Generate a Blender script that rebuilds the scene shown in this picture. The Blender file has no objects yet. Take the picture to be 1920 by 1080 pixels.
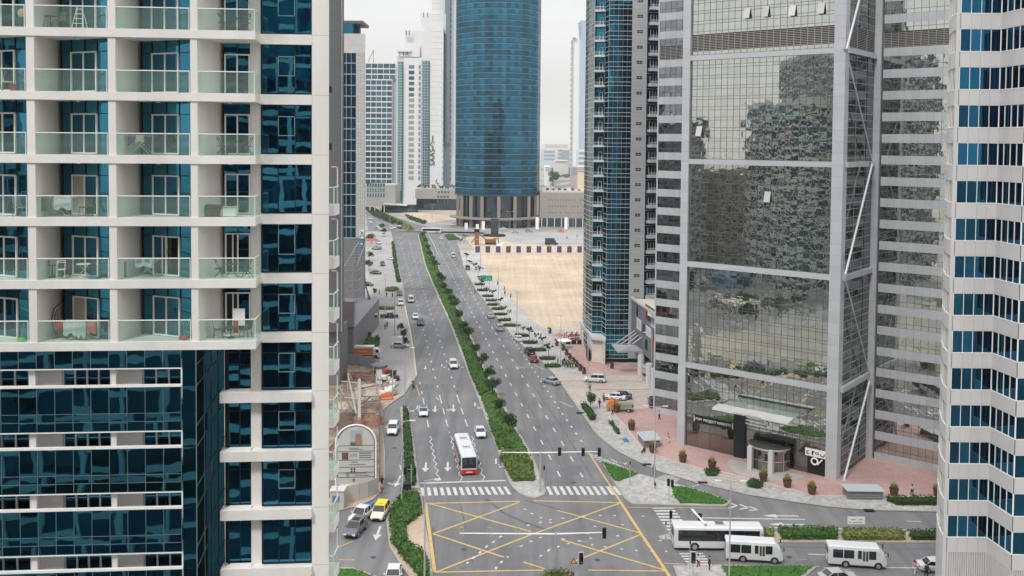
import bpy, math, random
from mathutils import Vector, Matrix
random.seed(7)
C = bpy.context.scene.collection
SC = bpy.context.scene
# ------------------------------------------------------------ camera
CH, FPX, PCX, PCY = 52.0, 1800.0, 960.0, 339.0
pitch, roll = math.radians(2.29), math.radians(0.47)
fwd = Vector((0, math.cos(pitch), -math.sin(pitch)))
rgt0 = Vector((1, 0, 0)); up0 = rgt0.cross(fwd)
rgt = rgt0 * math.cos(roll) + up0 * math.sin(roll)
up = rgt.cross(fwd)
cam = bpy.data.cameras.new("camera"); camo = bpy.data.objects.new("camera", cam); C.objects.link(camo)
cam.sensor_width = 36; cam.lens = 36 * FPX / 1920.0
cam.shift_x = 0; cam.shift_y = (PCY - 540) / 1920.0
cam.clip_start = 0.5; cam.clip_end = 30000
M = Matrix((rgt, up, -fwd)).transposed().to_4x4(); M.translation = (0, 0, CH)
camo.matrix_world = M
SC.camera = camo
SC.view_settings.view_transform = 'Standard'; SC.view_settings.look = 'None'
SC.view_settings.exposure = 0.0; SC.view_settings.gamma = 1.0
SC.cycles.max_bounces = 6; SC.cycles.glossy_bounces = 4; SC.cycles.transparent_max_bounces = 12
SC.cycles.diffuse_bounces = 3; SC.cycles.caustics_reflective = False; SC.cycles.caustics_refractive = False
CAMP = Vector((0, 0, CH))
def ray(px, py): return (fwd + rgt * ((px - PCX) / FPX) - up * ((py - PCY) / FPX))
def G(px, py, z=0.0):
    d = ray(px, py); t = (z - CH) / d.z; return CAMP + d * t
def AY(px, py, Y):
    d = ray(px, py); return CAMP + d * (Y / d.y)
# ------------------------------------------------------------ sky and sun
SUN_EL, SUN_AZ = math.radians(52), math.radians(205)   # azimuth clockwise from +Y
w = bpy.data.worlds.new("World"); SC.world = w; w.use_nodes = True
nt = w.node_tree; nt.nodes.clear()
def N(nt, t, **k):
    n = nt.nodes.new(t)
    for a, b in k.items(): setattr(n, a, b)
    return n
wo = N(nt, 'ShaderNodeOutputWorld'); bg = N(nt, 'ShaderNodeBackground'); bg.inputs[1].default_value = 0.1
sky = N(nt, 'ShaderNodeTexSky'); sky.sky_type = 'NISHITA'; sky.sun_disc = False
sky.sun_elevation = SUN_EL; sky.sun_rotation = SUN_AZ; sky.dust_density = 4; sky.air_density = 1
tc = N(nt, 'ShaderNodeTexCoord'); sep = N(nt, 'ShaderNodeSeparateXYZ'); rp = N(nt, 'ShaderNodeValToRGB')
nt.links.new(tc.outputs['Generated'], sep.inputs[0]); nt.links.new(sep.outputs[2], rp.inputs[0])
el = rp.color_ramp.elements
el[0].position = 0.0; el[0].color = (0.80, 0.775, 0.745, 1)
el[1].position = 1.0; el[1].color = (1.80, 1.84, 1.90, 1)
e = el.new(0.06); e.color = (0.86, 0.855, 0.84, 1)
e = el.new(0.30); e.color = (1.06, 1.075, 1.09, 1)
no = N(nt, 'ShaderNodeTexNoise'); no.inputs['Scale'].default_value = 3.0; no.inputs['Detail'].default_value = 6
mp = N(nt, 'ShaderNodeMapping'); mp.inputs['Scale'].default_value = (1, 1, 4)
nt.links.new(tc.outputs['Generated'], mp.inputs[0]); nt.links.new(mp.outputs[0], no.inputs[0])
mr = N(nt, 'ShaderNodeMapRange'); mr.inputs[3].default_value = 8.2; mr.inputs[4].default_value = 11.8
nt.links.new(no.outputs[0], mr.inputs[0])
sc_ = N(nt, 'ShaderNodeVectorMath', operation='SCALE'); nt.links.new(rp.outputs[0], sc_.inputs[0]); nt.links.new(mr.outputs[0], sc_.inputs['Scale'])
mx = N(nt, 'ShaderNodeMixRGB'); mx.inputs[0].default_value = 0.94
nt.links.new(sky.outputs[0], mx.inputs[1]); nt.links.new(sc_.outputs[0], mx.inputs[2])
nt.links.new(mx.outputs[0], bg.inputs[0]); nt.links.new(bg.outputs[0], wo.inputs[0])
sl = bpy.data.lights.new("sun", 'SUN'); sl.energy = 1.9; sl.angle = math.radians(10); sl.color = (1, 0.975, 0.94)
so = bpy.data.objects.new("sun", sl); C.objects.link(so)
sd = Vector((math.sin(SUN_AZ) * math.cos(SUN_EL), math.cos(SUN_AZ) * math.cos(SUN_EL), math.sin(SUN_EL)))
so.rotation_euler = sd.to_track_quat('Z', 'Y').to_euler()
# ------------------------------------------------------------ materials
def lin(c):
    if isinstance(c, str):
        c = c.lstrip('#'); c = [int(c[i:i + 2], 16) / 255 for i in (0, 2, 4)]
        c = [x / 12.92 if x <= .04045 else ((x + .055) / 1.055) ** 2.4 for x in c]
    return (c[0], c[1], c[2], 1)
_m = {}
def newmat(name):
    m = bpy.data.materials.new(name); m.use_nodes = True; t = m.node_tree; t.nodes.clear()
    o = N(t, 'ShaderNodeOutputMaterial'); return m, t, o
def mat(name, col, rough=0.6, metal=0.0, var=0.12, scale=0.6, bump=0.0, bscale=8.0, streak=0, rnd=0.0, spec=0.4, joints=None):
    """painted / mineral surface with broad soiling and fine grain"""
    if name in _m: return _m[name]
    m, t, o = newmat(name); col = lin(col)
    p = N(t, 'ShaderNodeBsdfPrincipled'); p.inputs['Roughness'].default_value = rough; p.inputs['Metallic'].default_value = metal
    p.inputs['Specular IOR Level'].default_value = spec
    tc = N(t, 'ShaderNodeTexCoord'); geo = N(t, 'ShaderNodeNewGeometry')
    mp = N(t, 'ShaderNodeMapping'); mp.inputs['Scale'].default_value = (scale, scale, scale * (0.15 if streak else 1))
    t.links.new(geo.outputs['Position'] if streak else tc.outputs['Object'], mp.inputs[0])
    n1 = N(t, 'ShaderNodeTexNoise'); n1.inputs['Scale'].default_value = 1.0; n1.inputs['Detail'].default_value = 7; n1.inputs['Roughness'].default_value = .65
    t.links.new(mp.outputs[0], n1.inputs[0])
    r = N(t, 'ShaderNodeMapRange'); r.inputs[1].default_value = .3; r.inputs[2].default_value = .7
    r.inputs[3].default_value = 1 - var; r.inputs[4].default_value = 1 + var * .6
    t.links.new(n1.outputs[0], r.inputs[0]); last = r.outputs[0]
    if rnd:
        a = N(t, 'ShaderNodeAttribute', attribute_name='rnd'); r2 = N(t, 'ShaderNodeMapRange'); r2.inputs[3].default_value = 1 - rnd; r2.inputs[4].default_value = 1 + rnd
        t.links.new(a.outputs['Fac'], r2.inputs[0]); mm = N(t, 'ShaderNodeMath', operation='MULTIPLY')
        t.links.new(last, mm.inputs[0]); t.links.new(r2.outputs[0], mm.inputs[1]); last = mm.outputs[0]
    s = N(t, 'ShaderNodeVectorMath', operation='SCALE'); s.inputs[0].default_value = col[:3]; t.links.new(last, s.inputs['Scale'])
    t.links.new(s.outputs[0], p.inputs['Base Color'])
    if bump:
        n2 = N(t, 'ShaderNodeTexNoise'); n2.inputs['Scale'].default_value = bscale; n2.inputs['Detail'].default_value = 4
        t.links.new(tc.outputs['Object'], n2.inputs[0]); b = N(t, 'ShaderNodeBump'); b.inputs['Strength'].default_value = bump; b.inputs['Distance'].default_value = .05
        t.links.new(n2.outputs[0], b.inputs['Height']); t.links.new(b.outputs[0], p.inputs['Normal'])
    t.links.new(p.outputs[0], o.inputs[0]); _m[name] = m; return m
def glass(name, tint, inner, refl=0.8, wob=0.012, wscale=0.5, rough=0.015, ivar=0.7, tvar=0.25):
    """coated facade glass: tinted mirror over a dim interior; slightly wavy sheets"""
    if name in _m: return _m[name]
    m, t, o = newmat(name); tint = lin(tint); inner = lin(inner)
    a = N(t, 'ShaderNodeAttribute', attribute_name='rnd'); geo = N(t, 'ShaderNodeNewGeometry')
    r = N(t, 'ShaderNodeMapRange'); r.inputs[3].default_value = 1 - ivar; r.inputs[4].default_value = 1 + 2 * ivar; t.links.new(a.outputs['Fac'], r.inputs[0])
    s = N(t, 'ShaderNodeVectorMath', operation='SCALE'); s.inputs[0].default_value = inner[:3]; t.links.new(r.outputs[0], s.inputs['Scale'])
    d = N(t, 'ShaderNodeBsdfDiffuse'); t.links.new(s.outputs[0], d.inputs[0])
    g = N(t, 'ShaderNodeBsdfGlossy'); g.inputs['Roughness'].default_value = rough
    r2 = N(t, 'ShaderNodeMapRange'); r2.inputs[3].default_value = 1 - tvar; r2.inputs[4].default_value = 1.0; t.links.new(a.outputs['Fac'], r2.inputs[0])
    s2 = N(t, 'ShaderNodeVectorMath', operation='SCALE'); s2.inputs[0].default_value = tint[:3]; t.links.new(r2.outputs[0], s2.inputs['Scale'])
    t.links.new(s2.outputs[0], g.inputs[0])
    n = N(t, 'ShaderNodeTexNoise'); n.inputs['Scale'].default_value = wscale; n.inputs['Detail'].default_value = 2
    t.links.new(geo.outputs['Position'], n.inputs[0])
    b = N(t, 'ShaderNodeBump'); b.inputs['Strength'].default_value = 1.0; b.inputs['Distance'].default_value = wob / wscale
    t.links.new(n.outputs[0], b.inputs['Height']); t.links.new(b.outputs[0], g.inputs['Normal'])
    lw = N(t, 'ShaderNodeLayerWeight'); lw.inputs[0].default_value = 0.25
    r3 = N(t, 'ShaderNodeMapRange'); r3.inputs[3].default_value = refl; r3.inputs[4].default_value = 1.0; t.links.new(lw.outputs['Fresnel'], r3.inputs[0])
    x = N(t, 'ShaderNodeMixShader'); t.links.new(r3.outputs[0], x.inputs[0]); t.links.new(d.outputs[0], x.inputs[1]); t.links.new(g.outputs[0], x.inputs[2])
    t.links.new(x.outputs[0], o.inputs[0]); _m[name] = m; return m
def clear_glass(name, col, trans=0.78, gl=0.1):
    if name in _m: return _m[name]
    m, t, o = newmat(name)
    tr = N(t, 'ShaderNodeBsdfTransparent'); tr.inputs[0].default_value = (.9, .98, .95, 1)
    d = N(t, 'ShaderNodeBsdfDiffuse'); d.inputs[0].default_value = lin(col)
    g = N(t, 'ShaderNodeBsdfGlossy'); g.inputs['Roughness'].default_value = .03
    x = N(t, 'ShaderNodeMixShader'); x.inputs[0].default_value = gl; t.links.new(d.outputs[0], x.inputs[1]); t.links.new(g.outputs[0], x.inputs[2])
    y = N(t, 'ShaderNodeMixShader'); y.inputs[0].default_value = trans; t.links.new(x.outputs[0], y.inputs[1]); t.links.new(tr.outputs[0], y.inputs[2])
    t.links.new(y.outputs[0], o.inputs[0]); _m[name] = m; return m
# ------------------------------------------------------------ mesh builder
ORG = {}
class MB:
    def __init__(s): s.v = []; s.f = []; s.r = []
    def face(s, pts, r=None):
        i = len(s.v); s.v += [tuple(p) for p in pts]; s.f.append(tuple(range(i, i + len(pts)))); s.r.append(random.random() if r is None else r)
    def hexa(s, a, r=None):      # a: 4 bottom + 4 top points, same order
        r = random.random() if r is None else r; i = len(s.v); s.v += [tuple(p) for p in a]
        for q in ((0, 3, 2, 1), (4, 5, 6, 7), (0, 1, 5, 4), (1, 2, 6, 5), (2, 3, 7, 6), (3, 0, 4, 7)):
            s.f.append(tuple(i + k for k in q)); s.r.append(r)
    def box(s, x0, x1, y0, y1, z0, z1, r=None):
        s.hexa([(x0, y0, z0), (x1, y0, z0), (x1, y1, z0), (x0, y1, z0), (x0, y0, z1), (x1, y0, z1), (x1, y1, z1), (x0, y1, z1)], r)
    def fbox(s, F, u0, u1, v0, v1, w0, w1, r=None):
        P = F.p; s.hexa([P(u0, v0, w1), P(u1, v0, w1), P(u1, v0, w0), P(u0, v0, w0), P(u0, v1, w1), P(u1, v1, w1), P(u1, v1, w0), P(u0, v1, w0)], r)
    def fpane(s, F, u0, u1, v0, v1, w, tilt=0.004, r=None):
        a, b = random.gauss(0, tilt), random.gauss(0, tilt); du, dv = (u1 - u0) / 2, (v1 - v0) / 2; P = F.p
        s.face([P(u0, v0, w - a * du - b * dv), P(u1, v0, w + a * du - b * dv), P(u1, v1, w + a * du + b * dv), P(u0, v1, w - a * du + b * dv)], r)
    def prism(s, pts, z0, z1, r=None, side=True, bot=False):
        r = random.random() if r is None else r; n = len(pts)
        ar = sum(pts[i][0] * pts[(i + 1) % n][1] - pts[(i + 1) % n][0] * pts[i][1] for i in range(n))
        if ar < 0: pts = list(reversed(pts))
        s.face([(p[0], p[1], z1) for p in pts], r)
        if bot: s.face([(p[0], p[1], z0) for p in reversed(pts)], r)
        if side:
            for i in range(n):
                p, q = pts[i], pts[(i + 1) % n]; s.face([(p[0], p[1], z0), (q[0], q[1], z0), (q[0], q[1], z1), (p[0], p[1], z1)], r)
    def tube(s, p, q, r0, r1=None, n=8, cap=True):
        p = Vector(p); q = Vector(q); r1 = r0 if r1 is None else r1; d = (q - p).normalized()
        a = d.orthogonal().normalized(); b = d.cross(a); i = len(s.v); rr = random.random()
        for c, rad in ((p, r0), (q, r1)):
            for k in range(n):
                t = 2 * math.pi * k / n; s.v.append(tuple(c + (a * math.cos(t) + b * math.sin(t)) * rad))
        for k in range(n): s.f.append((i + k, i + (k + 1) % n, i + n + (k + 1) % n, i + n + k)); s.r.append(rr)
        if cap: s.f.append(tuple(i + k for k in reversed(range(n)))); s.f.append(tuple(i + n + k for k in range(n))); s.r += [rr, rr]
    def path(s, pts, r, n=6):
        for a, b in zip(pts[:-1], pts[1:]): s.tube(a, b, r, n=n)
    def lathe(s, prof, c=(0, 0, 0), n=16, sx=1, sy=1):
        i = len(s.v); rr = random.random()
        for (r, z) in prof:
            for k in range(n):
                t = 2 * math.pi * k / n; s.v.append((c[0] + r * math.cos(t) * sx, c[1] + r * math.sin(t) * sy, c[2] + z))
        for j in range(len(prof) - 1):
            for k in range(n): s.f.append((i + j * n + k, i + j * n + (k + 1) % n, i + (j + 1) * n + (k + 1) % n, i + (j + 1) * n + k)); s.r.append(rr)
        s.f.append(tuple(i + k for k in reversed(range(n)))); s.f.append(tuple(i + (len(prof) - 1) * n + k for k in range(n))); s.r += [rr, rr]
    def loft(s, secs, close=True):
        i = len(s.v); n = len(secs[0]); rr = random.random()
        for q in secs: s.v += [tuple(p) for p in q]
        for j in range(len(secs) - 1):
            for k in range(n): s.f.append((i + j * n + k, i + j * n + (k + 1) % n, i + (j + 1) * n + (k + 1) % n, i + (j + 1) * n + k)); s.r.append(rr)
        if close: s.f.append(tuple(i + k for k in reversed(range(n)))); s.f.append(tuple(i + (len(secs) - 1) * n + k for k in range(n))); s.r += [rr, rr]
    def build(s, name, m, parent=None, smooth=False, bevel=0, label=None, kind=None):
        me = bpy.data.meshes.new(name); og = Vector((0, 0, 0))
        if parent is not None: og = ORG.get(parent.name, og)
        me.from_pydata([(x - og.x, y - og.y, z - og.z) for x, y, z in s.v], [], s.f); me.materials.append(m)
        at = me.attributes.new('rnd', 'FLOAT', 'FACE'); at.data.foreach_set('value', s.r)
        if smooth: me.polygons.foreach_set('use_smooth', [True] * len(me.polygons))
        o = bpy.data.objects.new(name, me); C.objects.link(o)
        if parent is not None: o.parent = parent; ORG[o.name] = og
        if bevel:
            b = o.modifiers.new('bevel', 'BEVEL'); b.width = bevel; b.segments = 2; b.limit_method = 'ANGLE'
        if label: o['label'] = label
        if kind: o['kind'] = kind
        return o
class Fr:   # facade frame: u along the wall, v up, w outwards
    def __init__(s, o, ang=None, q=None):
        s.o = Vector((o[0], o[1], 0))
        if q is not None: s.e = (Vector((q[0], q[1], 0)) - s.o); s.L = s.e.length; s.e.normalize()
        else: s.e = Vector((math.cos(ang), math.sin(ang), 0))
        s.n = Vector((s.e.y, -s.e.x, 0))
    def p(s, u, v, w=0.0): return s.o + s.e * u + s.n * w + Vector((0, 0, v))
    def U(s, px, py, w=0.0):
        d = ray(px, py); q = s.o + s.n * w; t = (q - CAMP).dot(s.n) / d.dot(s.n); h = CAMP + d * t
        return (h - s.o).dot(s.e), h.z
def tag(o, label, cat, group=None):
    o['label'] = label; o['category'] = cat
    if group: o['group'] = group
    return o
def thing(name, label, cat, loc=(0, 0, 0), rot=0, group=None, world=False):
    """Empty at the thing's base; world=True: its parts are given in world coordinates"""
    o = bpy.data.objects.new(name, None); C.objects.link(o); o.location = loc; o.rotation_euler = (0, 0, rot); o.empty_display_size = .5
    tag(o, label, cat, group)
    if world: ORG[o.name] = Vector(loc)
    return o
def struct(o): o['kind'] = 'structure'; return o
def copy_tree(o, parent=None):
    c = o.copy(); C.objects.link(c)
    if parent is not None: c.parent = parent
    for ch in list(o.children): copy_tree(ch, c)
    return c
def text(name, s, size, m, parent, loc, ex, ey, ext=0.01, align='CENTER'):
    """raised lettering: ex = reading direction, ey = up"""
    cu = bpy.data.curves.new(name, 'FONT'); cu.body = s; cu.size = size; cu.extrude = ext; cu.align_x = align; cu.align_y = 'CENTER'
    tmp = bpy.data.objects.new(name, cu); me = bpy.data.meshes.new_from_object(tmp); bpy.data.objects.remove(tmp)
    me.materials.clear(); me.materials.append(m); o = bpy.data.objects.new(name, me); C.objects.link(o)
    ex = Vector(ex).normalized(); ey = Vector(ey).normalized(); ez = ex.cross(ey)
    og = ORG.get(parent.name, Vector((0, 0, 0))) if parent is not None else Vector((0, 0, 0))
    mt = Matrix((ex, ey, ez)).transposed().to_4x4(); mt.translation = Vector(loc) - og
    o.parent = parent; o.matrix_local = mt; return o
ORD = ['first', 'second', 'third', 'fourth', 'fifth', 'sixth', 'seventh', 'eighth', 'ninth', 'tenth', 'eleventh', 'twelfth', 'thirteenth', 'fourteenth', 'fifteenth', 'sixteenth', 'seventeenth', 'eighteenth', 'nineteenth', 'twentieth', 'twenty-first', 'twenty-second', 'twenty-third', 'twenty-fourth', 'twenty-fifth', 'twenty-sixth', 'twenty-seventh', 'twenty-eighth', 'twenty-ninth', 'thirtieth']
# ------------------------------------------------------------ palette
WHITE = mat('white_render', 'E7E3DE', .75, var=.14, scale=.35, streak=1)
WALLW = mat('balcony_wall', 'DFDBD6', .8, var=.05)
FRAMEW = mat('white_frame', 'F1EFEA', .4, var=.03)
DARKF = mat('dark_frame', '16202A', .4, var=.1)
GLB = glass('teal_glass', (.055, .27, .40), (.002, .014, .022), refl=.9, wob=.0024, wscale=.5, ivar=.8)
GLD = glass('door_glass', (.05, .20, .30), (.002, .010, .016), refl=.85, wob=.004, wscale=.5)
GLP = glass('parapet_glass', (.045, .20, .28), (.002, .012, .018), refl=.92, wob=.0035, wscale=.4)
RAILG = clear_glass('railing_glass', (.52, .62, .56), .89, .22)
ANTH = mat('anthracite_panel', '5C5E63', .55, var=.06, scale=.2)
PALE = mat('pale_panel', 'C4C2C2', .5, var=.05, rnd=.04, scale=.3)
SILV = mat('silver_panel', 'B4B6BA', .45, metal=.0, var=.05, rnd=.05, scale=.3)
METAL = mat('brushed_metal', 'B9BCC0', .35, metal=.6, var=.05)
BLACK = mat('black_paint', '0C0D0F', .4)
JOINT = mat('panel_joint', '6E6C6A', .8)
JOINTL = mat('render_joint', 'B5AAA0', .8)
# ------------------------------------------------------------ left apartment building
AB = thing('apartment_building', 'white balcony apartment tower with teal glass filling the left third', 'building', (-20, 60, 0), world=True)
fr = Fr((-12.16, 51.5), math.radians(4.9))
def FZ(k): return 57.6 - 3.2 * k
def UU(px, py=300, w=0.0): return fr.U(px, py, w)[0]
uL = UU(-60, 300, 2)
W = MB(); J = MB()
bays = [(-100, -36, 50), (65, 116, 203), (217, 266, 357)]
# piers in front of the balconies, one box each with the thick return wall behind
def P2(F, u, w): q = F.p(u, 0, w); return (q.x, q.y)
for (a, b, c, d) in ((50, 65, 50, 116), (203, 217, 203, 266), (357, 370, 357, 418)):
    ua, ub = UU(a, 300, 2), UU(b, 300, 2); uc = UU(c, 300, .9); ud = UU(d, 300, -.6)
    W.prism([P2(fr, ua, 1.94), P2(fr, ub, 1.94), P2(fr, ud, -.6), P2(fr, ud, -1.6), P2(fr, uc, -1.6), P2(fr, uc, .8)], FZ(5) - .3, FZ(-2.6))
# column between last balcony and the window column, and the corner pier
W.prism([P2(fr, UU(468), -.2), P2(fr, UU(488), -.2), P2(fr, UU(488), -1), P2(fr, UU(468), -1)], 0, FZ(-2.6))
pr = fr.p(UU(617), 0, .05); sdir = Vector((pr.x, pr.y, 0)).normalized(); pb = Vector((pr.x, pr.y, 0)) + sdir * 16 - Vector((.25, 0, 0))
W.prism([P2(fr, UU(585), .05), (pr.x, pr.y), (pb.x, pb.y), (pb.x - 6, pb.y), P2(fr, UU(585), -4)], 0, FZ(-2.6))
# slab edges
u50, u478 = UU(-100, 300, 2), UU(479, 300, 2)
for k in range(-2, 6):
    z1 = FZ(k); z0 = z1 - .43
    W.prism([P2(fr, u50, 2.0), P2(fr, u478, 2.0), P2(fr, UU(488), .12), P2(fr, UU(488), -2.4), P2(fr, u50, -2.4)], z0, z1, bot=True)
for k in range(-2, 15):
    z1 = FZ(k) + .06; a = UU(488) if k < 6 else UU(412, 800, .35)
    if k < 6: W.fbox(fr, UU(488), UU(585), z1 - .54, z1, -1, .10)
    else:
        W.prism([P2(fr, a, .35), P2(fr, UU(585), .35), P2(fr, UU(585), -1), P2(fr, UU(424), -1), P2(fr, a, -.6)], z1 - .54, z1, bot=True)
        W.face([fr.p(a, z1, .35), fr.p(UU(470), z1, .35), fr.p(UU(470), z1 + .12, -.15), fr.p(a + .45, z1 + .12, -.15)])
    J.fbox(fr, UU(586), UU(617), z1 - .03, z1 - .005, .04, .054)
W.build('concrete_frame', WHITE, AB); J.build('joint_lines', JOINTL, AB)
def window_unit(F, u0, u1, z0, z1, w, cuts, trans, sash=None, m=GLB, parent=AB, deep=.1):
    """one window: panes, dark mullions, an optional opening sash"""
    g = MB(); cs = [0] + list(cuts) + [1]; zt = z0 + (z1 - z0) * trans
    for i in range(len(cs) - 1):
        a, b = u0 + (u1 - u0) * cs[i], u0 + (u1 - u0) * cs[i + 1]; r = random.random()
        g.fpane(F, a, b, z0, zt, w, .006, r)
        if trans < 1: g.fpane(F, a, b, zt, z1, w, .006, r)
    o = g.build('window', m, parent); f = MB()
    for c in cuts: f.fbox(F, u0 + (u1 - u0) * c - .022, u0 + (u1 - u0) * c + .022, z0, z1, w, w + .05)
    if trans < 1: f.fbox(F, u0, u1, zt - .02, zt + .02, w, w + .045)
    for (a, b) in ((u0, u0 + .05), (u1 - .05, u1)): f.fbox(F, a, b, z0, z1, w, w + .055)
    f.fbox(F, u0, u1, z0, z0 + .05, w, w + .05); f.fbox(F, u0, u1, z1 - .05, z1, w, w + .05)
    f.build('frame', DARKF, o)
    if sash:
        a, b = u0 + (u1 - u0) * cuts[0], u0 + (u1 - u0) * cuts[-1]; s = MB(); y0, y1 = z0 + (z1 - z0) * sash, zt
        for (p, q, r_, t) in ((a, b, y0, y0 + .035), (a, b, y1 - .035, y1), (a, a + .03, y0, y1), (b - .03, b, y0, y1)): s.fbox(F, p, q, r_, t, w + .03, w + .075)
        s.build('sash', mat('sash_metal', '8C9CA0', .4), o)
    return o
for k in range(-1, 11):
    window_unit(fr, UU(489.5), UU(584), FZ(k) + .1, FZ(k - 1) - .47, -.18, (.33, .665), .76 if k != 4 else .99, sash=.36 if k not in (3, 9) else None)
for k in range(6, 11):
    window_unit(fr, UU(423.5), UU(469), FZ(k) + .1, FZ(k - 1) - .47, -.28, (.5,), .76)
k = 5; window_unit(fr, UU(421), UU(469), FZ(6) + .1, FZ(5) - .43, -.28, (.5,), .5)
def door_unit(F, L, f0, f1, z0, h, w, openp=None, curtain=False, parent=AB):
    u0, u1 = L * f0, L * f1; um = (u0 + u1) / 2; zt = z0 + h; t = .075
    fm = MB()
    for (a, b) in ((u0, u0 + t), (um - t / 2, um + t / 2), (u1 - t, u1)): fm.fbox(F, a, b, z0, zt, w, w + .09)
    fm.fbox(F, u0, u1, zt - t, zt, w, w + .085); fm.fbox(F, u0, u1, z0, z0 + t, w, w + .085)
    o = fm.build('door', FRAMEW, parent); g = MB()
    if openp == 'left': g.fpane(F, um, u1 - t, z0 + t, zt - t, w + .03, .004)
    elif openp == 'right': g.fpane(F, u0 + t, um, z0 + t, zt - t, w + .03, .004)
    else:
        g.fpane(F, u0 + t, um, z0 + t, zt - t, w + .03, .004); g.fpane(F, um, u1 - t, z0 + t, zt - t, w + .04, .004)
    g.build('pane', GLD, o)
    if openp:
        a, b = (u0 + t, um) if openp == 'left' else (um, u1 - t)
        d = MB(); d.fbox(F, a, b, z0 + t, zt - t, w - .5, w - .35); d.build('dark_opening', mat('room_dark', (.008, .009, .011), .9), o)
        s = MB(); s.fbox(F, (b if openp == 'left' else a) - .3, (b if openp == 'left' else a) - .23, z0 + t, zt - t, w + .01, w + .06); s.build('sliding_leaf', FRAMEW, o)
    if curtain:
        a, b = u0 + t, u0 + (um - u0) * .95; c = MB(); n = 9
        for i in range(n):
            p, q = a + (b - a) * i / n, a + (b - a) * (i + 1) / n; c.face([F.p(p, z0 + t, w + .05 + .03 * (i % 2)), F.p(q, z0 + t, w + .05 + .03 * ((i + 1) % 2)), F.p(q, zt - t, w + .05 + .03 * ((i + 1) % 2)), F.p(p, zt - t, w + .05 + .03 * (i % 2))])
        c.build('curtain', mat('curtain', 'B8AC9E', .9), o)
    return o
openings = {(2, 0): 'left', (4, 2): 'right', (4, 3): 'left', (5, 3): 'left', (1, 0): 'left'}
curt = {(3, 1), (5, 1)}
for k in range(-1, 6):
    z0 = FZ(k); z1 = FZ(k - 1) - .43
    for bi, (a, b, c) in enumerate(bays):
        pa = fr.p(UU(b, 300, -.2), 0, -.2); pc = fr.p(UU(c, 300, 1.3) + .02, 0, 1.3); F = Fr((pa.x, pa.y), q=(pc.x, pc.y)); L = F.L
        g = MB(); f = MB(); cs = [0, .23, .52, .78, 1]; zt = z0 + 2.12
        for i in range(4):
            r = random.random()
            if i in (0, 3): g.fpane(F, L * cs[i], L * cs[i + 1], z0 + .03, zt, 0, .005, r)
            g.fpane(F, L * cs[i], L * cs[i + 1], zt, z1, 0, .005, r)
        o = g.build('window', GLB, AB)
        for c_ in cs[1:-1]: f.fbox(F, L * c_ - .02, L * c_ + .02, zt, z1, 0, .04)
        f.fbox(F, 0, L, zt - .02, zt + .02, 0, .045); f.fbox(F, 0, .05, z0, z1, 0, .05); f.build('frame', DARKF, o)
        door_unit(F, L, .23, .78, z0 + .03, 2.1, 0.0, openings.get((k, bi)), (k, bi) in curt)
    # narrow bay beside the window column
    F = Fr(P2(fr, UU(418), -.3), q=P2(fr, UU(469), -.3)); L = F.L
    g = MB(); zt = z0 + 2.2
    g.fpane(F, 0, L * .5, zt, z1, 0); g.fpane(F, L * .5, L, zt, z1, 0); o = g.build('window', GLB, AB)
    f = MB(); f.fbox(F, L * .5 - .02, L * .5 + .02, zt, z1, 0, .04); f.fbox(F, 0, L, zt - .02, zt + .02, 0, .045); f.build('frame', DARKF, o)
    door_unit(F, L, .03, .97, z0 + .03, 2.17, 0.0, openings.get((k, 3)))
    # side walls finishing the recess behind
    # railings
    for bi, (a, c) in enumerate(((-100, 50), (65, 203), (217, 357), (370, 479))):
        ua, uc = UU(a, 300, 1.9) + .03, UU(c, 300, 1.9) - .03
        m = MB(); m.fbox(fr, ua, uc, z0 + .02, z0 + 1.08, 1.86, 1.88)
        if bi == 3: m.fbox(fr, uc - .02, uc, z0 + .02, z0 + 1.08, .2, 1.88)
        o = m.build('balcony_railing', RAILG, AB)
        h = MB(); h.fbox(fr, ua, uc, z0 + 1.08, z0 + 1.13, 1.84, 1.90); h.fbox(fr, ua, ua + .03, z0 + .02, z0 + 1.08, 1.85, 1.89); h.fbox(fr, uc - .03, uc, z0 + .02, z0 + 1.08, 1.85, 1.89)
        if bi == 3: h.fbox(fr, uc - .05, uc, z0 + 1.08, z0 + 1.13, .2, 1.84)
        h.build('handrail', METAL if False else FRAMEW, o)
        lt = MB(); lt.lathe([(.1, 0), (.1, -.05), (.06, -.06)], fr.p((ua + uc) / 2, z1 - .002, .9), 10); lt.build('ceiling_light', FRAMEW, AB)
# inner side walls (cream) where the recess meets the glass are part of the piers; backing wall
B = MB(); B.fbox(fr, UU(-120, 300, -1.7), UU(470), FZ(5) - .3, FZ(-2.6), -3, -1.65); B.build('back_wall', WALLW, AB)
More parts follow.
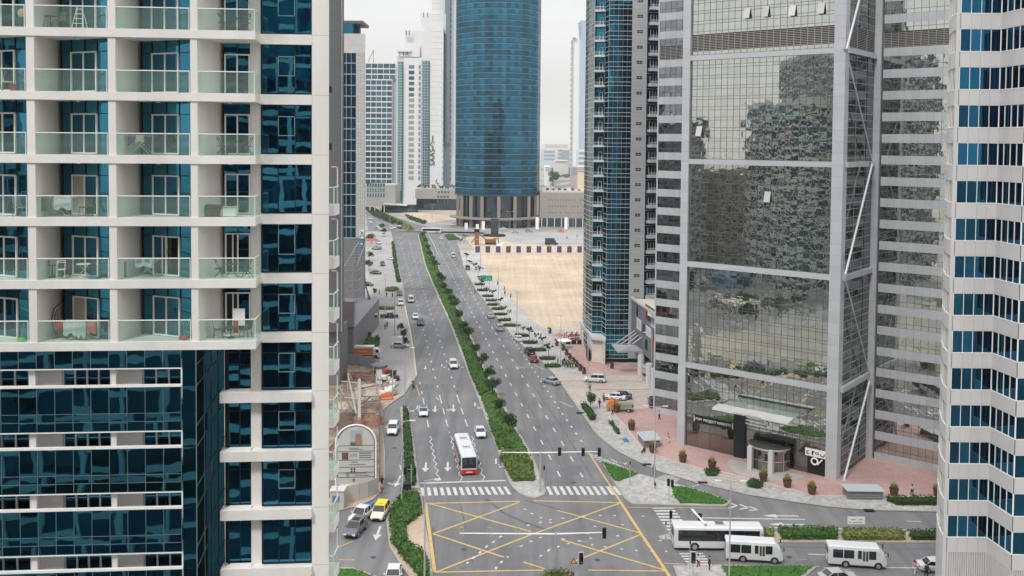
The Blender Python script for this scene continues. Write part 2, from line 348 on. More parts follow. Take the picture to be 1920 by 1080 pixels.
# ---- lower glazed part with slot openings
u340, u368, u0g = UU(340, 800, 2), UU(368, 800, 2), UU(-80, 800, 2)
zt = FZ(5) - .43
zo = [39.4 - 3.19 * j for j in range(12)]
px = 33.8
cols = [UU(340 - px * i, 800, 2) for i in range(13)]
prev = zt
for j in range(9):
    zb = zo[j]; ztp = zb + (.86 if j == 0 else .78); hi = prev
    g = MB(); f = MB()
    hs = [ztp] + ([] if j == 0 else [ztp + (hi - ztp) * .215, ztp + (hi - ztp) * .40]) + [hi]
    for i in range(12):
        for a in range(len(hs) - 1): g.fpane(fr, cols[i + 1], cols[i], hs[a], hs[a + 1], 2.0 - .0, .0035)
    o = g.build('glass_parapet', GLP, AB)
    for i in range(13): f.fbox(fr, cols[i] - .012, cols[i] + .012, ztp, hi, 2.0, 2.03)
    for a in hs[:-1]: f.fbox(fr, cols[12], cols[0], a - .01, a + .01, 2.0, 2.028)
    f.build('frame', mat('thin_mullion', '6A7F86', .4), o)
    s = MB(); s.fbox(fr, cols[12], u340 + .06, ztp - .05, ztp, 1.9, 2.06); s.fbox(fr, cols[12], u340 + .06, zb - .12, zb, 1.9, 2.07); s.fbox(fr, u340 - .0, u340 + .07, zb, ztp - .06, 1.9, 2.05)
    o = s.build('slot_opening', FRAMEW, AB)
    q = MB()
    segs = [(-60, 2, 'g'), (2, 55, 'g'), (55, 67, 'p'), (67, 119, 'w'), (119, 208, 'g'), (208, 218, 'p'), (218, 269, 'w'), (269, 341, 'g')]
    for (a, b, t) in segs:
        ua, ub = UU(a, 800, 1.3), UU(b, 800, 1.3)
        if t == 'w': q.fbox(fr, ua, ub, zb - .9, ztp + .3, 1.3, 1.45)
        elif t == 'p': q.fbox(fr, UU(a, 800, 1.85), UU(b, 800, 1.85), zb - .9, ztp, .5, 1.85)
        else:
            gg = MB(); ff = MB(); n = max(1, round((b - a) / 23)); rr = [ua + (ub - ua) * i / n for i in range(n + 1)]
            for i in range(n): gg.fpane(fr, rr[i], rr[i + 1], zb - .9, ztp + .3, 1.2, .006)
            for i in range(n + 1): ff.fbox(fr, rr[i] - .04, rr[i] + .04, zb - .9, ztp + .3, 1.2, 1.28)
            ff.fbox(fr, ua, ub, zb - .9, zb - .86, 1.2, 1.27); og_ = gg.build('slot_glazing', GLD, o); ff.build('slot_mullion', FRAMEW, og_)
    q.fbox(fr, cols[12], u340, zb - 1.1, zb - .95, -.3, 1.85)
    q.build('slot_wall', WALLW, o)
    # glazed return running back to the window column
    g2 = MB(); f2 = MB(); nf = zb - .1
    for hh in ((nf, nf + (hi - nf) * .35), (nf + (hi - nf) * .35, nf + (hi - nf) * .55), (nf + (hi - nf) * .55, hi)): g2.fpane(fr, u340 + .07, u368, hh[0], hh[1], 2.0, .004)
    R = Fr(P2(fr, u368, 2.0), q=P2(fr, UU(421, 800, -6.5), -6.5))
    for i in range(4):
        a, b = R.L * i / 4, R.L * (i + 1) / 4
        g2.fpane(R, a, b, nf, nf + 1.1, 0, .003); g2.fpane(R, a, b, nf + 1.1, hi, 0, .003); f2.fbox(R, a - .02, a + .02, nf, hi, 0, .03)
    f2.fbox(R, 0, R.L, nf - .02, nf + .02, 0, .03); f2.fbox(R, 0, R.L, nf + 1.08, nf + 1.12, 0, .03); f2.fbox(fr, u368 - .02, u368 + .02, nf, hi, 2.0, 2.03)
    o = g2.build('corner_glazing', GLP, AB); f2.build('corner_mullions', mat('thin_mullion', '6A7F86', .4), o)
    prev = zb - .11
B = MB(); B.fbox(fr, UU(-120, 800, -1.7), u340 - 1.2, 0, zt, -8, -.6); B.prism([P2(fr, UU(421, 800, -.4), -.5), P2(fr, UU(585), -.5), P2(fr, UU(585), -8), P2(fr, UU(421, 800, -.4), -8)], 0, FZ(-2.6)); B.build('core_wall', mat('core', '2A2F33', .8), AB)
# small side balconies beyond the corner pier
for k in range(3, 15):
    p = AY(617, 420, 58); x1 = AY(631, 420, 58).x; z = FZ(k) + .15
    m = MB(); m.box(p.x - .6, x1 + .02, 57.2, 58.9, z - .62, z); o = m.build('side_balcony', WHITE, AB)
    m = MB(); m.box(x1 - .04, x1 - .02, 57.3, 58.8, z, z + 1.05); m.box(p.x, x1 - .04, 57.28, 57.3, z, z + 1.05); m.build('glass_screen', RAILG, o)
    m = MB(); m.box(x1 - .06, x1, 57.24, 58.8, z + 1.05, z + 1.11); m.box(p.x, x1, 57.22, 57.3, z + 1.05, z + 1.11); m.box(x1 - .05, x1 + .005, 57.23, 57.29, z, z + 1.05)
    m.box(x1 - .12, x1 - .05, 58.74, 58.8, z, z + 2.3); m.box(p.x, x1 - .05, 58.74, 58.8, z + 2.24, z + 2.3); m.build('handrail', FRAMEW, o)
for zz in (FZ(0) - .35 - 2.6, FZ(1) - 2.9):
    m = MB(); p = AY(618, 100, 53.0); m.box(p.x - .1, p.x + .12, 52.8, 53.1, zz, zz + .35); m.tube((p.x - .3, 52.95, zz + .2), (p.x, 52.95, zz + .2), .03); m.build('wall_lamp', BLACK, AB)
# ------------------------------------------------------------ towers that only show mirrored in the facades
def env_tower(name, label, x0, x1, y0, y1, h, fh, wm, gm, bays_=3.4, hb=1.2, zb=0):
    t = thing(name, label, 'building', ((x0 + x1) / 2, (y0 + y1) / 2, 0), world=True)
    a = MB(); a.box(x0, x1, y0, y1, zb, h); a.build('glazing', gm, t)
    b = MB(); n = int((h - zb) / fh)
    for i in range(n + 1): b.box(x0 - .5, x1 + .5, y0 - .5, y1 + .5, zb + i * fh, zb + i * fh + hb)
    b.box(x0 - .5, x1 + .5, y0 - .5, y1 + .5, h, h + 1.5)
    for i in range(int((x1 - x0) / bays_) + 1):
        for y in (y0, y1): b.box(x0 + i * bays_ - .2, x0 + i * bays_ + .25, y - .6, y + .6, zb, h)
    for i in range(int((y1 - y0) / bays_) + 1):
        for x in (x0, x1): b.box(x - .6, x + .6, y0 + i * bays_ - .2, y0 + i * bays_ + .25, zb, h)
    b.build('frame', wm, t); return t
ENVG = glass('far_side_glass', (.06, .25, .34), (.004, .02, .03), refl=.7, wob=.004)
EDK = mat('env_dark', '3B4046', .7)
env_tower('apartment_tower', 'white gridded apartment block facing the balcony tower', -78, -3, -26, -6, 92, 3.2, WHITE, ENVG, 4.2, .5)
env_tower('apartment_tower', 'white gridded block south of the junction', 26, 92, -60, -34, 70, 3.4, WHITE, ENVG, 4.2, .6)
ENV2 = glass('env_grey_glass', (.26, .33, .36), (.05, .06, .065), refl=.7)
env_tower('office_tower', 'blue grey glass tower west of the balcony tower', -160, -118, 18, 48, 84, 3.6, mat('env_mid', 'B4B8B8', .7), ENV2, 3.2, .9)
env_tower('office_tower', 'lower wing of the blue grey glass tower', -158, -122, 49, 62, 66, 3.6, mat('env_slate', 'C4C2BC', .7), ENVG, 5.2, 1.3)
env_tower('office_tower', 'grey block west of the road', -215, -172, 74, 104, 60, 3.5, mat('env_grey', 'A3A29C', .7), ENV2, 3.4, 1.2)
env_tower('office_tower', 'low pale block on the sandy plot', -250, -200, 128, 170, 44, 3.5, mat('env_grey2', 'B8B2A4', .7), ENVG, 3.4, 1.4)
env_tower('office_tower', 'slim grey tower behind the plot', -290, -262, 70, 96, 76, 3.5, mat('env_mid', 'B4B8B8'), ENV2, 3.4, 1.4)
env_tower('apartment_tower', 'pale apartment block beside the sandy plot', -300, -262, 118, 150, 62, 3.4, WHITE, ENVG, 3.6, .8)
env_tower('office_tower', 'stone coloured block behind the plot', -215, -190, 36, 60, 40, 3.5, mat('env_stone', 'A59C90', .8), ENV2, 3.4, 1.4)
# ------------------------------------------------------------ main glass office tower on the right
GT = glass('bronze_mirror', (.70, .72, .67), (.045, .056, .062), refl=.82, wob=.0045, wscale=.8, tvar=.08, ivar=.5)
GTD = glass('side_mirror', (.34, .38, .39), (.010, .014, .015), refl=.8, wob=.006, wscale=.3, tvar=.3)
LINE = mat('mullion_dark', '5A5C58', .5); LINEL = mat('mullion_light', '9A9C98', .45)
LOUV = mat('louvre_metal', 'A09C98', .5, var=.1); LOUD = mat('louvre_void', '1E1A1A', .9)
OT = thing('office_tower', 'tall mirror glass office tower with silver columns, floor bands and a red paved forecourt', 'building', (45, 160, 0), world=True)
FT = Fr((30.2, 163.8), q=(49.7, 148.0)); ea = FT.e; L = FT.L
zbeams = (14.1, 31.5, 49.0, 66.5)
def curtain(F, u0, u1, z0, z1, rows, ncol, w, gm, parent, lm=LINE, tilt=.0035, part='glass_band', lw_=.03, vw=.8):
    du = (u1 - u0) / ncol; g = MB(); z = z0; f = MB(); i = 0; f.fbox(F, u0, u1, z0 - lw_, z0 + lw_, w, w + .05)
    while z < z1 - .05:
        h = min(rows[i % len(rows)], z1 - z)
        for c in range(ncol): g.fpane(F, u0 + c * du, u0 + c * du + du, z, z + h, w, tilt)
        z += h; i += 1
        if z < z1 - .1: f.fbox(F, u0, u1, z - lw_, z + lw_, w, w + .05)
    o = g.build(part, gm, parent)
    for c in range(ncol + 1): f.fbox(F, u0 + c * du - lw_ * vw, u0 + c * du + lw_ * vw, z0, z1, w, w + .045)
    f.build('mullions', lm, o); return o
def louvre(F, u0, u1, z0, z1, w, parent, nv=6, st=.27):
    d = MB(); d.fbox(F, u0, u1, z0, z1, w - .5, w - .25); o = d.build('louvre_band', LOUD, parent); s = MB(); z = z0 + .1
    P = F.p
    while z < z1 - .05:
        s.hexa([P(u0, z, w + .02), P(u1, z, w + .02), P(u1, z + .05, w - .2), P(u0, z + .05, w - .2), P(u0, z + .09, w + .02), P(u1, z + .09, w + .02), P(u1, z + .13, w - .2), P(u0, z + .13, w - .2)]); z += st
    for i in range(nv + 1): s.fbox(F, u0 + (u1 - u0) * i / nv - .03, u0 + (u1 - u0) * i / nv + .03, z0, z1, w - .1, w + .05)
    s.build('slats', LOUV, o)
NC = 22
z = 5.6
for k in range(30):
    zz = 14.1 + 3.5 * (k - 2) - .9 if k else 5.4
    pass
levels = []
z = 66.5
while z > 6: levels.append((z - 3.5, z)); z -= 3.5
levels += [(70.4 + 3.5 * i, 73.9 + 3.5 * i) for i in range(5)] + [(66.5, 67.6)]
for (a, b) in levels: curtain(FT, .15, L - .2, max(a, 5.2), b, (.5, 1.25, .5, 1.25), NC, 0, GT, OT, tilt=.002)
louvre(FT, .15, L - .2, 67.6, 70.4, 0, OT, 22)
bm = MB()
for zb in zbeams:
    bm = MB(); bm.fbox(FT, .1, L - .1, zb - .42, zb + .42, .02, .45); bm.build('transfer_beam', SILV, OT)
def pilaster(F, u0, u1, w0, w1, z1=92, name='pilaster'):
    p = MB(); z = 0
    while z < z1: p.fbox(F, u0, u1, z, z + 1.73, w0, w1); z += 1.75
    o = p.build(name, SILV, OT); b = MB(); b.fbox(F, u0 + .03, u1 - .03, 0, z1, w0 + .03, w1 - .03); b.build('joint_backing', JOINT, o)
pilaster(FT, -1.25, .15, -2, .5); pilaster(FT, L - .25, L + 1.5, -1.2, .5)
# opened vents, lit by the sky
for (a, b, s) in ((1402, 25, 1), (1437, 22, 1), (1487, 20, 1), (1541, 16, 1), (1312, 246, 1), (1440, 369, 1), (1314, 250, 0)):
    if not s: continue
    u, zc = FT.U(a, b); m = MB(); P = FT.p; hw, hh = .52, .85
    m.hexa([P(u - hw, zc - hh, .62), P(u + hw, zc - hh, .62), P(u + hw, zc - hh, .58), P(u - hw, zc - hh, .58), P(u - hw, zc + hh, .1), P(u + hw, zc + hh, .1), P(u + hw, zc + hh, .06), P(u - hw, zc + hh, .06)])
    o = m.build('open_window', glass('vent_glass', (.70, .69, .65), (.3, .3, .3), refl=.8, wob=0.0001), OT)
    m = MB(); m.fbox(FT, u - hw, u + hw, zc - hh, zc + hh, .01, .03); m.build('dark_opening', LOUD, o)
# side recess with bracing
Sa = FT.p(L + 1.45, 0, -.4); Sb = Vector((59.4, 158.0, 0)); FS = Fr((Sa.x, Sa.y), q=(Sb.x, Sb.y)); LS = FS.L
z = 66.5; lv = []
while z > 3: lv.append((max(z - 3.5, 0), z)); z -= 3.5
lv += [(70.4 + 3.5 * i, 73.9 + 3.5 * i) for i in range(5)]
for (a, b) in lv: curtain(FS, 0, LS, a, b, (1.0, 1.25, 1.25), 3, 0, GTD, OT, lm=LINEL, lw_=.045)
louvre(FS, 0, LS, 66.5, 70.4, 0, OT, 3)
for zb in zbeams: m = MB(); m.fbox(FS, 0, LS, zb - .42, zb + .42, .02, .5); m.build('transfer_beam', SILV, OT)
BRL = mat('brace_white', 'C2C4C8', .35, var=.03); BRD = mat('brace_white', 'D8DADD')
nodes = [((1587, 94), (1613, -8)), ((1587, 94), (1635, 300)), ((1636, 305), (1585, 515)), ((1584, 520), (1631, 705)), ((1631, 712), (1582, 896))]
for i, (p, q) in enumerate(nodes):
    w_ = .9; a = FS.U(p[0], p[1], w_); b = FS.U(q[0], q[1], w_)
    if i == 4: b = (b[0], 0.0)
    m = MB(); m.tube(FS.p(a[0], a[1], w_), FS.p(b[0], b[1], w_), .17 if i in (0, 2, 4) else .11, n=10); o = m.build('brace', BRL, OT)
    m = MB(); m.lathe([(.34, -.2), (.34, .2)], FS.p(a[0], a[1], w_ - .1), 8); m.build('brace_node', METAL, o)
m = MB(); bq = FS.p(FS.U(1582, 896, .9)[0], 0, .9); m.lathe([(.45, 0), (.45, .18), (.3, .3)], bq, 10); m.build('brace_foot', METAL, OT)
# wings
def wing(F, u0, u1, ncol, zlo, name_, gm=GT, top=90):
    du = (u1 - u0) / ncol; k = 0
    z = 66.45
    while z > -1:
        p = MB()
        for c in range(ncol): p.fbox(F, u0 + c * du + .015, u0 + (c + 1) * du - .015, max(z, 0), z + 1.4, -.1, .06)
        o = p.build('spandrel', SILV, OT); p = MB(); p.fbox(F, u0, u1, max(z, 0) + .02, z + 1.38, -.2, .03); p.build('joint_backing', JOINT, o)
        if z - 2.1 > -.5: curtain(F, u0, u1, max(z - 2.1, 0.1), z, (.75, 1.35), ncol, 0, gm, OT, tilt=.003, part='window_band')
        z -= 3.5
    louvre(F, u0, u1, 67.85, 70.4, 0, OT, ncol)
    z = 70.4
    while z < top:
        curtain(F, u0, u1, z, z + (1.4 if z == 70.4 else 2.1), (.7, 1.4), ncol, 0, gm, OT, part='window_band'); z += 1.4 if z == 70.4 else 2.1
        p = MB()
        for c in range(ncol): p.fbox(F, u0 + c * du + .015, u0 + (c + 1) * du - .015, z, z + 1.4, -.1, .06)
        p.build('spandrel', SILV, OT); z += 1.4
wl = Vector((32.1, 180.0, 0)) - FT.e * 5.4; FL = Fr((wl.x, wl.y), q=(32.1 + .4, 180 - .3)); wing(FL, 0, FL.L, 5, 0, 'l', GTD)
FW = Fr((59.4 + 1.0, 158.0 - .85), math.atan2(ea.y, ea.x)); wing(FW, 0, 20.7, 18, 0, 'r')
pilaster(Fr((59.4, 158.0), math.atan2(ea.y, ea.x)), -.3, 1.05, -1.5, .5)
b = MB(); pA = FT.p(-1.0, 0, -1.9); pB = FT.p(L + 1.3, 0, -1.0)
b.prism([(pA.x, pA.y), (pB.x, pB.y), (Sb.x - .3, Sb.y + .3), (60.2, 157.6), FW.p(20.7, 0, -.25)[:2], (110, 190), (60, 230), (40, 212), FL.p(-.0, 0, -3)[:2], FL.p(0, 0, -.25)[:2], FL.p(FL.L, 0, -.25)[:2]], 0, 90)
b.build('core_wall', mat('core2', '4A4D50', .8), OT)
b = MB(); b.fbox(FL, -.3, 0, 0, 92, -3, .1); b.build('end_wall', SILV, OT)
# ground floor: shopfront, sign band, vestibule, canopy
SHOP = glass('shop_glass', (.42, .40, .38), (.03, .025, .022), refl=.6, wob=.006)
curtain(FT, .15, L - .2, .15, 5.2, (2.6, 2.45), 11, 0, SHOP, OT, part='shopfront')
SIGNB = mat('sign_black', '14181C', .5, var=.05); SIGNW = mat('sign_white', 'E8E8E6', .5, var=.03)
ua, za = FT.U(1299, 812); ub, zb = FT.U(1377, 829)
m = MB(); m.fbox(FT, ua, ub, 4.45, 5.75, .05, .16); sg = m.build('fascia_sign', SIGNB, OT)
text('sign_lettering', "P'SM  PROJECT MARKETS", .60, SIGNW, sg, FT.p((ua + ub) / 2, 5.1, .18), FT.e, (0, 0, 1))
m = MB(); 
for uu in (ua + .25, ub - .35): m.fbox(FT, uu, uu + .12, 4.6, 5.6, .16, .2)
m.build('sign_end_mark', SIGNW, sg)
ua, za = FT.U(1511, 856); ub, zb = FT.U(1551, 861)
m = MB(); m.fbox(FT, ua, ub, 3.0, 4.2, .2, .35); sg = m.build('projecting_sign', SIGNW, OT)
ss = MB(); uc_ = (ua + ub) / 2; Q_ = lambda a_, b_: FT.p(uc_ + a_, 3.6 + b_, .38)
ss.path([Q_(-1.15, .22), Q_(-1.4, .1), Q_(-1.45, -.1), Q_(-1.3, -.28), Q_(-1.05, -.3)], .07); ss.build('bracket_letter', SIGNB, sg)
ss = MB(); ss.fbox(FT, uc_ - .62, uc_ - .4, 3.25, 3.95, .35, .39); ss.fbox(FT, uc_ - .4, uc_ - .15, 3.7, 3.85, .35, .39); ss.build('bar_letter', SIGNB, sg)
ss = MB(); ss.path([Q_(-.05, .18), Q_(.45, .18), Q_(.45, -.12), Q_(.0, -.12), Q_(.0, .16)], .045); ss.build('box_letter', SIGNB, sg)
ss = MB(); ss.path([Q_(.75, .05), Q_(.85, -.22), Q_(1.1, -.32), Q_(1.35, -.2), Q_(1.4, .12)], .075); ss.build('cup_letter', SIGNB, sg)
m = MB(); c = FT.p((ua + ub) / 2 - .1, 2.35, .5); nn = FT.n
ring = [c + FT.e * (math.cos(t) * .5) + Vector((0, 0, math.sin(t) * .5)) for t in [i * math.pi / 8 for i in range(17)]]
m.path(ring, .14, 6); m.tube(c + FT.e * .5 + Vector((0, 0, -.4)), c + FT.e * 1.2 + Vector((0, 0, .45)), .12); m.build('ring_emblem', SIGNW, sg)
m = MB(); m.fbox(FT, ua + .3, ub - .4, 0.02, 2.9, .06, .1); m.build('shop_doorway', LOUD, OT)
m = MB(); m.fbox(FT, FT.U(1378, 820)[0], FT.U(1398, 820)[0], .1, 9.0, .06, .5); m.build('entrance_pylon', mat('pylon', '1B232C', .25), OT)
uc = (FT.U(1408, 845, 4.5)[0] + FT.U(1447, 850, 4.5)[0]) / 2 - .2
vc = FT.p(uc + .1, 0, .9); V = MB(); n = 20; a0 = math.atan2(FT.e.y, FT.e.x)
arc = [vc + Vector((math.cos(a0 - math.pi * i / n), math.sin(a0 - math.pi * i / n), 0)) * 3.3 for i in range(n + 1)]
for i in range(n): V.face([arc[i], arc[i + 1], arc[i + 1] + Vector((0, 0, 3.6)), arc[i] + Vector((0, 0, 3.6))])
o = V.build('glass_vestibule', SHOP, OT); V = MB()
V.path([p + Vector((0, 0, .12)) for p in arc], .12, 6); V.path([p + Vector((0, 0, 3.6)) for p in arc], .16, 6); V.path([p + Vector((0, 0, 1.8)) for p in arc], .05, 6)
for i in (3, 7, 13, 17): V.tube(arc[i], arc[i] + Vector((0, 0, 3.6)), .07)
V.build('vestibule_frame', METAL, o)
m = MB(); m.prism([(p.x, p.y) for p in arc], 3.6, 3.95); m.build('vestibule_roof', mat('vest_roof', '403F3E', .6), o)
m = MB(); pd = [vc + FT.n * 1.0 + Vector((math.cos(a0 - math.pi * i / 24), math.sin(a0 - math.pi * i / 24), 0)) * 6.3 for i in range(25)]; m.prism([(p.x, p.y) for p in pd], .1, .22); m.build('entrance_pad', mat('pad_stone', 'A9A59F', .7), OT)
for px_ in (1408, 1447):
    u, _ = FT.U(px_, 862, 4.2); m = MB(); m.fbox(FT, u - .38, u + .38, 0, 3.9, 4.1, 4.8); m.build('entrance_column', PALE, OT)
u0c, zc0 = FT.U(1366, 757, .5); u1c, _ = FT.U(1500, 778, .5)
m = MB(); P = FT.p
m.hexa([P(u0c, 9.1, 3.6), P(u1c, 9.1, 3.6), P(u1c, 9.2, .1), P(u0c, 9.2, .1), P(u0c, 9.2, 3.6), P(u1c, 9.2, 3.6), P(u1c, 9.3, .1), P(u0c, 9.3, .1)])
o = m.build('entrance_canopy', clear_glass('canopy_glass', (.45, .5, .48), .6, .3), OT)
m = MB(); m.hexa([P(u0c - .3, 8.95, 5.8), P(u1c + .3, 8.95, 5.8), P(u1c + .3, 9.05, 3.6), P(u0c - .3, 9.05, 3.6), P(u0c - .3, 9.25, 5.7), P(u1c + .3, 9.25, 5.7), P(u1c + .3, 9.5, 3.6), P(u0c - .3, 9.5, 3.6)]); m.build('canopy_edge', mat('canopy_white', 'BDBCB8', .5), o)
for i_ in range(11): m = MB(); uu = (u0c + u1c) / 2 - 2.6 + i_ * .42; m.fbox(FT, uu, uu + .22 + .08 * (i_ % 3), 9.02, 9.2, 5.76, 5.84); m.build('faint_letter', mat('letter_grey', 'A9A9A9', .4), o)
u_, z_ = FT.U(1424, 812, .3)
for i in range(3): m = MB(); m.fbox(FT, u_ - 2.6 + i * .1, u_ + .8 - i * .3, 6.0 + i * .55, 6.2 + i * .55, .1, .3); m.build('lobby_light_strip', SIGNW, OT)
# ------------------------------------------------------------ right edge tower with stepped facade
ET = thing('office_tower', 'white and blue banded office tower with stepped facade at the right edge', 'building', (50, 95, 0), world=True)
GE = glass('blue_office_glass', (.022, .16, .30), (.002, .012, .025), refl=.85, wob=.003, wscale=.4, tvar=.55, ivar=.9)
p1 = AY(1865, 500, 89); p0 = AY(1789, 500, 89); pm = AY(1783, 500, 89.3); pl = AY(1770, 500, 94.5)
pts = [(pl.x + 6, 104), (pl.x, pl.y), (AY(1775, 500, 91.2).x, 91.2), (pm.x, pm.y), (p0.x, p0.y), (p1.x, p1.y), (AY(1913, 500, 85.2).x, 85.2), (54, 85.2), (54, 80)]
muls = {0: 3, 1: 2, 2: 2, 4: 3.33, 5: 3.5, 6: 3, 7: 3}
PW = mat('office_panel', 'C6C4C4', .45, var=.04, rnd=.03, scale=.3)
for si in range(len(pts) - 1):
    F = Fr(pts[si], q=pts[si + 1]); Ls = F.L
    if si == 3:
        m = MB(); z = 0
        while z < 80: m.fbox(F, 0, Ls, z, z + 3.48, -.3, .12); z += 3.5
        m.build('corner_strip', PW, ET); continue
    for k in range(-3, 15):
        zt = 60.7 - 3.5 * k
        if zt < 14: break
        m = MB(); nn = 4 if si in (4, 6, 7) else (5 if si == 5 else 1)
        for c in range(nn): m.fbox(F, Ls * c / nn + .008, Ls * (c + 1) / nn - .008, zt - 1.4, zt, -.3, .08)
        o = m.build('spandrel', PW, ET)
        m = MB(); m.fbox(F, 0, Ls, zt - 1.38, zt - .02, -.3, .05); m.build('joint_backing', JOINT, o)
        m = MB(); m.fbox(F, 0, Ls, zt, zt + .06, -.3, .1); m.build('sill', FRAMEW, o)
        n_ = {4: 4, 5: 4}.get(si, 3); g = MB()
        for c in range(n_): g.fpane(F, Ls * c / n_, Ls * (c + 1) / n_, zt + .05, zt + 2.1, 0, .004)
        o = g.build('window_band', GE if si >= 3 else GTD, ET); m = MB()
        for c in range(n_ + 1): m.fbox(F, Ls * c / n_ - .022, Ls * c / n_ + .022, zt + .05, zt + 2.1, 0, .07)
        m.fbox(F, 0, Ls, zt + 2.07, zt + 2.1, 0, .07); m.build('mullions', FRAMEW, o)
    m = MB(); nr = max(2, int(Ls / .2))
    for c in range(nr): m.fbox(F, Ls * (c + .15) / nr, Ls * (c + .75) / nr, 0, 13.8, -.2, .08)
    m.fbox(F, 0, Ls, 0, 13.8, -.3, -.05); m.build('ribbed_base', PW, ET)
m = MB(); m.prism([(x + .35, y + .35) for x, y in pts] + [(90, 80), (90, 104)], 0, 76); m.build('core_wall', mat('core', '2A2F33'), ET)
# ------------------------------------------------------------ teal residential tower
RT = thing('apartment_tower', 'teal glass residential tower with grey panelled spine and stacked white balconies', 'building', (28, 235, 0), world=True)
GR = glass('res_teal', (.022, .21, .32), (.002, .016, .026), refl=.8, wob=.004, wscale=.2, tvar=.5)
GRG = glass('res_grey', (.36, .42, .42), (.02, .03, .03), refl=.7, wob=.006, wscale=.3)
wht = mat('thin_white', 'C6CACB', .5)
def X(px, D): return AY(px, 400, D).x
rp_ = [(X(1095, 243), 243), (X(1100, 236), 236), (X(1112, 229.5), 229.5), (X(1131, 229), 229), (X(1138, 225), 225), (X(1181, 225), 225), (X(1209, 225), 225), (X(1243, 227), 227)]
PNL = mat('stone_panel', 'A4A5A6', .6, var=.05, rnd=.05)
fh = 3.57; zt0 = 52 + (270 - 147.5) / 8.0
lev = [15.5 + fh * i for i in range(-4, 22)]
for z in lev:
    if z < 0: z = 0
    for si in range(7):
        F = Fr(rp_[si], q=rp_[si + 1]); Ls = F.L; h = fh
        if si in (0, 1):
            curtain(F, 0, Ls, z, z + h, (.9, 1.3, 1.37), 2, 0, GRG, RT, lm=wht, lw_=.045, vw=.25, part='window_band')
        elif si == 2 and z > 15:
            g = MB(); g.fpane(F, 0, Ls, z, z + h, -1.5, .002); o = g.build('recessed_glazing', GR, RT)
            m = MB(); m.fbox(F, .9, 1.0, z, z + 2.3, -1.5, -1.4); m.fbox(F, 1.7, 1.8, z, z + 2.3, -1.5, -1.4); m.fbox(F, .9, 1.8, z + 2.2, z + 2.3, -1.5, -1.4); m.build('door_frame', FRAMEW, o)
            m = MB(); m.fbox(F, -.1, Ls, z - .15, z + .35, -1.6, .25); m.fbox(F, -.1, Ls - .2, z + 1.0, z + 1.08, .12, .22)
            for i in range(9): m.fbox(F, -.1 + i * Ls / 9, -.05 + i * Ls / 9, z + .35, z + 1.0, .14, .2)
            m.build('balcony', wht, RT)
        elif si in (2, 3, 4):
            curtain(F, 0, Ls, z, z + h, (.85, 1.1, 1.62) if si != 4 else (.85, 1.1, 1.62), {2: 2, 3: 1, 4: 5}[si], 0, GR, RT, lm=wht, lw_=.045, vw=.25, part='window_band')
        elif si == 5:
            m = MB(); 
            for i in range(4): m.fbox(F, 0, Ls, z + i * h / 4 + .01, z + (i + 1) * h / 4 - .015, -.3, .05)
            o = m.build('stone_spine', PNL, RT); m = MB(); m.fbox(F, 0, Ls, z, z + h, -.35, .02); m.build('joint_backing', JOINT, o)
            m = MB()
            for a in (1.15, 1.85): m.fbox(F, a, a + .6, z + 1.5, z + 2.2, .02, .07)
            o = m.build('louvre_window', BLACK, RT); m = MB(); m.fbox(F, 1.1, 2.5, z + 1.8, z + 1.86, .05, .1); m.build('transom', wht, o)
        else:
            g = MB(); g.fpane(F, 0, Ls, z, z + h, -.6, .003); g.fpane(F, 0, .7, z, z + h, -.58, .003); o = g.build('window_band', GR, RT)
            m = MB(); m.fbox(F, 0, Ls, z + 2.9, z + 2.96, -.6, -.5)
            for a in (1.2, 2.0, 2.8): m.fbox(F, a, a + .08, z, z + 2.4, -.6, -.5)
            m.build('mullions', wht, o)
            if z > 15:
                m = MB(); m.fbox(F, .75, Ls - .1, z - .1, z + .55, -.6, .7); m.fbox(F, .75, Ls - .1, z + 1.05, z + 1.13, .58, .68)
                for i in range(12): m.fbox(F, .78 + i * (Ls - .95) / 12, .84 + i * (Ls - .95) / 12, z + .55, z + 1.05, .6, .66)
                m.build('balcony', wht, RT)
m = MB(); m.prism([(x + .4, y + 1.9) for x, y in rp_] + [(45, 255), (25, 262)], 0, 92); m.build('core_wall', mat('core2', '4A4D50'), RT)
# cream lobby block at its foot
m = MB(); lb = [(X(1092, 246), 250), (X(1096, 242), 240), (X(1113, 226), 226), (X(1131, 225), 225), (X(1138, 222.5), 222.5), (X(1138, 225), 226), (20, 250)]
m.prism(lb, 0, 5.6); o = m.build('lobby_block', mat('cream_stone', 'CFC7BC', .7), RT)
m = MB(); m.prism([(X(1091, 240), 246), (X(1096, 240), 238), (X(1112, 225), 225), (X(1131, 224), 224), (X(1138, 221.5), 221.5), (X(1140, 225), 226), (20, 250)], 5.6, 6.3); m.build('lobby_cornice', wht, o)
m = MB()
for a in (1104, 1112): m.box(X(a, 228), X(a, 228) + .5, 226.5, 232, .2, 2.8)
m.build('lobby_door', DARKF, o)
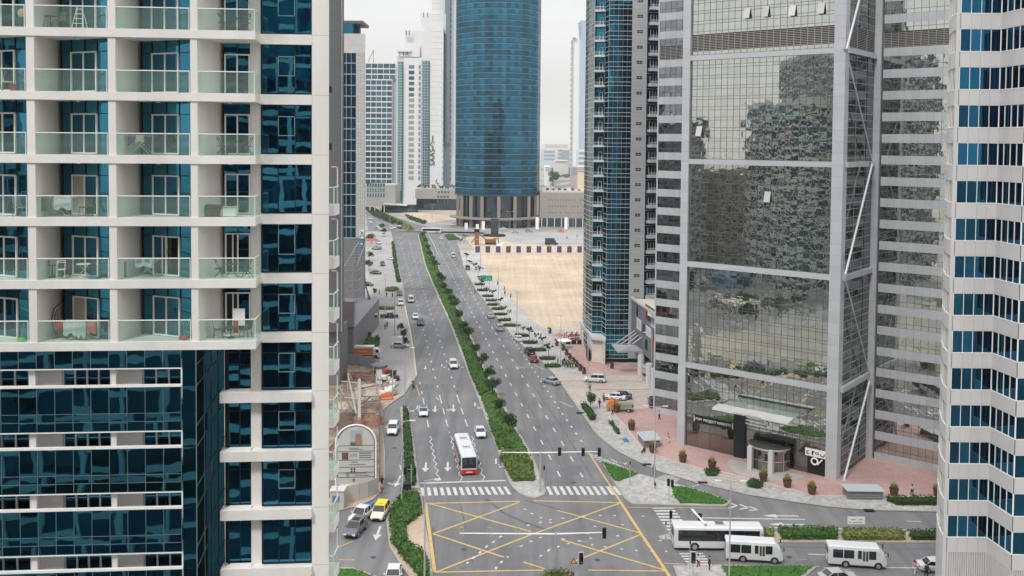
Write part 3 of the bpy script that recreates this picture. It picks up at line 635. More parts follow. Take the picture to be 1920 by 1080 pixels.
# flagged podium running towards the junction
FP = Fr((28.4, 225.0), q=(31.6, 198.0))
m = MB(); m.prism([FP.p(0, 0, 0)[:2], FP.p(FP.L, 0, 0)[:2], (45, 198), (45, 224)], 4.9, 15.4, bot=True); pod = m.build('podium', mat('podium_grey', '6F727A', .6, var=.08), RT)
m = MB(); m.prism([FP.p(-.2, 0, .3)[:2], FP.p(FP.L, 0, .3)[:2], FP.p(FP.L, 0, -.3)[:2], FP.p(-.2, 0, -.3)[:2]], 15.4, 15.9); m.build('podium_parapet', PALE, pod)
m = MB(); m.prism([FP.p(1, 0, -.5)[:2], FP.p(FP.L, 0, -.5)[:2], (45, 199), (45, 223)], 15.4, 15.6); m.build('podium_roof', mat('cream_stone', 'CFC7BC', .7), pod)
FLAGS = [((1208, 575), (1217, 592), 'A8503E', 'red'), ]
def pband(u0, u1, z0, z1, m_, nm, w_=.06): m = MB(); m.fbox(FP, u0, u1, z0, z1, .02, w_); return m.build(nm, m_, pod)
RED, GRN, WH, BK = mat('flag_red', 'B5452F', .6), mat('flag_green', '2E7D4A', .6), mat('flag_white', 'E4E6E2', .6), mat('flag_black', '22242A', .6)
for (px_, py_, sc2) in ((1210, 585, 1.0), (1223, 648, .72)):
    u, z = FP.U(px_, py_); z += .3
    hh = 3.3 * sc2; f = pband(u, u + 2.2 * sc2, z - hh / 2, z + hh / 2, RED, 'flag_panel')
    for i, mm in enumerate((BK, WH, GRN)):
        m = MB(); m.fbox(FP, u + 2.2 * sc2, u + 8.6 * sc2, z - hh / 2 + i * hh / 3, z - hh / 2 + (i + 1) * hh / 3, .02, .06); m.build('flag_stripe', mm, f)
for (px_, py_, wd, ht, mm, nm) in ((1195, 583, 1.4, 2.2, BLACK, 'podium_window'), (1198, 608, 4.2, 2.4, FRAMEW, 'podium_screen'), (1207, 617, 1.3, 2.2, BLACK, 'podium_window'), (1216, 622, 4.4, 2.1, FRAMEW, 'podium_screen'), (1224, 604, 3.2, 2.2, FRAMEW, 'podium_screen'), (1213, 592, 1.2, 1.6, BLACK, 'podium_window'), (1212, 646, 2.0, 2.4, BLACK, 'podium_window'), (1195, 632, 1.6, 2.0, BLACK, 'podium_window'), (1227, 632, 1.6, 2.2, BLACK, 'podium_window')):
    u, z = FP.U(px_, py_); o = pband(u - wd / 2, u + wd / 2, z - ht / 2, z + ht / 2, mm, nm)
    if mm is FRAMEW:
        m = MB()
        for i in range(7): m.fbox(FP, u - wd / 2 + wd * i / 7 + .05, u - wd / 2 + wd * i / 7 + .25, z - ht / 2 + .15, z + ht / 2 - .15, .055, .08)
        m.build('screen_perforation', mat('perf', '7A7D82', .6), o)
for (px_, D) in ((1206, 214), (1222, 204), (1232, 199.5)):
    m = MB(); m.lathe([(.8, 0), (.8, 4.9)], (X(px_, D), D, 0), 14); m.build('podium_column', PALE, RT)
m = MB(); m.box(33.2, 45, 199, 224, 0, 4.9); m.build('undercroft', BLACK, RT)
ca = [G(1147, 645, 6.8), G(1192, 647, 6.8), G(1206, 658, 5.6), G(1158, 659, 5.6)]
m = MB(); m.hexa([Vector(p) - Vector((0, 0, .35)) for p in (ca[3], ca[2], ca[1], ca[0])] + [ca[3], ca[2], ca[1], ca[0]]); o = m.build('entrance_canopy', mat('canopy_grey', '93969A', .5), RT)
m = MB()
for (a, b) in (((1155, 644), (1190, 620)), ((1165, 645), (1194, 624)), ((1176, 645), (1197, 628)), ((1186, 645), (1203, 632))):
    u, z = FP.U(*b); m = MB(); m.tube(G(a[0], a[1], 6.8), FP.p(u, z, 0), .12); m.build('tie_rod', PALE, o)
# ------------------------------------------------------------ round blue tower
CT = thing('office_tower', 'round blue glass tower standing on tall beige columns', 'building', (-9, 605, 0), world=True)
GC = glass('round_blue', (.05, .23, .34), (.003, .045, .085), refl=.55, wob=.006, wscale=.12, tvar=.5, ivar=.9)
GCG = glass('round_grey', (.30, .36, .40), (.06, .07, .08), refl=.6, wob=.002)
cx, cy, R0 = -9.2, 605.0, 26.6; NF = 64; cl = mat('round_line', '5F93AC', .5)
bandr = [random.random() for _ in range(60)]; colr = [.15 + .4 * random.random() for _ in range(80)]
k = 0; z = 20.3
while z < 150:
    g = MB(); gg = MB()
    for i in range(NF):
        a, b = 2 * math.pi * i / NF, 2 * math.pi * (i + 1) / NF; am = math.degrees((a + b) / 2)
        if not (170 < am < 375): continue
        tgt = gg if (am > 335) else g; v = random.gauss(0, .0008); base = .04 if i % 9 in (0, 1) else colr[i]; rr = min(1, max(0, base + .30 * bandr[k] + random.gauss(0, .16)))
        for (h0, h1) in ((0, 1.1), (1.1, 3.5)):
            tgt.face([(cx + (R0 + v) * math.cos(a), cy + (R0 + v) * math.sin(a), z + h0), (cx + (R0 - v) * math.cos(b), cy + (R0 - v) * math.sin(b), z + h0), (cx + (R0 - v) * math.cos(b), cy + (R0 - v) * math.sin(b), z + h1), (cx + (R0 + v) * math.cos(a), cy + (R0 + v) * math.sin(a), z + h1)], rr * (.6 if h0 == 0 else 1))
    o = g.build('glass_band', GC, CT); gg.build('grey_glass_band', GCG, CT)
    f = MB(); f.lathe([(R0 + .02, -.09), (R0 + .12, -.09), (R0 + .12, .09), (R0 + .02, .09)], (cx, cy, z), 64); f.build('floor_line', cl, o)
    z += 3.5; k += 1
m = MB(); m.lathe([(R0 - .6, 20.3), (R0 - .6, 150)], (cx, cy, 0), 48); m.build('core_wall', mat('core', '2A2F33'), CT)
m = MB(); m.lathe([(R0 + .1, 19.2), (R0 + .25, 20.4)], (cx, cy, 0), 64); m.build('soffit_ring', mat('teal_dark', '1D4756', .5), CT)
g = MB(); 
for i in range(40):
    a, b = math.pi + math.pi * i / 40, math.pi + math.pi * (i + 1) / 40
    for (z0, z1) in ((0, 5.2), (5.2, 12), (12, 19.2)): g.face([(cx + 23.5 * math.cos(a), cy + 23.5 * math.sin(a), z0), (cx + 23.5 * math.cos(b), cy + 23.5 * math.sin(b), z0), (cx + 23.5 * math.cos(b), cy + 23.5 * math.sin(b), z1), (cx + 23.5 * math.cos(a), cy + 23.5 * math.sin(a), z1)])
g.build('lobby_glazing', glass('lobby_glass', (.13, .20, .23), (.012, .025, .035), refl=.6), CT)
BEI = mat('beige_stone', '8A8178', .7, var=.06)
for px_ in (858, 866, 884, 905, 936, 966, 992, 1006):
    sx = (px_ - 960) / 1800 * 590 - cx; sx = max(-26, min(26, sx)); y_ = cy - math.sqrt(max(0, 26.3 ** 2 - sx * sx)); m = MB(); m.box(cx + sx - .95, cx + sx + .95, y_ - .8, y_ + .9, 0, 19.2); m.build('column', BEI, CT)
m = MB(); n = 40; ri = [(cx + 25 * math.cos(math.pi + math.pi * i / n), cy + 25 * math.sin(math.pi + math.pi * i / n)) for i in range(n + 1)]; ro = [(cx + 30 * math.cos(math.pi * 1.02 + math.pi * .96 * i / n), cy + 30 * math.sin(math.pi * 1.02 + math.pi * .96 * i / n)) for i in range(n + 1)]
for i in range(n):
    m.hexa([(*ri[i], 5.3), (*ro[i], 5.1), (*ro[i + 1], 5.1), (*ri[i + 1], 5.3), (*ri[i], 6.3), (*ro[i], 6.0), (*ro[i + 1], 6.0), (*ri[i + 1], 6.3)], .5)
m.build('canopy_ring', BEI, CT)
# ------------------------------------------------------------ boxes given by picture columns at a distance
def PX(px, D, py=300): return AY(px, py, D).x
def PZ(py, D, px=760): return AY(px, py, D).z
def wedge(m, px0, px1, z0, z1, D, dep=20):
    a, b, c, d = PX(px0, D), PX(px1, D), PX(px1, D + dep) - .3, PX(px0, D + dep)
    m.hexa([(a, D, z0), (b, D, z0), (c, D + dep, z0), (d, D + dep, z0), (a, D, z1), (b, D, z1), (c, D + dep, z1), (d, D + dep, z1)])
def fbx(m, px0, px1, z0, z1, D, dep=20, off=0): m.box(PX(px0, D), PX(px1, D), D - off, D + dep, z0, z1)
PB = thing('podium_building', 'grey low podium with small square recesses beside the round tower', 'building', (30, 600, 0), world=True)
TAUPE = mat('taupe_panel', '97908B', .7, var=.08)
D = 592
m = MB(); fbx(m, 1013, 1110, 5.5, 21.3, D, 34); o = m.build('wall', TAUPE, PB)
m = MB()
for i in range(14):
    for j in range(3):
        if random.random() < .8: x = PX(1030 + i * 5.3, D); m.box(x, x + .75, D - .05, D + .1, 8.5 + j * 3.9, 9.3 + j * 3.9)
m.build('recess_pattern', mat('recess', '6A645F', .8), o)
m = MB(); fbx(m, 1014, 1110, 0, 5.5, D + 2, 3); m.build('shop_glazing', glass('lobby_glass', (.2, .3, .3), (.02, .03, .04)), PB)
for p in (1016, 1026, 1040, 1053, 1066, 1080, 1093): m = MB(); fbx(m, p, p + 1.8, 0, 5.6, D, 1); m.build('column', PALE, PB)
m = MB(); fbx(m, 1018, 1110, 21.3, 22.6, D, 1.2); m.build('parapet', PALE, PB)
m = MB(); fbx(m, 1018, 1110, 21.35, 21.5, D + 1.3, 40); m.build('roof', mat('sand_roof', 'C9B7A2', .9), PB)
for i in range(6):
    m = MB(); a = 1022 + i * 12 + random.random() * 4; fbx(m, a, a + 5, 21.5, 22.8 + random.random(), D + 4 + 3 * random.random(), 5); m.build('roof_unit', mat('unit_dark', '544B47', .8), PB)
# white stepped tower and its podium
WT = thing('hotel_tower', 'white stepped tower with dotted windows and vertical lettering behind the boulevard', 'building', (-90, 800, 0), world=True)
WS = mat('far_white', 'D6D6D6', .75, var=.04); BG = mat('far_bluegrey', '7F909E', .7); DKW = mat('far_window', '46545E', .4)
GW = glass('far_teal', (.20, .36, .38), (.03, .08, .09), refl=.5, tvar=.5)
D = 790
def wb(px0, px1, pyt, z0=0, off=0, mm=WS, nm='wall_block', dep=25, par=None): m = MB(); fbx(m, px0, px1, z0, PZ(pyt, D, px0), D, dep, off); return m.build(nm, mm, par or WT)
wb(742.5, 757, 105, off=-2); wb(757, 790, 108, off=0); wb(790, 808, 100, off=-1, par=None); wb(806, 830, 52, off=1)
wb(757, 806, 57, z0=PZ(108, D), off=-4); wb(786, 836, 23, off=-8, z0=PZ(60, D)); wb(806, 850, -60, off=-12); o = wb(831, 843, -60, off=-10, mm=BG, nm='blue_shaft')
wb(834, 841, -60, z0=PZ(268, D), off=-9.5, mm=mat('far_slate', '6D7B87', .7), nm='slate_shaft', dep=5)
g = wb(745, 755, 115, off=-1.5, mm=GW, nm='glass_strip', dep=2); wb(792, 805, 114, off=-.4, mm=GW, nm='glass_strip', dep=2)
zz = 8
for (a_, b_, o_, t_) in ((745, 755, 3.8, 115), (792, 805, 2.6, 114)):
    m = MB()
    for i in range(52):
        z_ = 12 + i * 2.28
        if z_ < PZ(t_, D): m.box(PX(a_, D), PX(b_, D), D - o_, D - o_ + .6, z_, z_ + .35)
    for x_ in (a_ + (b_ - a_) * .33, a_ + (b_ - a_) * .66): m.box(PX(x_, D), PX(x_ + .8, D), D - o_ - .05, D - o_ + .5, 12, PZ(t_, D))
    m.build('strip_grid', mat('far_grid', '9FB0B4', .6), WT)
for i in range(44):
    m = MB(); z_ = 60 + i * 4.56; m.box(PX(808, D), PX(829, D), D - 1.12, D - .9, z_, z_ + .25); m.build('floor_joint', mat('far_joint', 'BDBDBC', .8), WT)
fhw = 4.56
wins = MB(); n = 0
def win(px0, px1, z0, z1, off, mm=DKW):
    m = MB(); m.box(PX(px0, D), PX(px1, D), D - off - .12, D - off + .1, z0, z1); return m.build('window', mm, WT)
for i in range(24):
    z = PZ(337, D) + i * fhw
    if z > PZ(120, D): break
    w1 = MB(); w1.box(PX(766, D), PX(776, D), D - .15, D + .1, z, z + 2.9); w1.build('window', GW if i > 14 else mat('far_shade', '8E9492', .6), WT)
    win(784.6, 787.8, z, z + 2.9, 0.2); m = MB(); m.box(PX(786.0, D), PX(786.5, D), D - .4, D - .2, z, z + 2.9); m.build('mullion', WS, WT)
    if i < 20: win(829.4, 831.2, z, z + 2.3, 1.1, mat('far_grey', '9AA0A4', .6)); win(845.3, 847.0, z + .3, z + 2.6, 12.1)
for i in range(24, 60):
    z = PZ(337, D) + i * fhw
    if z < PZ(-40, D): win(845.3, 847.0, z + .3, z + 2.6, 12.1)
LT = mat('far_letter', '35383C', .5)
text('tower_lettering', "SAAS", 6.2, LT, WT, (PX(811, D), D - 1.4, PZ(295, D, 811)), (0, 0, 1), (-1, 0, 0), ext=.1)
m = MB(); x0 = PX(810.5, D); 
def st(pts, r=.28): m.path([(x0 + a * .44, D - 1.4, PZ(267, D) + b * .44) for a, b in pts], r, 5)
st([(2, 13), (0, 11), (2, 9.5), (0, 8), (2, 6.5), (0, 5), (0, 0), (-3, -1), (-3.5, -4), (0, -6), (2, -7.5), (0, -9), (2, -10.5), (0, -12)]); st([(3, 3), (3, -2)])
m.build('tower_script', LT, WT)
for (a, b, t, n_) in ((757, 770, 57, 5), (744, 757, 96, 4), (757, 768, 93, 3), (787, 803, 23, 4)):
    for i in range(n_):
        m = MB(); x = a + (b - a) * (i + .3) / n_; m.box(PX(x, D), PX(x + 1.4, D), D - .2, D + .6, PZ(t + 9, D), PZ(t, D)); m.build('crown_slot', DKW if i % 2 else WS, WT)
wb(744, 770, 93, z0=PZ(97, D), off=1); wb(757, 786, 85, z0=PZ(106, D), off=-3, dep=1)
D = 730
P3 = thing('podium_building', 'grey low podium with a planted roof terrace left of the round tower', 'building', (-66, 740, 0), world=True)
m = MB(); fbx(m, 779, 862, 8.5, PZ(354, D), D, 40); o = m.build('wall', mat('podium_stone', 'A29E9C', .7, var=.04), P3)
for j in range(3):
    for i in range(4): m = MB(); x = 821 + i * 6 - j * .6; m.box(PX(x, D), PX(x + 3.6, D), D - .15, D + .1, PZ(361.5 + j * 8.5, D), PZ(358 + j * 8.5, D)); m.build('window', DKW, P3)
m = MB(); fbx(m, 781, 862, 0, 8.5, D + 1, 10); m.build('glazed_base', glass('lobby_glass', (.2, .3, .3), (.02, .03, .04)), P3)
P4 = thing('office_building', 'curved low office wing with blue window grid beneath the grid tower', 'building', (-115, 760, 0), world=True)
D = 700
m = MB(); fbx(m, 686, 741, 5, PZ(347, D), D, 30); o = m.build('wall', mat('podium_stone', 'A29E9C'), P4)
for j in range(3):
    m = MB(); z = PZ(372, D) + 1 + j * 3.7; m.box(PX(687, D), PX(723, D), D - .2, D + .1, z, z + 2.4); o2 = m.build('window_band', GW, P4)
    m = MB()
    for i in range(8): x = PX(687 + i * 5, D); m.box(x, x + .3, D - .3, D - .15, z, z + 2.4)
    m.build('mullions', WS, o2)
m = MB(); m.hexa([(PX(722, D), D - 8, 6.4), (PX(763, D), D - 2, 5.0), (PX(763, D), D + 8, 5.0), (PX(722, D), D + 8, 6.4), (PX(722, D), D - 8, 7.2), (PX(763, D), D - 2, 5.6), (PX(763, D), D + 8, 5.6), (PX(722, D), D + 8, 7.2)]); m.build('canopy', PALE, P4)
m = MB(); fbx(m, 716, 782, 0, 5, D + 6, 10); m.build('glazed_base', glass('lobby_glass', (.2, .3, .3), (.02, .03, .04)), P4)
for p in (693, 702, 711, 720): m = MB(); fbx(m, p, p + 1.6, 0, 5.5, D, 1.5); m.build('column', PALE, P4)
# grid tower
D = 860
GTW = thing('office_tower', 'blue glass tower with white horizontal grid behind the low curved wing', 'building', (-125, 880, 0), world=True)
m = MB(); fbx(m, 684, 742, 0, PZ(122, D), D + 2, 30); m.build('core_wall', mat('far_grid_grey', 'A6AAB2', .7), GTW)
GG_ = glass('far_navy', (.14, .28, .36), (.015, .04, .06), refl=.5, tvar=.5)
z = PZ(345, D); i = 0
while z < PZ(126, D):
    r = 741 if z > PZ(152, D) else 735
    g = MB(); nn = 5
    for c in range(nn): a = 685 + (r - 685) * c / nn; b = 685 + (r - 685) * (c + 1) / nn; g.face([(PX(a, D), D, z), (PX(b, D), D, z), (PX(b, D), D, z + 3.9), (PX(a, D), D, z + 3.9)])
    o = g.build('window_band', GG_, GTW); m = MB(); fbx(m, 685, r, z + 3.9, z + 4.92, D - .3, 2); 
    for c in range(nn + 1): a = PX(685 + (r - 685) * c / nn, D); m.box(a - .2, a + .2, D - .3, D, z, z + 3.9)
    m.build('grid_frame', WS, o); z += 4.92; i += 1
m = MB(); fbx(m, 687, 739, PZ(122, D), PZ(116, D), D + 8, 6); m.build('roof_structure', WS, GTW)
m = MB(); x = PX(698, D); m.tube((PX(688, D), D + 6, PZ(116, D)), (x, D + 6, PZ(93, D)), .3); m.tube((x, D + 6, PZ(93, D)), (x, D + 6, PZ(118, D)), .25); m.build('roof_crane', mat('crane_grey', '7A7673', .6), GTW)
# left glass tower with panelled edge
D = 285
LT2 = thing('office_tower', 'narrow glass tower with beige panelled edge and grey base behind the balcony tower', 'building', (-47, 300, 0), world=True)
GL2 = glass('l2_teal', (.03, .24, .38), (.003, .03, .05), refl=.75, tvar=.5, ivar=.9)
PNB = mat('beige_panel', 'C2BEBB', .65, rnd=.04); z = 23.2; fhh = 3.24
while z < 78:
    g = MB(); a, b = PX(640, D), PX(667.5, D); nn = 3
    for c in range(nn): g.fpane(Fr((a, D), 0.0), (b - a) * c / nn, (b - a) * (c + 1) / nn, z, z + fhh, 0, .004)
    o = g.build('window_band', GL2, LT2); m = MB(); F0 = Fr((a, D), 0.0)
    for c in range(nn + 1): m.fbox(F0, (b - a) * c / nn - .04, (b - a) * c / nn + .04, z, z + fhh, 0, .08)
    m.fbox(F0, 0, b - a, z - .08, z + .08, 0, .1); m.build('mullions', wht, o)
    m = MB(); a2, b2 = PX(668, D), PX(684, D)
    for c in range(4):
        for r_ in range(3): m.box(a2 + (b2 - a2) * c / 4 + .03, a2 + (b2 - a2) * (c + 1) / 4 - .03, D - .1, D + .3, z + r_ * fhh / 3 + .03, z + (r_ + 1) * fhh / 3 - .03)
    o = m.build('panel_edge', PNB, LT2); m = MB(); m.box(a2, b2, D - .05, D + .3, z, z + fhh); m.build('joint_backing', JOINT, o); z += fhh
zt = PZ(86, D, 660)
m = MB(); wedge(m, 640, 684.5, 78, zt + 3.6, D - .15, 24); m.build('crown_wall', PNB, LT2)
m = MB(); fbx(m, 640, 662, zt + 3.6, zt + 6.8, D, 10, .1); m.build('crown_glazing', GL2, LT2)
m = MB(); fbx(m, 640, 680, zt + 6.6, zt + 7.4, D, 12, .3); fbx(m, 672, 675, zt + 3.6, zt + 6.6, D + 3, 1.2); m.build('crown_roof', ANTH, LT2)
m = MB(); wedge(m, 640, 683.8, 0, 78, D + .3, 24); m.build('core_wall', mat('core2', '4A4D50'), LT2)
ANL = mat('grey_cladding', '77777B', .6, var=.06)
m = MB(); fbx(m, 640, 683.5, 0, 23.1, D, 2, .2); m.build('clad_base', ANL, LT2)
m = MB(); fbx(m, 667.5, 669, 0, 22.9, D - .4, 1); m.build('pipe', JOINT, LT2)
TLG = mat('sign_teal', '2E7F97', .5)
for (a, b, c_, d_, mm) in ((675, 683, 432, 448, FRAMEW), (676, 682, 449, 463, TLG)):
    m = MB(); m.box(PX(a, D), PX(b, D), D - .7, D - .3, PZ(d_, D), PZ(c_, D)); o = m.build('wall_sign', mm, LT2)
    if mm is FRAMEW: m = MB(); x = PX(676.2, D); zc = PZ(440, D); m.path([(x, D - .75, zc - .9), (x + .5, D - .75, zc + .9), (x + 1.0, D - .75, zc - .6)], .14); m.path([(x, D - .75, zc + 1.0), (x + .9, D - .75, zc + .5)], .12); m.build('sign_symbol', TLG, o)
    else: m = MB(); m.box(PX(677, D), PX(681, D), D - .8, D - .72, PZ(459, D), PZ(456, D)); m.build('sign_mark', FRAMEW, o)
# lattice stair frame in front of the base
D = 262; LF = mat('lattice_grey', '8D8F93', .5)
x0, x1 = PX(646, D), PX(669, D)
m = MB()
for (a, b) in ((x0, D), (x1, D), (x0 + .9, D + 8), (x1 + .3, D + 8)): m.tube((a, b, 8), (a, b, PZ(500, D)), .14)
zz = [8 + i * 2.8 for i in range(5)]
for i, z in enumerate(zz[:-1]): m.tube((x0, D, z), (x1, D, z), .12); m.tube((x0, D, z), (x1, D, zz[i + 1]), .09); m.tube((x1, D, z), (x0, D, zz[i + 1]), .09); m.tube((x1, D, z), (x1 + .3, D + 8, z), .1)
for i in range(12): z = PZ(500, D) + i * .62; y = D + i * 1.3; m.box(x0 + i * .12, x1 + .1, y, y + .3, z, z + .12)
m.tube((x0, D, PZ(500, D)), (x0 + 1.3, D + 16, PZ(455, D + 16)), .13); m.tube((x1, D, PZ(500, D)), (x1, D + 16, PZ(455, D + 16)), .13)
m.build('stair_lattice', LF, LT2)
# podium roofs and glass canopy
m = MB(); xa, xb = -48.0, PX(667, 228); m.box(xa, PX(671, 232), 226, 270, 0, 7.6); o = m.build('podium', ANL, LT2)
m = MB(); p = [G(637, 566, 8), G(665, 564, 8), G(664, 613, 8), G(638, 614, 8)]; m.prism([(q.x, q.y) for q in p], 7.7, 8.0); o2 = m.build('louvred_roof', mat('brown_roof', '4B3F40', .7), o)
m = MB()
for i in range(22): t = (i + .5) / 22; a = p[0].lerp(p[3], t); b = p[1].lerp(p[2], t); m.box(a.x, b.x, a.y - .12, a.y + .12, 8.0, 8.12)
m.build('slats', mat('brown_slat', '5C5052', .7), o2)
cp = [G(673, 590, 4.6), G(708, 590, 4.6), G(706, 568, 5.2), G(682, 568, 5.2)]
m = MB(); m.hexa([Vector(q) - Vector((0, 0, .15)) for q in cp] + cp); o = m.build('glass_canopy', mat('canopy_pale', 'B9C4BE', .3), LT2)
m = MB(); m.box(cp[0].x, cp[1].x, cp[0].y - .3, cp[0].y, 3.9, 4.55); m.build('canopy_fascia', mat('fascia_dark', '3A464C', .5), o)
for i in range(4): m = MB(); t = i / 4; m.tube((PX(684, 276), 276, 13.5 - i), cp[0].lerp(cp[1], .55 + .12 * i) + Vector((0, 2, .1)), .1); m.build('tie_rod', BLACK, o)
# grey slab tower just behind the balcony tower
D = 200
GS = thing('office_tower', 'plain dark grey slab tower rising just behind the balcony tower', 'building', (-38, 212, 0), world=True)
m = MB(); z = 12
wedge(m, 420, 638.5, 12, 90, D, 14); m.build('wall', ANTH, GS)
for i in range(24): m = MB(); m.box(-60, PX(638.5, D) + .05, D - .04, D, 12 + i * 3.3, 12.06 + i * 3.3); m.build('panel_joint', JOINT, GS)
m = MB(); wedge(m, 641.8, 644.6, 12, 90, D - .5, 12); m.build('edge_fin', mat('anth_dark', '45474C', .6), GS)
m = MB(); wedge(m, 638, 642.2, 12, 90, D + .3, 9); m.build('white_reveal', PALE, GS)
m = MB(); m.box(-60, PX(634, D), D + 2, D + 12, 0, 12); m.build('base_wall', ANL, GS)
# pale tower far right of the gap
D = 1450
FTW = thing('apartment_tower', 'slim pale blue tower with a rounded top far beyond the sandy plot', 'building', (110, 1460, 0), world=True)
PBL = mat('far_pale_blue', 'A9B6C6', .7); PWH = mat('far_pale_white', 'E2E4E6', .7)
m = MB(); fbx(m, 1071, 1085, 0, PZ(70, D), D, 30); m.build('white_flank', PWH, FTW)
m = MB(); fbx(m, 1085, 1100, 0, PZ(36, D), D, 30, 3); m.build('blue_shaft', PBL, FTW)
m = MB(); 
for i in range(26): fbx(m, 1068.5, 1071.5, i * 8, i * 8 + 5.5, D, 3, 4)
m.build('balcony_stack', mat('far_taupe', 'A7A29C', .7), FTW)
for i in range(7): m = MB(); fbx(m, 1081 + i * .6, 1085, PZ(40 + i * 4.5, D) - 1.5, PZ(40 + i * 4.5, D), D, 4, 5); m.build('roof_fin', PBL, FTW)
m = MB(); fbx(m, 1071, 1078, PZ(70, D), PZ(68, D), D, 10, 4); m.build('roof_deck', mat('far_taupe', 'A7A29C'), FTW)
# low far buildings
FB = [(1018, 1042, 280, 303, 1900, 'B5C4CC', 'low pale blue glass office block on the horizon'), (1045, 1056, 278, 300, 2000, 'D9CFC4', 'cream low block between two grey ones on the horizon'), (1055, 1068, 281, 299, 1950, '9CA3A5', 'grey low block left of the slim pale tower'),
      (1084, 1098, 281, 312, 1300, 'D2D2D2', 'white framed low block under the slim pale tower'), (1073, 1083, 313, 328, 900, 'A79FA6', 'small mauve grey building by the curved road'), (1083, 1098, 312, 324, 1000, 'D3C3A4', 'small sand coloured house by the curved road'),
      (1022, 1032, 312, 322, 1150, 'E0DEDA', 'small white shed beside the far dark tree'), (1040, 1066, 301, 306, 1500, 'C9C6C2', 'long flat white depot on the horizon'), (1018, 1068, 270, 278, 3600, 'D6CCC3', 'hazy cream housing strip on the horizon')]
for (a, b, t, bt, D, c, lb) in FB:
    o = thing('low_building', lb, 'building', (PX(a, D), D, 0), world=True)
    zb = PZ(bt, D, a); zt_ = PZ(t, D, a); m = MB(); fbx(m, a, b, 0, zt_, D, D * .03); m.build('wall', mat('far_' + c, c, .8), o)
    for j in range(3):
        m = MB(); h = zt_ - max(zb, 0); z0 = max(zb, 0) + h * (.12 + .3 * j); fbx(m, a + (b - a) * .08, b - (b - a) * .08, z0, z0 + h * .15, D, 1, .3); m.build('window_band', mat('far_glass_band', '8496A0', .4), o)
# ------------------------------------------------------------ ground, roads, paving
def ground_mat(name, c1, c2, scale=.05, fine=3.0, fv=.1, pat=None, pscale=1.0, rough=.9, c3=None):
    if name in _m: return _m[name]
    m, t, o = newmat(name); p = N(t, 'ShaderNodeBsdfPrincipled'); p.inputs['Roughness'].default_value = rough; p.inputs['Specular IOR Level'].default_value = .25
    geo = N(t, 'ShaderNodeNewGeometry'); n1 = N(t, 'ShaderNodeTexNoise'); n1.inputs['Scale'].default_value = scale; n1.inputs['Detail'].default_value = 8; n1.inputs['Roughness'].default_value = .6
    t.links.new(geo.outputs['Position'], n1.inputs[0]); r = N(t, 'ShaderNodeValToRGB'); r.color_ramp.elements[0].position = .36; r.color_ramp.elements[1].position = .64
    r.color_ramp.elements[0].color = lin(c1); r.color_ramp.elements[1].color = lin(c2)
    if c3: e = r.color_ramp.elements.new(.72); e.color = lin(c3)
    t.links.new(n1.outputs[0], r.inputs[0])
    n2 = N(t, 'ShaderNodeTexNoise'); n2.inputs['Scale'].default_value = fine; n2.inputs['Detail'].default_value = 5; t.links.new(geo.outputs['Position'], n2.inputs[0])
    mr = N(t, 'ShaderNodeMapRange'); mr.inputs[1].default_value = .25; mr.inputs[2].default_value = .75; mr.inputs[3].default_value = 1 - fv; mr.inputs[4].default_value = 1 + fv; t.links.new(n2.outputs[0], mr.inputs[0])
    s = N(t, 'ShaderNodeVectorMath', operation='SCALE'); t.links.new(r.outputs[0], s.inputs[0]); t.links.new(mr.outputs[0], s.inputs['Scale']); last = s.outputs[0]
    if pat:
        if pat == 'voronoi': v = N(t, 'ShaderNodeTexVoronoi'); v.inputs['Scale'].default_value = pscale; out = v.outputs['Color']; inp = v.inputs[0]
        else:
            v = N(t, 'ShaderNodeTexBrick'); v.inputs['Scale'].default_value = pscale; v.inputs['Color1'].default_value = (.75, .75, .75, 1); v.inputs['Color2'].default_value = (1.1, 1.1, 1.1, 1); v.inputs['Mortar'].default_value = (.55, .55, .55, 1); v.inputs['Mortar Size'].default_value = .03; out = v.outputs[0]; inp = v.inputs[0]
        t.links.new(geo.outputs['Position'], inp); bw = N(t, 'ShaderNodeRGBToBW'); t.links.new(out, bw.inputs[0]); m2 = N(t, 'ShaderNodeMapRange'); m2.inputs[3].default_value = .72; m2.inputs[4].default_value = 1.18; t.links.new(bw.outputs[0], m2.inputs[0])
        s3 = N(t, 'ShaderNodeVectorMath', operation='SCALE'); t.links.new(last, s3.inputs[0]); t.links.new(m2.outputs[0], s3.inputs['Scale']); last = s3.outputs[0]
    t.links.new(last, p.inputs['Base Color']); b = N(t, 'ShaderNodeBump'); b.inputs['Strength'].default_value = .3; b.inputs['Distance'].default_value = .03; t.links.new(n2.outputs[0], b.inputs['Height']); t.links.new(b.outputs[0], p.inputs['Normal'])
    t.links.new(p.outputs[0], o.inputs[0]); _m[name] = m; return m
ASPH = ground_mat('asphalt', (.150, .151, .156), (.200, .199, .200), .07, 14, .16)
COB = ground_mat('cobble_paving', (.36, .352, .335), (.45, .44, .42), .1, 3, .1, 'voronoi', 1.6)
PAVE = ground_mat('light_paving', (.27, .262, .25), (.34, .33, .315), .06, 2.5, .12, 'brick', .55)
REDP = ground_mat('red_paving', (.35, .225, .205), (.43, .285, .26), .09, 2.5, .12, 'brick', .8)
SAND = ground_mat('sand', (.42, .33, .24), (.55, .44, .33), .05, 1.2, .14, c3=(.58, .51, .43))
DIRT = ground_mat('site_dirt', (.16, .12, .095), (.34, .27, .21), .25, 1.5, .3)
CONC = mat('kerb_concrete', (.36, .33, .29), .85, var=.12, scale=.8)
YKERB = mat('yellow_line', (.55, .46, .30), .7, var=.15, scale=1.5)
WLINE = mat('white_line', (.56, .56, .55), .7, var=.3, scale=2.0)
YLINE = mat('yellow_box_line', (.58, .40, .15), .7, var=.3, scale=2.0)
SOIL = mat('soil', (.07, .055, .035), .95, var=.3, scale=2)
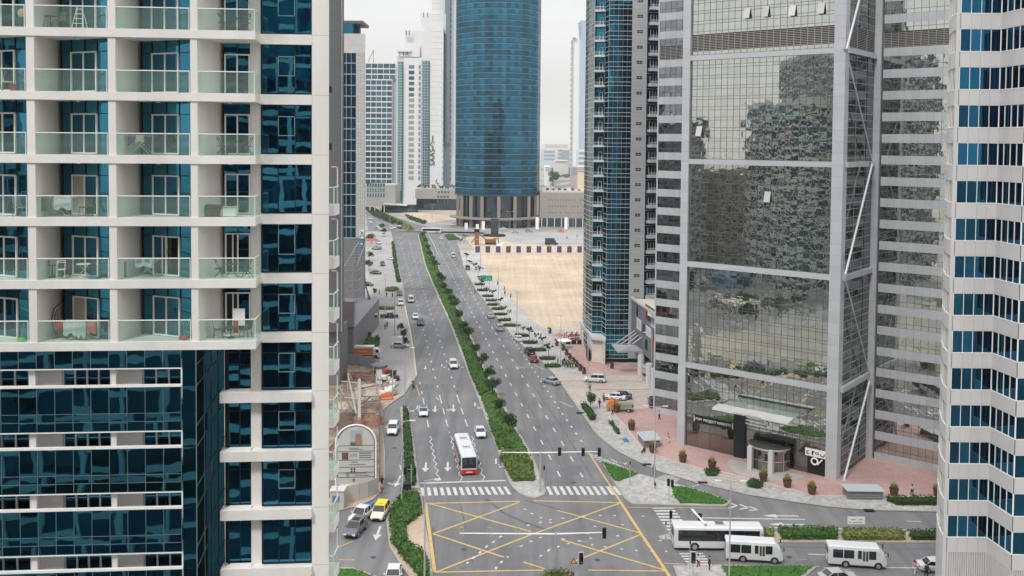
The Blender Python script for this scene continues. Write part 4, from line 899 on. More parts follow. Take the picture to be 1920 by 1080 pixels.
def streaks(m, ang, amt=.16):
    t = m.node_tree; p = [n for n in t.nodes if n.type == 'BSDF_PRINCIPLED'][0]; src = p.inputs['Base Color'].links[0].from_socket
    geo = N(t, 'ShaderNodeNewGeometry'); mp = N(t, 'ShaderNodeMapping'); mp.inputs['Rotation'].default_value = (0, 0, ang); mp.inputs['Scale'].default_value = (.75, .018, 1); t.links.new(geo.outputs['Position'], mp.inputs[0])
    n = N(t, 'ShaderNodeTexNoise'); n.inputs['Scale'].default_value = 1.0; n.inputs['Detail'].default_value = 4; t.links.new(mp.outputs[0], n.inputs[0])
    r = N(t, 'ShaderNodeMapRange'); r.inputs[1].default_value = .3; r.inputs[2].default_value = .7; r.inputs[3].default_value = 1 - amt; r.inputs[4].default_value = 1 + amt * .6; t.links.new(n.outputs[0], r.inputs[0])
    s = N(t, 'ShaderNodeVectorMath', operation='SCALE'); t.links.new(src, s.inputs[0]); t.links.new(r.outputs[0], s.inputs['Scale']); t.links.new(s.outputs[0], p.inputs['Base Color'])
streaks(ASPH, math.radians(-8), .2); streaks(SAND, math.radians(80), .12)
def gp(l, z=0.0): return [(lambda q: (q.x, q.y))(G(a, b, z)) for a, b in l]
def inset(pts, d):
    n = len(pts); ar = sum(pts[i][0] * pts[(i + 1) % n][1] - pts[(i + 1) % n][0] * pts[i][1] for i in range(n)); sg = 1 if ar > 0 else -1; out = []
    for i in range(n):
        p0, p1, p2 = Vector(pts[i - 1]), Vector(pts[i]), Vector(pts[(i + 1) % n]); a = (p1 - p0).normalized(); b = (p2 - p1).normalized()
        na = Vector((-a.y, a.x)) * sg; nb = Vector((-b.y, b.x)) * sg; bi = na + nb
        if bi.length < 1e-4: bi = na
        bi.normalize(); c = max(.35, bi.dot(na)); out.append(tuple(p1 + bi * (d / c)))
    return out
def sheet(name, pts, z0, z1, m, world=False):
    b = MB(); b.prism(pts if world else gp(pts), z0, z1); return struct(b.build(name, m))
g0 = MB(); g0.face([(-4800, -1500, -.05), (4800, -1500, -.05), (4800, 9000, -.05), (-4800, 9000, -.05)]); struct(g0.build('ground', ground_mat('far_ground', (.36, .33, .28), (.25, .25, .235), .012, .05, .35)))
AS_L = [(540, 1110), (560, 962), (632, 960), (672, 950), (700, 938), (716, 920), (722, 900), (722, 850), (717, 800), (718, 770), (735, 756), (757, 742), (782, 705), (777, 660), (770, 620), (760, 575), (752, 530), (745, 490), (738, 455), (733, 434)]
AS_R = [(850, 434), (862, 470), (871, 506), (892, 544), (925, 587), (962, 633), (1000, 667), (1022, 685), (1037, 701), (1052, 721), (1083, 765), (1110, 804), (1133, 829), (1162, 850), (1200, 869), (1235, 885), (1277, 898), (1312, 908), (1360, 919), (1402, 929), (1485, 942), (1558, 952), (1631, 958), (1756, 961), (1990, 963), (2100, 1110)]
sheet('road', AS_L + AS_R, -.05, 0, ASPH)
# far crossing and boulevard beyond
sheet('road', [(700, 433.7), (1110, 436), (1110, 442), (862, 443), (850, 434), (700, 432)], -.05, .02, ASPH)
sheet('road', [(690, 432), (755, 433), (760, 420), (720, 404), (690, 386), (684, 386)], -.05, .03, ASPH)
sheet('road', [(790, 432), (840, 434), (770, 417), (724, 400), (700, 392), (700, 396), (735, 414)], -.05, .015, ASPH)
sheet('road', [(1012, 372), (1040, 350), (1100, 338), (1100, 343), (1046, 355), (1024, 374)], -.05, .03, ASPH)
sheet('road', [(1010, 362), (1020, 350), (1060, 342), (1100, 339.5), (1100, 336), (1050, 338), (1012, 347)], -.05, .05, ASPH)
sheet('service_lane', [(684, 432), (735, 434), (748, 470), (752, 500), (745, 510), (735, 490), (728, 455), (700, 440)], -.05, .035, ASPH)
# pavements, a kerb step above the road
RV = AS_R[1:]
sheet('pavement', [(862, 470), (871, 506), (892, 544), (925, 587), (962, 633), (1000, 667), (1022, 685), (1037, 701), (1052, 721), (1083, 765), (1110, 804), (1133, 829), (1162, 850), (1200, 869), (1235, 885), (1277, 898), (1312, 908), (1360, 919), (1402, 929), (1485, 942), (1558, 952), (1631, 958), (1756, 961), (1990, 963), (1990, 780), (1200, 640), (1095, 617), (1020, 617), (1000, 602), (971, 571), (937, 537), (912, 506), (893, 470)], -.05, .12, COB)
def kerb(pxs, wd=.3, z=.14, m=CONC, nm='kerb', side=1):
    p = [Vector(q) for q in gp(pxs)]; b = MB()
    for i in range(len(p) - 1):
        d = (p[i + 1] - p[i]).normalized(); n_ = Vector((-d.y, d.x)) * wd * side
        b.hexa([(*p[i], -.05), (*p[i + 1], -.05), (*(p[i + 1] + n_), -.05), (*(p[i] + n_), -.05), (*p[i], z), (*p[i + 1], z), (*(p[i + 1] + n_), z), (*(p[i] + n_), z)], .5)
    return struct(b.build(nm, m))
kerb(AS_R[2:], .35, side=1)
kerb([(1022, 685), (1037, 701), (1052, 721), (1083, 765), (1110, 804), (1126, 822)], .12, .17, YKERB, 'kerb_yellow_edge', 1)
sheet('driveway', [(1040, 701.5), (1056, 721), (1083, 758), (1133, 757), (1175, 776), (1245, 772), (1245, 704), (1100, 703), (1085, 701)], .1, .135, ground_mat('drive_paving', (.36, .32, .29), (.44, .39, .35), .12, 2, .14, 'brick', .4))
plz = [(1133, 758), (1150, 775), (1177, 804), (1200, 835), (1208, 846), (1229, 854), (1260, 865), (1292, 873), (1321, 881), (1350, 885), (1400, 898), (1443, 908), (1506, 925), (1527, 931), (1652, 933), (1990, 933), (1990, 850), (1636, 840), (1300, 800), (1240, 765), (1160, 770)]
sheet('plaza', plz, .1, .16, REDP)
kerb(plz[:16], .45, .22, mat('pale_kerb', (.50, .44, .40), .8, var=.08), 'plaza_edging', -1)
sheet('plaza', [(1062, 636), (1095, 650), (1137, 683), (1245, 687), (1245, 703), (1100, 702), (1085, 690), (1072, 668)], .1, .165, REDP)
for a, b in (((1045, 716), (1240, 716)), ((1115, 732), (1236, 731.5))):
    kerb([a, b], .3, .15, mat('red_band', (.36, .15, .13), .8), 'paving_band')
for i in range(4):
    kerb([(1346 + i * -4, 892 + i * 5.2), (1402 - i * 2, 904 + i * 5)], .35, .23, mat('pale_kerb', (.5, .44, .4)), 'paving_band')
sheet('sand_lot', [(893, 476), (912, 506), (937, 537), (971, 571), (1000, 602), (1020, 617), (1200, 617), (1200, 474), (893, 474)], -.05, .05, SAND)
sheet('sand_lot', [(872, 446), (893, 473), (1200, 473), (1200, 443), (900, 443)], -.05, .045, SAND)
sheet('concrete_yard', [(940, 446), (962, 458), (1110, 459), (1110, 435), (905, 436)], -.05, .055, ground_mat('yard', (.30, .30, .31), (.40, .39, .37), .05, .8, .12))
sheet('sand_lot', [(748, 396), (840, 404), (862, 411), (800, 419), (775, 409)], -.05, .05, SAND)
sheet('sand_lot', [(1015, 372), (1100, 370), (1100, 352), (1060, 354), (1035, 358)], -.05, .08, ground_mat('pale_sand', (.5, .42, .34), (.62, .54, .46), .02, .4, .2))
fore = [(757, 742), (782, 705), (777, 660), (770, 620), (760, 575), (752, 530), (745, 490), (738, 455), (733, 434), (600, 434), (560, 742), (713, 742)]
sheet('forecourt', fore, -.05, .11, PAVE)
kerb([(760, 575), (752, 530), (745, 490), (738, 455)], .3, .15, CONC, 'kerb', 1); kerb([(782, 705), (777, 660), (770, 620), (760, 575)], .3, .15, YKERB, 'kerb_yellow_edge', 1)
sheet('pavement', [(713, 742), (757, 742), (735, 756), (718, 770), (717, 800), (722, 850), (722, 900), (716, 920), (700, 938), (672, 950), (632, 960), (560, 962), (560, 935), (660, 935), (700, 915), (711, 890), (711, 800)], -.05, .12, ground_mat('tan_paving', (.38, .29, .22), (.44, .34, .26), .1, 2, .12, 'brick', .6))
kerb([(782, 705), (757, 742), (735, 756), (718, 770), (717, 800), (722, 850), (722, 900), (716, 920), (700, 938), (672, 950), (632, 960)], .25, .15, CONC, 'kerb', -1)
sheet('construction_ground', [(560, 652), (712, 652), (713, 742), (711, 890), (700, 915), (660, 935), (560, 935)], -.05, .13, DIRT)
sheet('service_lane', [(690, 500), (748, 500), (757, 540), (770, 640), (776, 690), (752, 735), (718, 735), (716, 650), (700, 600)], .1, .125, ground_mat('drive2', (.27, .262, .25), (.33, .32, .305), .1, 2, .1))
# islands
def island(pxs, top=None, nm='traffic_island', m=None, z=.15, k=.3):
    w_ = gp(pxs); struct((lambda b: (b.prism(w_, -.05, z), b)[1])(MB()).build('kerb', CONC))
    b = MB(); b.prism(inset(w_, k), z, z + .02, side=True); return struct(b.build(nm, m or COB)), inset(w_, k)
MED_L = [(783, 440), (797, 500), (822, 560), (842, 604), (862, 658), (878, 700), (912, 790), (933, 846), (952, 900), (961, 915), (973, 926), (990, 933), (1005, 935)]
MED_R = [(1020, 930), (1024, 922), (1020, 908), (996, 850), (969, 804), (935, 740), (908, 690), (887, 637), (858, 579), (835, 531), (823, 500), (806, 460), (797, 436)]
island(MED_L + MED_R, m=COB)
MEDG = MED_L[:9] + [(957, 907), (1006, 907)] + MED_R[3:]
iw, _ = island([(1123, 858), (1150, 868), (1200, 890), (1250, 904), (1290, 914), (1330, 926), (1371, 942), (1362, 950), (1330, 950), (1270, 949), (1185, 946), (1170, 935), (1152, 907)])
island([(750, 764), (766, 764), (772, 800), (787, 916), (760, 918), (756, 850)], k=.25)
bI, _ = island([(752, 922), (790, 921), (797, 980), (806, 1030), (813, 1100), (782, 1100), (754, 1066), (729, 1025), (724, 977), (729, 950), (744, 936)], m=ground_mat('tan_paving', (.38, .29, .22), (.44, .34, .26)))
island([(1425, 998), (1990, 1000), (1990, 1020), (1430, 1018), (1418, 1008)], m=ground_mat('tan_paving', (.4, .3, .2), (.4, .3, .2)))
island([(1285, 1004), (1255, 1001), (1234, 1007), (1240, 1013), (1285, 1014)], z=.13)
island([(1262, 1062), (1350, 1062), (1532, 1064), (1490, 1100), (1280, 1110)])
island([(600, 1066), (662, 1066), (705, 1081), (730, 1110), (560, 1110)])
# ------------------------------------------------------------ road markings (sheets 12 mm above the asphalt)
ZM = .012
def stripe(b, p, q, w_, z=ZM):
    p, q = Vector(p), Vector(q); d = (q - p).normalized(); n_ = Vector((-d.y, d.x)) * w_ / 2
    b.face([(*(p - n_), z), (*(q - n_), z), (*(q + n_), z), (*(p + n_), z)])
def dashes(pxs, ln, gap, w_, off=0, name='lane_marking'):
    b = MB(); p = [Vector(q) for q in gp(pxs)]; pos = off
    segs = [(p[i], p[i + 1], (p[i + 1] - p[i]).length) for i in range(len(p) - 1)]; tot = sum(s[2] for s in segs)
    def at(s):
        for a, c, l in segs:
            if s <= l: return a + (c - a) * (s / l)
            s -= l
        return p[-1]
    while pos < tot: stripe(b, at(pos), at(min(pos + ln, tot)), w_); pos += ln + gap
    return struct(b.build(name, WLINE))
L2 = [(748, 445), (771, 526), (796, 625), (804, 659), (818, 716), (825, 745)]; L3 = [(766, 447), (784, 513), (804, 578), (820, 624), (843, 696), (858, 745)]
dashes(L2, 1.6, 6.2, .28, 0); dashes(L3, 1.6, 6.2, .28, 2)
dashes([(787, 716), (793, 746)], 2.2, 5.6, .22); dashes([(818, 745), (829, 758)], 2.2, 5.6, .22)
for a in ([(793, 746), (801, 787), (805, 810)], [(825, 745), (836, 787), (843, 812)], [(858, 745), (872, 787), (879, 806)]): dashes(a, 4.6, 3.2, .2, 0)
def px_line(p, q, y): t = (y - p[1]) / (q[1] - p[1]); return (p[0] + (q[0] - p[0]) * t, y)
R1 = [(813, 450), (895, 606), (946, 700), (984, 769), (1051, 895)]; R2 = [(825, 450), (917.5, 606), (976, 700), (1017, 769), (1093, 895)]; R3 = [(838, 450), (905, 550), (969.5, 648), (1013, 712.5), (1050, 769), (1096, 836)]
dashes(R1, 2.6, 5.4, .24); dashes(R2, 2.6, 5.4, .24, 1); dashes(R3, 1.0, 3.2, .35)
dashes([(801, 437), (812, 455), (822, 478)], 9, .5, .25)
def zig(pxs):
    b = MB(); p = [Vector(q) for q in gp(pxs)]; a, c = p[0], p[1]; n = 14; d = (c - a).normalized(); n_ = Vector((-d.y, d.x)); pr = a
    for i in range(1, n + 1):
        q = a + (c - a) * (i / n) + n_ * (.24 if i % 2 else -.24); stripe(b, pr, q, .15); pr = q
    return struct(b.build('zigzag_marking', WLINE))
zig([(806, 818), (823, 902)]); zig([(845, 818), (866, 902)]); zig([(884, 818), (908, 901)])
b = MB(); stripe(b, gp([(787, 906)])[0], gp([(948, 901)])[0], .45); struct(b.build('stop_line', WLINE))
def zebra(p0, p1, q0, q1, n, duty=.52):
    """n bars between line p0-p1 (one side) and q0-q1 (other side)"""
    P = [Vector(x) for x in gp([p0, p1, q0, q1])]; b = MB()
    for i in range(n):
        t0, t1 = i / n, (i + duty) / n
        b.face([(*P[0].lerp(P[1], t0), ZM), (*P[0].lerp(P[1], t1), ZM), (*P[2].lerp(P[3], t1), ZM), (*P[2].lerp(P[3], t0), ZM)])
    return struct(b.build('zebra_crossing', WLINE))
zebra((788, 914.5), (955, 912.5), (790, 929.5), (965, 927), 14); zebra((1023, 912), (1160, 912), (1031, 928), (1172, 928), 11)
zebra((1220, 900), (1248, 889.5), (1262, 911), (1278, 895), 8, .5)
zebra((1222, 951), (1258, 1004), (1262, 951), (1300, 1004), 9, .5); zebra((1273, 1037), (1292, 1062), (1317, 1037), (1338, 1062), 5, .5)
b = MB()
YL = [((798, 944), (975, 940)), ((1000, 939), (1164, 942.5)), ((798, 944), (815, 1073)), ((1105, 850), (1164, 942)), ((1164, 942), (1202, 1001)), ((1202, 1001), (1262, 1090)), ((815, 1073), (1020, 1069)), ((1103, 1069), (1250, 1071)),
      ((812, 1001), (973, 942)), ((808, 945), (996, 997)), ((812, 1001), (945, 1045)), ((820, 1072), (1000, 1001)), ((1000, 1001), (1164, 943)), ((1045, 957), (1202, 1000)), ((1052, 1012), (1250, 1070)), ((1072, 1055), (1202, 1002)), ((981, 1054), (1022, 1067))]
for i, (p, q) in enumerate(YL): stripe(b, gp([p])[0], gp([q])[0], .42 if i in (2, 4, 5) else .3, ZM + .0006 * i)
struct(b.build('box_junction_marking', YLINE))
b = MB()
for i, (p, q) in enumerate((((1176, 951), (1362, 953)), ((1245, 1056), (1283, 1058)), ((1338, 1059), (1535, 1063)), ((600, 1049), (665, 1050)), ((632, 1027), (662, 1015)), ((1545, 1064), (1596, 1069)), ((780, 722), (787, 742)))): stripe(b, gp([p])[0], gp([q])[0], .16, ZM)
struct(b.build('edge_line', YLINE))
b = MB()
for i, (p, q) in enumerate((((1312, 971), (1510, 974)), ((1420, 989), (1640, 993)), ((1298, 954), (1321, 982)), ((750, 872), (755, 892)), ((754, 892), (754, 915)), ((1640, 1064), (1730, 1065)), ((1048, 752), (1075, 764)), ((1003, 685), (1021, 693)), ((1515, 1039), (1548, 1040)), ((1640, 1041), (1662, 1041.5)), ((1745, 1043), (1775, 1044)), ((1700, 977), (1727, 978)), ((1682, 993), (1697, 993.5)), ((1737, 994), (1750, 994.5)), ((765, 675), (770, 684)), ((766, 700), (770, 712)), ((1289, 916), (1312, 908)), ((1103, 849), (1118, 857)), ((1118, 857), (1133, 863)))): stripe(b, gp([p])[0], gp([q])[0], .3 if i < 3 else .2, ZM)
for i in range(4): stripe(b, gp([(1108 + i * 5, 855 + i * 3.4)])[0], gp([(1122 + i * 5, 854 + i * 3.2)])[0], .3, ZM)
for (x, y) in ((1366, 942), (1387, 946), (1405, 950)): stripe(b, gp([(x, y)])[0], gp([(x + 16, y + 6)])[0], .35); stripe(b, gp([(x + 16, y + 6)])[0], gp([(x, y + 11 - (x - 1366) * .1)])[0], .35)
struct(b.build('line_marking', WLINE))
b = MB(); rs = random.Random(3)
for (x, y, dx, dy) in [(982, 954, 4, 2), (995, 962, 5, 2), (1012, 970, 4, 2), (1010, 980, 6, -1), (1030, 975, 5, -1), (1030, 979, 5, 2), (988, 986, 5, -2), (936, 1008, 5, -3), (923, 1018, 4, -3), (910, 1027, 4, -4), (898, 1038, 4, -4), (886, 1048, 4, -4), (875, 1057, 3, -3), (1052, 972, 6, 0), (1092, 969, 5, -1), (1123, 967, 5, 0), (1150, 967, 5, 0), (1178, 967, 5, 0), (1203, 968, 5, 0), (975, 1025, 5, -2), (1011, 1009, 5, -2), (994, 1016, 4, -2), (1027, 1034, 4, -4), (1012, 1044, 4, -3), (1083, 1015, 8, -1), (1063, 1020, 5, -1), (1105, 1010, 5, -1), (1108, 1021, 5, 1), (1132, 1025, 5, 1), (1163, 1029, 5, 1), (1191, 1032, 5, 1), (1220, 1034, 5, 0), (1247, 1034, 5, 0), (1128, 1006, 6, 0), (1155, 1005, 6, 0), (1098, 1000, 6, 1), (1045, 1026, 4, -2), (938, 1056, 4, -4), (950, 1044, 4, 1), (929, 1068, 2, -5), (1053, 1010, 6, 2), (1205, 1014, 5, 0), (1235, 1014, 5, 0), (1113, 987, 5, 0), (1165, 984, 5, 0)]:
    stripe(b, gp([(x, y)])[0], gp([(x + dx, y + dy)])[0], .28, ZM + .008)
struct(b.build('lane_guide_marks', WLINE))
def arrow(px, py, ang, kind='straight', s=1.0):
    """painted arrow, tip at px,py; ang = heading (deg, 0 = away from camera)"""
    c = G(px, py); a = math.radians(ang); f = Vector((math.sin(a), math.cos(a))); r = Vector((f.y, -f.x)); o = Vector((c.x, c.y)); b = MB()
    def Q(x, y): v = o + r * x * s + f * y * s; return (v.x, v.y, ZM)
    if kind == 'straight': b.face([Q(-.16, -4.6), Q(.16, -4.6), Q(.16, -1.8), Q(-.16, -1.8)]); b.face([Q(-.6, -1.8), Q(.6, -1.8), Q(0, 0)])
    else:
        sg = 1 if kind in ('right', 'both') else -1
        b.face([Q(-.16, -4.6), Q(.16, -4.6), Q(.16, -2.0), Q(-.16, -2.4)]); b.face([Q(0, -2.4), Q(sg * .2, -2.1), Q(sg * 1.1, -1.1), Q(sg * .8, -.9)]); b.face([Q(sg * .6, -1.7), Q(sg * 1.6, -1.0), Q(sg * .5, -.2)])
        if kind == 'both': b.face([Q(-.16, -2.2), Q(.16, -2.2), Q(.16, -1.2), Q(-.16, -1.2)]); b.face([Q(-.6, -1.2), Q(.6, -1.2), Q(0, .5)])
    return struct(b.build('arrow_marking', WLINE))
hd = 180 - 3
arrow(797, 885, hd); arrow(839, 884, hd); arrow(930, 878, hd + 2, 'left'); arrow(815, 773, hd); arrow(850, 771, hd, 'both'); arrow(891, 767, hd, 'left'); arrow(781, 773, hd, 'right'); arrow(742, 911, hd + 6, 'both'); arrow(704, 1013, 180); arrow(797, 693, hd, s=.8); arrow(828, 690, hd, 'left', .8); arrow(861, 690, hd, 'left', .8)
arrow(1430, 967, -90, s=1.1); arrow(1441, 983, -90, s=1.1); arrow(1170, 873, 150, 'left', .8); arrow(812, 478, -8, s=1.2)
sheet('blue_parking_mark', [(1166, 824), (1176, 823), (1181, 830), (1171, 831)], .12, .135, mat('blue_mark', '3E6F9C', .6))
b = MB(); p = G(1133, 985); TAR = mat('tyre_mark', (.115, .116, .12), .85, var=.3)
def curve(b, pxs, w_):
    q = gp(pxs)
    for i in range(len(q) - 1): stripe(b, q[i], q[i + 1], w_, .005)
curve(b, [(910, 935), (945, 962), (980, 978), (1020, 992)], .5); curve(b, [(985, 938), (1030, 950), (1060, 960)], .35); curve(b, [(770, 745), (800, 728)], .35); curve(b, [(812, 990), (815, 1040)], .3)
struct(b.build('tyre_marks', TAR))
b = MB(); rs = random.Random(9)
PATCH = ground_mat('asphalt_patch', (.13, .131, .136), (.16, .16, .165), .2, 14, .16)
for q in ([(1063, 873), (1090, 872), (1096, 888), (1070, 890)], [(758, 540), (812, 541), (813, 545), (759, 544)], [(930, 665), (955, 664), (958, 667), (932, 668)], [(985, 690), (1003, 692), (1000, 700), (982, 697)], [(790, 572), (835, 571), (836, 574), (791, 575)]): sheet('asphalt_patch', q, .001, .006, PATCH)
b = MB()
for (x, y) in ((1213, 871), (1630, 957), (1318, 905), (1088, 774)):
    c = G(x, y, .17); b = MB(); b.box(c.x - .7, c.x + .7, c.y - .3, c.y + .5, .12, .2); tag(b.build('drain_cover', mat('drain', '17181A', .8)), 'dark drain cover in the kerb ' + {1213: 'opposite the grass triangle', 1630: 'at the far right of the side street', 1318: 'beside the slip road crossing', 1088: 'beside the right roadway'}[x], 'drain cover')

# grounds west of the road and the pool garden below the camera, seen mirrored in the glass
def wsheet(nm, x0, x1, y0, y1, z, m): b = MB(); b.box(x0, x1, y0, y1, -.05, z); return struct(b.build(nm, m))
wsheet('pavement', -330, -62, -10, 260, .03, ground_mat('west_ground', (.20, .20, .195), (.34, .33, .31), .04, .5, .3))
wsheet('side_road', -330, -62, 108, 122, .05, ASPH); wsheet('side_road', -112, -100, -10, 260, .06, ASPH); wsheet('side_road', -170, -160, -10, 260, .06, ASPH)
LAWN = ground_mat('west_lawn', (.05, .08, .035), (.11, .14, .07), .1, .8, .4)
for (a, b_, c_, d_) in ((-98, -86, 74, 84), (-140, -122, 134, 142), (-96, -84, 124, 133), (-150, -130, 84, 92)): wsheet('lawn', a, b_, c_, d_, .09, LAWN)
wsheet('pool_deck', -90, 6, -5, 46, .1, ground_mat('deck', (.40, .36, .30), (.52, .47, .40), .2, 2, .15)); wsheet('lawn', -90, 6, 30, 46, .16, LAWN); wsheet('lawn', -62, -40, 2, 10, .16, LAWN); wsheet('pool_water', -52, -14, 14, 25, .18, mat('pool_water', (.05, .30, .38), .05))

rs3 = random.Random(5); MH = mat('manhole_iron', (.06, .06, .065), .7)
for i, (x, y, w_) in enumerate([(858, 735, 'middle lane of the left roadway'), (808, 650, 'outer lane of the left roadway'), (905, 700, 'inner lane of the right roadway near the trees'), (1010, 800, 'inner lanes of the right roadway'), (1075, 905, 'right roadway just before the crossing'), (870, 1030, 'left half of the yellow box'), (1120, 1050, 'right half of the yellow box'), (700, 1045, 'slip lane by the balcony tower'), (740, 840, 'divider slip lane'), (1480, 1045, 'cross street between the minibuses'), (1400, 985, 'turning lanes beside the long bus')]):
    c = G(x, y); b = MB(); b.lathe([(.38, 0), (.38, .012)], (c.x, c.y, .004), 14); tag(b.build('manhole_cover', MH), 'dark round manhole cover in the ' + w_, 'manhole cover')
b = MB()
for pxs in ([(905, 610), (960, 705), (1030, 830), (1060, 890)], [(925, 610), (985, 700), (1062, 815), (1110, 895)], [(830, 720), (852, 800), (872, 880)], [(800, 720), (812, 800), (820, 880)], [(1090, 850), (1160, 880), (1260, 915), (1400, 960)], [(1260, 1018), (1500, 1026), (1760, 1030)], [(1260, 1050), (1500, 1054), (1760, 1058)], [(862, 940), (875, 1000), (890, 1075)]): curve(b, pxs, .22 + .2 * rs3.random())
struct(b.build('tyre_marks', mat('tyre_mark_faint', (.14, .141, .145), .85, var=.3)))
for i in range(9):
    x, y = rs3.choice([(790, 600), (850, 760), (950, 680), (1040, 860), (900, 1000), (1100, 1010), (1500, 1035), (880, 560), (780, 520)]); x += rs3.uniform(-18, 18); y += rs3.uniform(-15, 15); d1, d2 = rs3.uniform(8, 22), rs3.uniform(2, 6)
    sheet('asphalt_patch', [(x, y), (x + d1, y + .5), (x + d1 + 2, y + d2), (x + 1.5, y + d2)], .001, .0045 + i * .0002, PATCH if i % 2 else ground_mat('light_patch', (.19, .19, .19), (.23, .23, .225), .3, 9, .12))
for i in range(26):
    c = G(rs3.uniform(905, 1090), rs3.uniform(480, 612)); 
    if c.x < G(912 + (c.y < 300) * 60, 506).x + (c.y < 330) * 12: continue
    b = MB(); r = rs3.uniform(.3, 1.1); b.lathe([(r, 0), (r * .6, r * .35), (.05, r * .5)], (c.x, c.y, .05), 7); o = b.build('spoil_heap', SAND); tag(o, 'small heap of spoil lying out on the sandy plot', 'spoil heap', 'small heaps of spoil on the sand')
# ------------------------------------------------------------ vegetation
def leafmat(name, c1, c2):
    if name in _m: return _m[name]
    m, t, o = newmat(name); p = N(t, 'ShaderNodeBsdfPrincipled'); p.inputs['Roughness'].default_value = .65; p.inputs['Specular IOR Level'].default_value = .25
    a = N(t, 'ShaderNodeAttribute', attribute_name='rnd'); r = N(t, 'ShaderNodeValToRGB'); r.color_ramp.elements[0].color = lin(c1); r.color_ramp.elements[1].color = lin(c2)
    t.links.new(a.outputs['Fac'], r.inputs[0]); t.links.new(r.outputs[0], p.inputs['Base Color'])
    tr = N(t, 'ShaderNodeBsdfTranslucent'); t.links.new(r.outputs[0], tr.inputs[0]); x = N(t, 'ShaderNodeMixShader'); x.inputs[0].default_value = .18
    t.links.new(p.outputs[0], x.inputs[1]); t.links.new(tr.outputs[0], x.inputs[2]); t.links.new(x.outputs[0], o.inputs[0]); _m[name] = m; return m
LF_TREE = leafmat('tree_leaves', (.018, .05, .014), (.075, .15, .045)); LF_HEDGE = leafmat('hedge_leaves', (.03, .085, .015), (.11, .21, .045)); LF_DARK = leafmat('dark_hedge_leaves', (.022, .06, .016), (.065, .13, .04))
LF_GRASS = leafmat('grass_blades', (.045, .14, .02), (.11, .25, .05)); LF_DRY = leafmat('dry_grass', (.13, .17, .04), (.30, .31, .11)); LF_YEL = leafmat('yellow_plant', (.20, .20, .05), (.50, .38, .13)); LF_MIX = leafmat('ground_cover_leaves', (.04, .11, .015), (.14, .23, .05))
BARK = mat('bark', (.10, .075, .055), .9, var=.3, scale=3)
def inpoly(x, y, P):
    c = False; j = len(P) - 1
    for i in range(len(P)):
        if (P[i][1] > y) != (P[j][1] > y) and x < (P[j][0] - P[i][0]) * (y - P[i][1]) / (P[j][1] - P[i][1]) + P[i][0]: c = not c
        j = i
    return c
def leafq(b, p, s, rs, up_=0.5, r=None):
    n = Vector((rs.gauss(0, 1), rs.gauss(0, 1), rs.gauss(up_, .8))).normalized(); a = n.orthogonal().normalized(); a = (a * math.cos(t := rs.random() * 6.28) + n.cross(a) * math.sin(t)); c = n.cross(a)
    b.face([p - a * s, p - c * s * .5, p + a * s, p + c * s * .5], rs.random() if r is None else r)
def cover(P, dens, h, s, rs, zb=.17, edge=.15):
    xs = [q[0] for q in P]; ys = [q[1] for q in P]; b = MB(); area = abs(sum(P[i][0] * P[(i + 1) % len(P)][1] - P[(i + 1) % len(P)][0] * P[i][1] for i in range(len(P)))) / 2
    n = int(area * dens); k = 0; tries = 0
    b.prism(inset(P, edge), zb, zb + h * .72, .2)
    x0, x1, y0, y1 = min(xs), max(xs), min(ys), max(ys)
    while k < n and tries < n * 30:
        tries += 1; x = rs.uniform(x0, x1); y = rs.uniform(y0, y1)
        if not inpoly(x, y, P): continue
        k += 1; q = .35 + .3 * math.sin(x * 1.7 + math.sin(y * .9) * 2) * math.sin(y * .6 + x * .3)
        z = zb + h * rs.uniform(.55, 1.12); leafq(b, Vector((x, y, z)), s * rs.uniform(.6, 1.3), rs, 1.0, min(1, max(0, q + rs.gauss(0, .25))))
    per = [(Vector(P[i]), Vector(P[(i + 1) % len(P)])) for i in range(len(P))]
    for a, c in per:
        for _ in range(int((c - a).length * dens * .55 * max(h, .15))): 
            t = rs.random(); q = a + (c - a) * t; leafq(b, Vector((q.x + rs.gauss(0, .06), q.y + rs.gauss(0, .06), zb + h * rs.random())), s, rs, .1)
    return b
rs = random.Random(11)
mg = inset(gp(MEDG), .55)
def clip_y(P, y0, y1): # keep simple: sub-polygon between two picture rows for the median
    return None
b = cover(mg, 7, .32, .24, rs); o = b.build('ground_cover', LF_MIX); tag(o, 'green ground cover filling the long boulevard median', 'ground cover'); o['kind'] = 'stuff'
nose = gp([(935, 858), (962, 858), (995, 862), (1003, 904), (962, 905), (950, 885)]); b = cover(nose, 9, .7, .3, rs, .2); o = b.build('hedge', leafmat('olive_shrub', (.06, .11, .02), (.20, .24, .07))); tag(o, 'loose olive green shrub bed at the near tip of the median', 'hedge')
b = cover(gp([(915, 792), (935, 800), (960, 845), (934, 845)]), 9, .6, .26, rs, .2); tag(b.build('hedge', LF_HEDGE), 'bright green clipped hedge in the median just behind the shrub tip', 'hedge')
b = cover(gp([(868, 660), (888, 662), (905, 700), (920, 735), (900, 745), (880, 700)]), 8, .55, .26, rs, .2); tag(b.build('hedge', LF_HEDGE), 'bright green hedge stretch in the middle of the median', 'hedge')
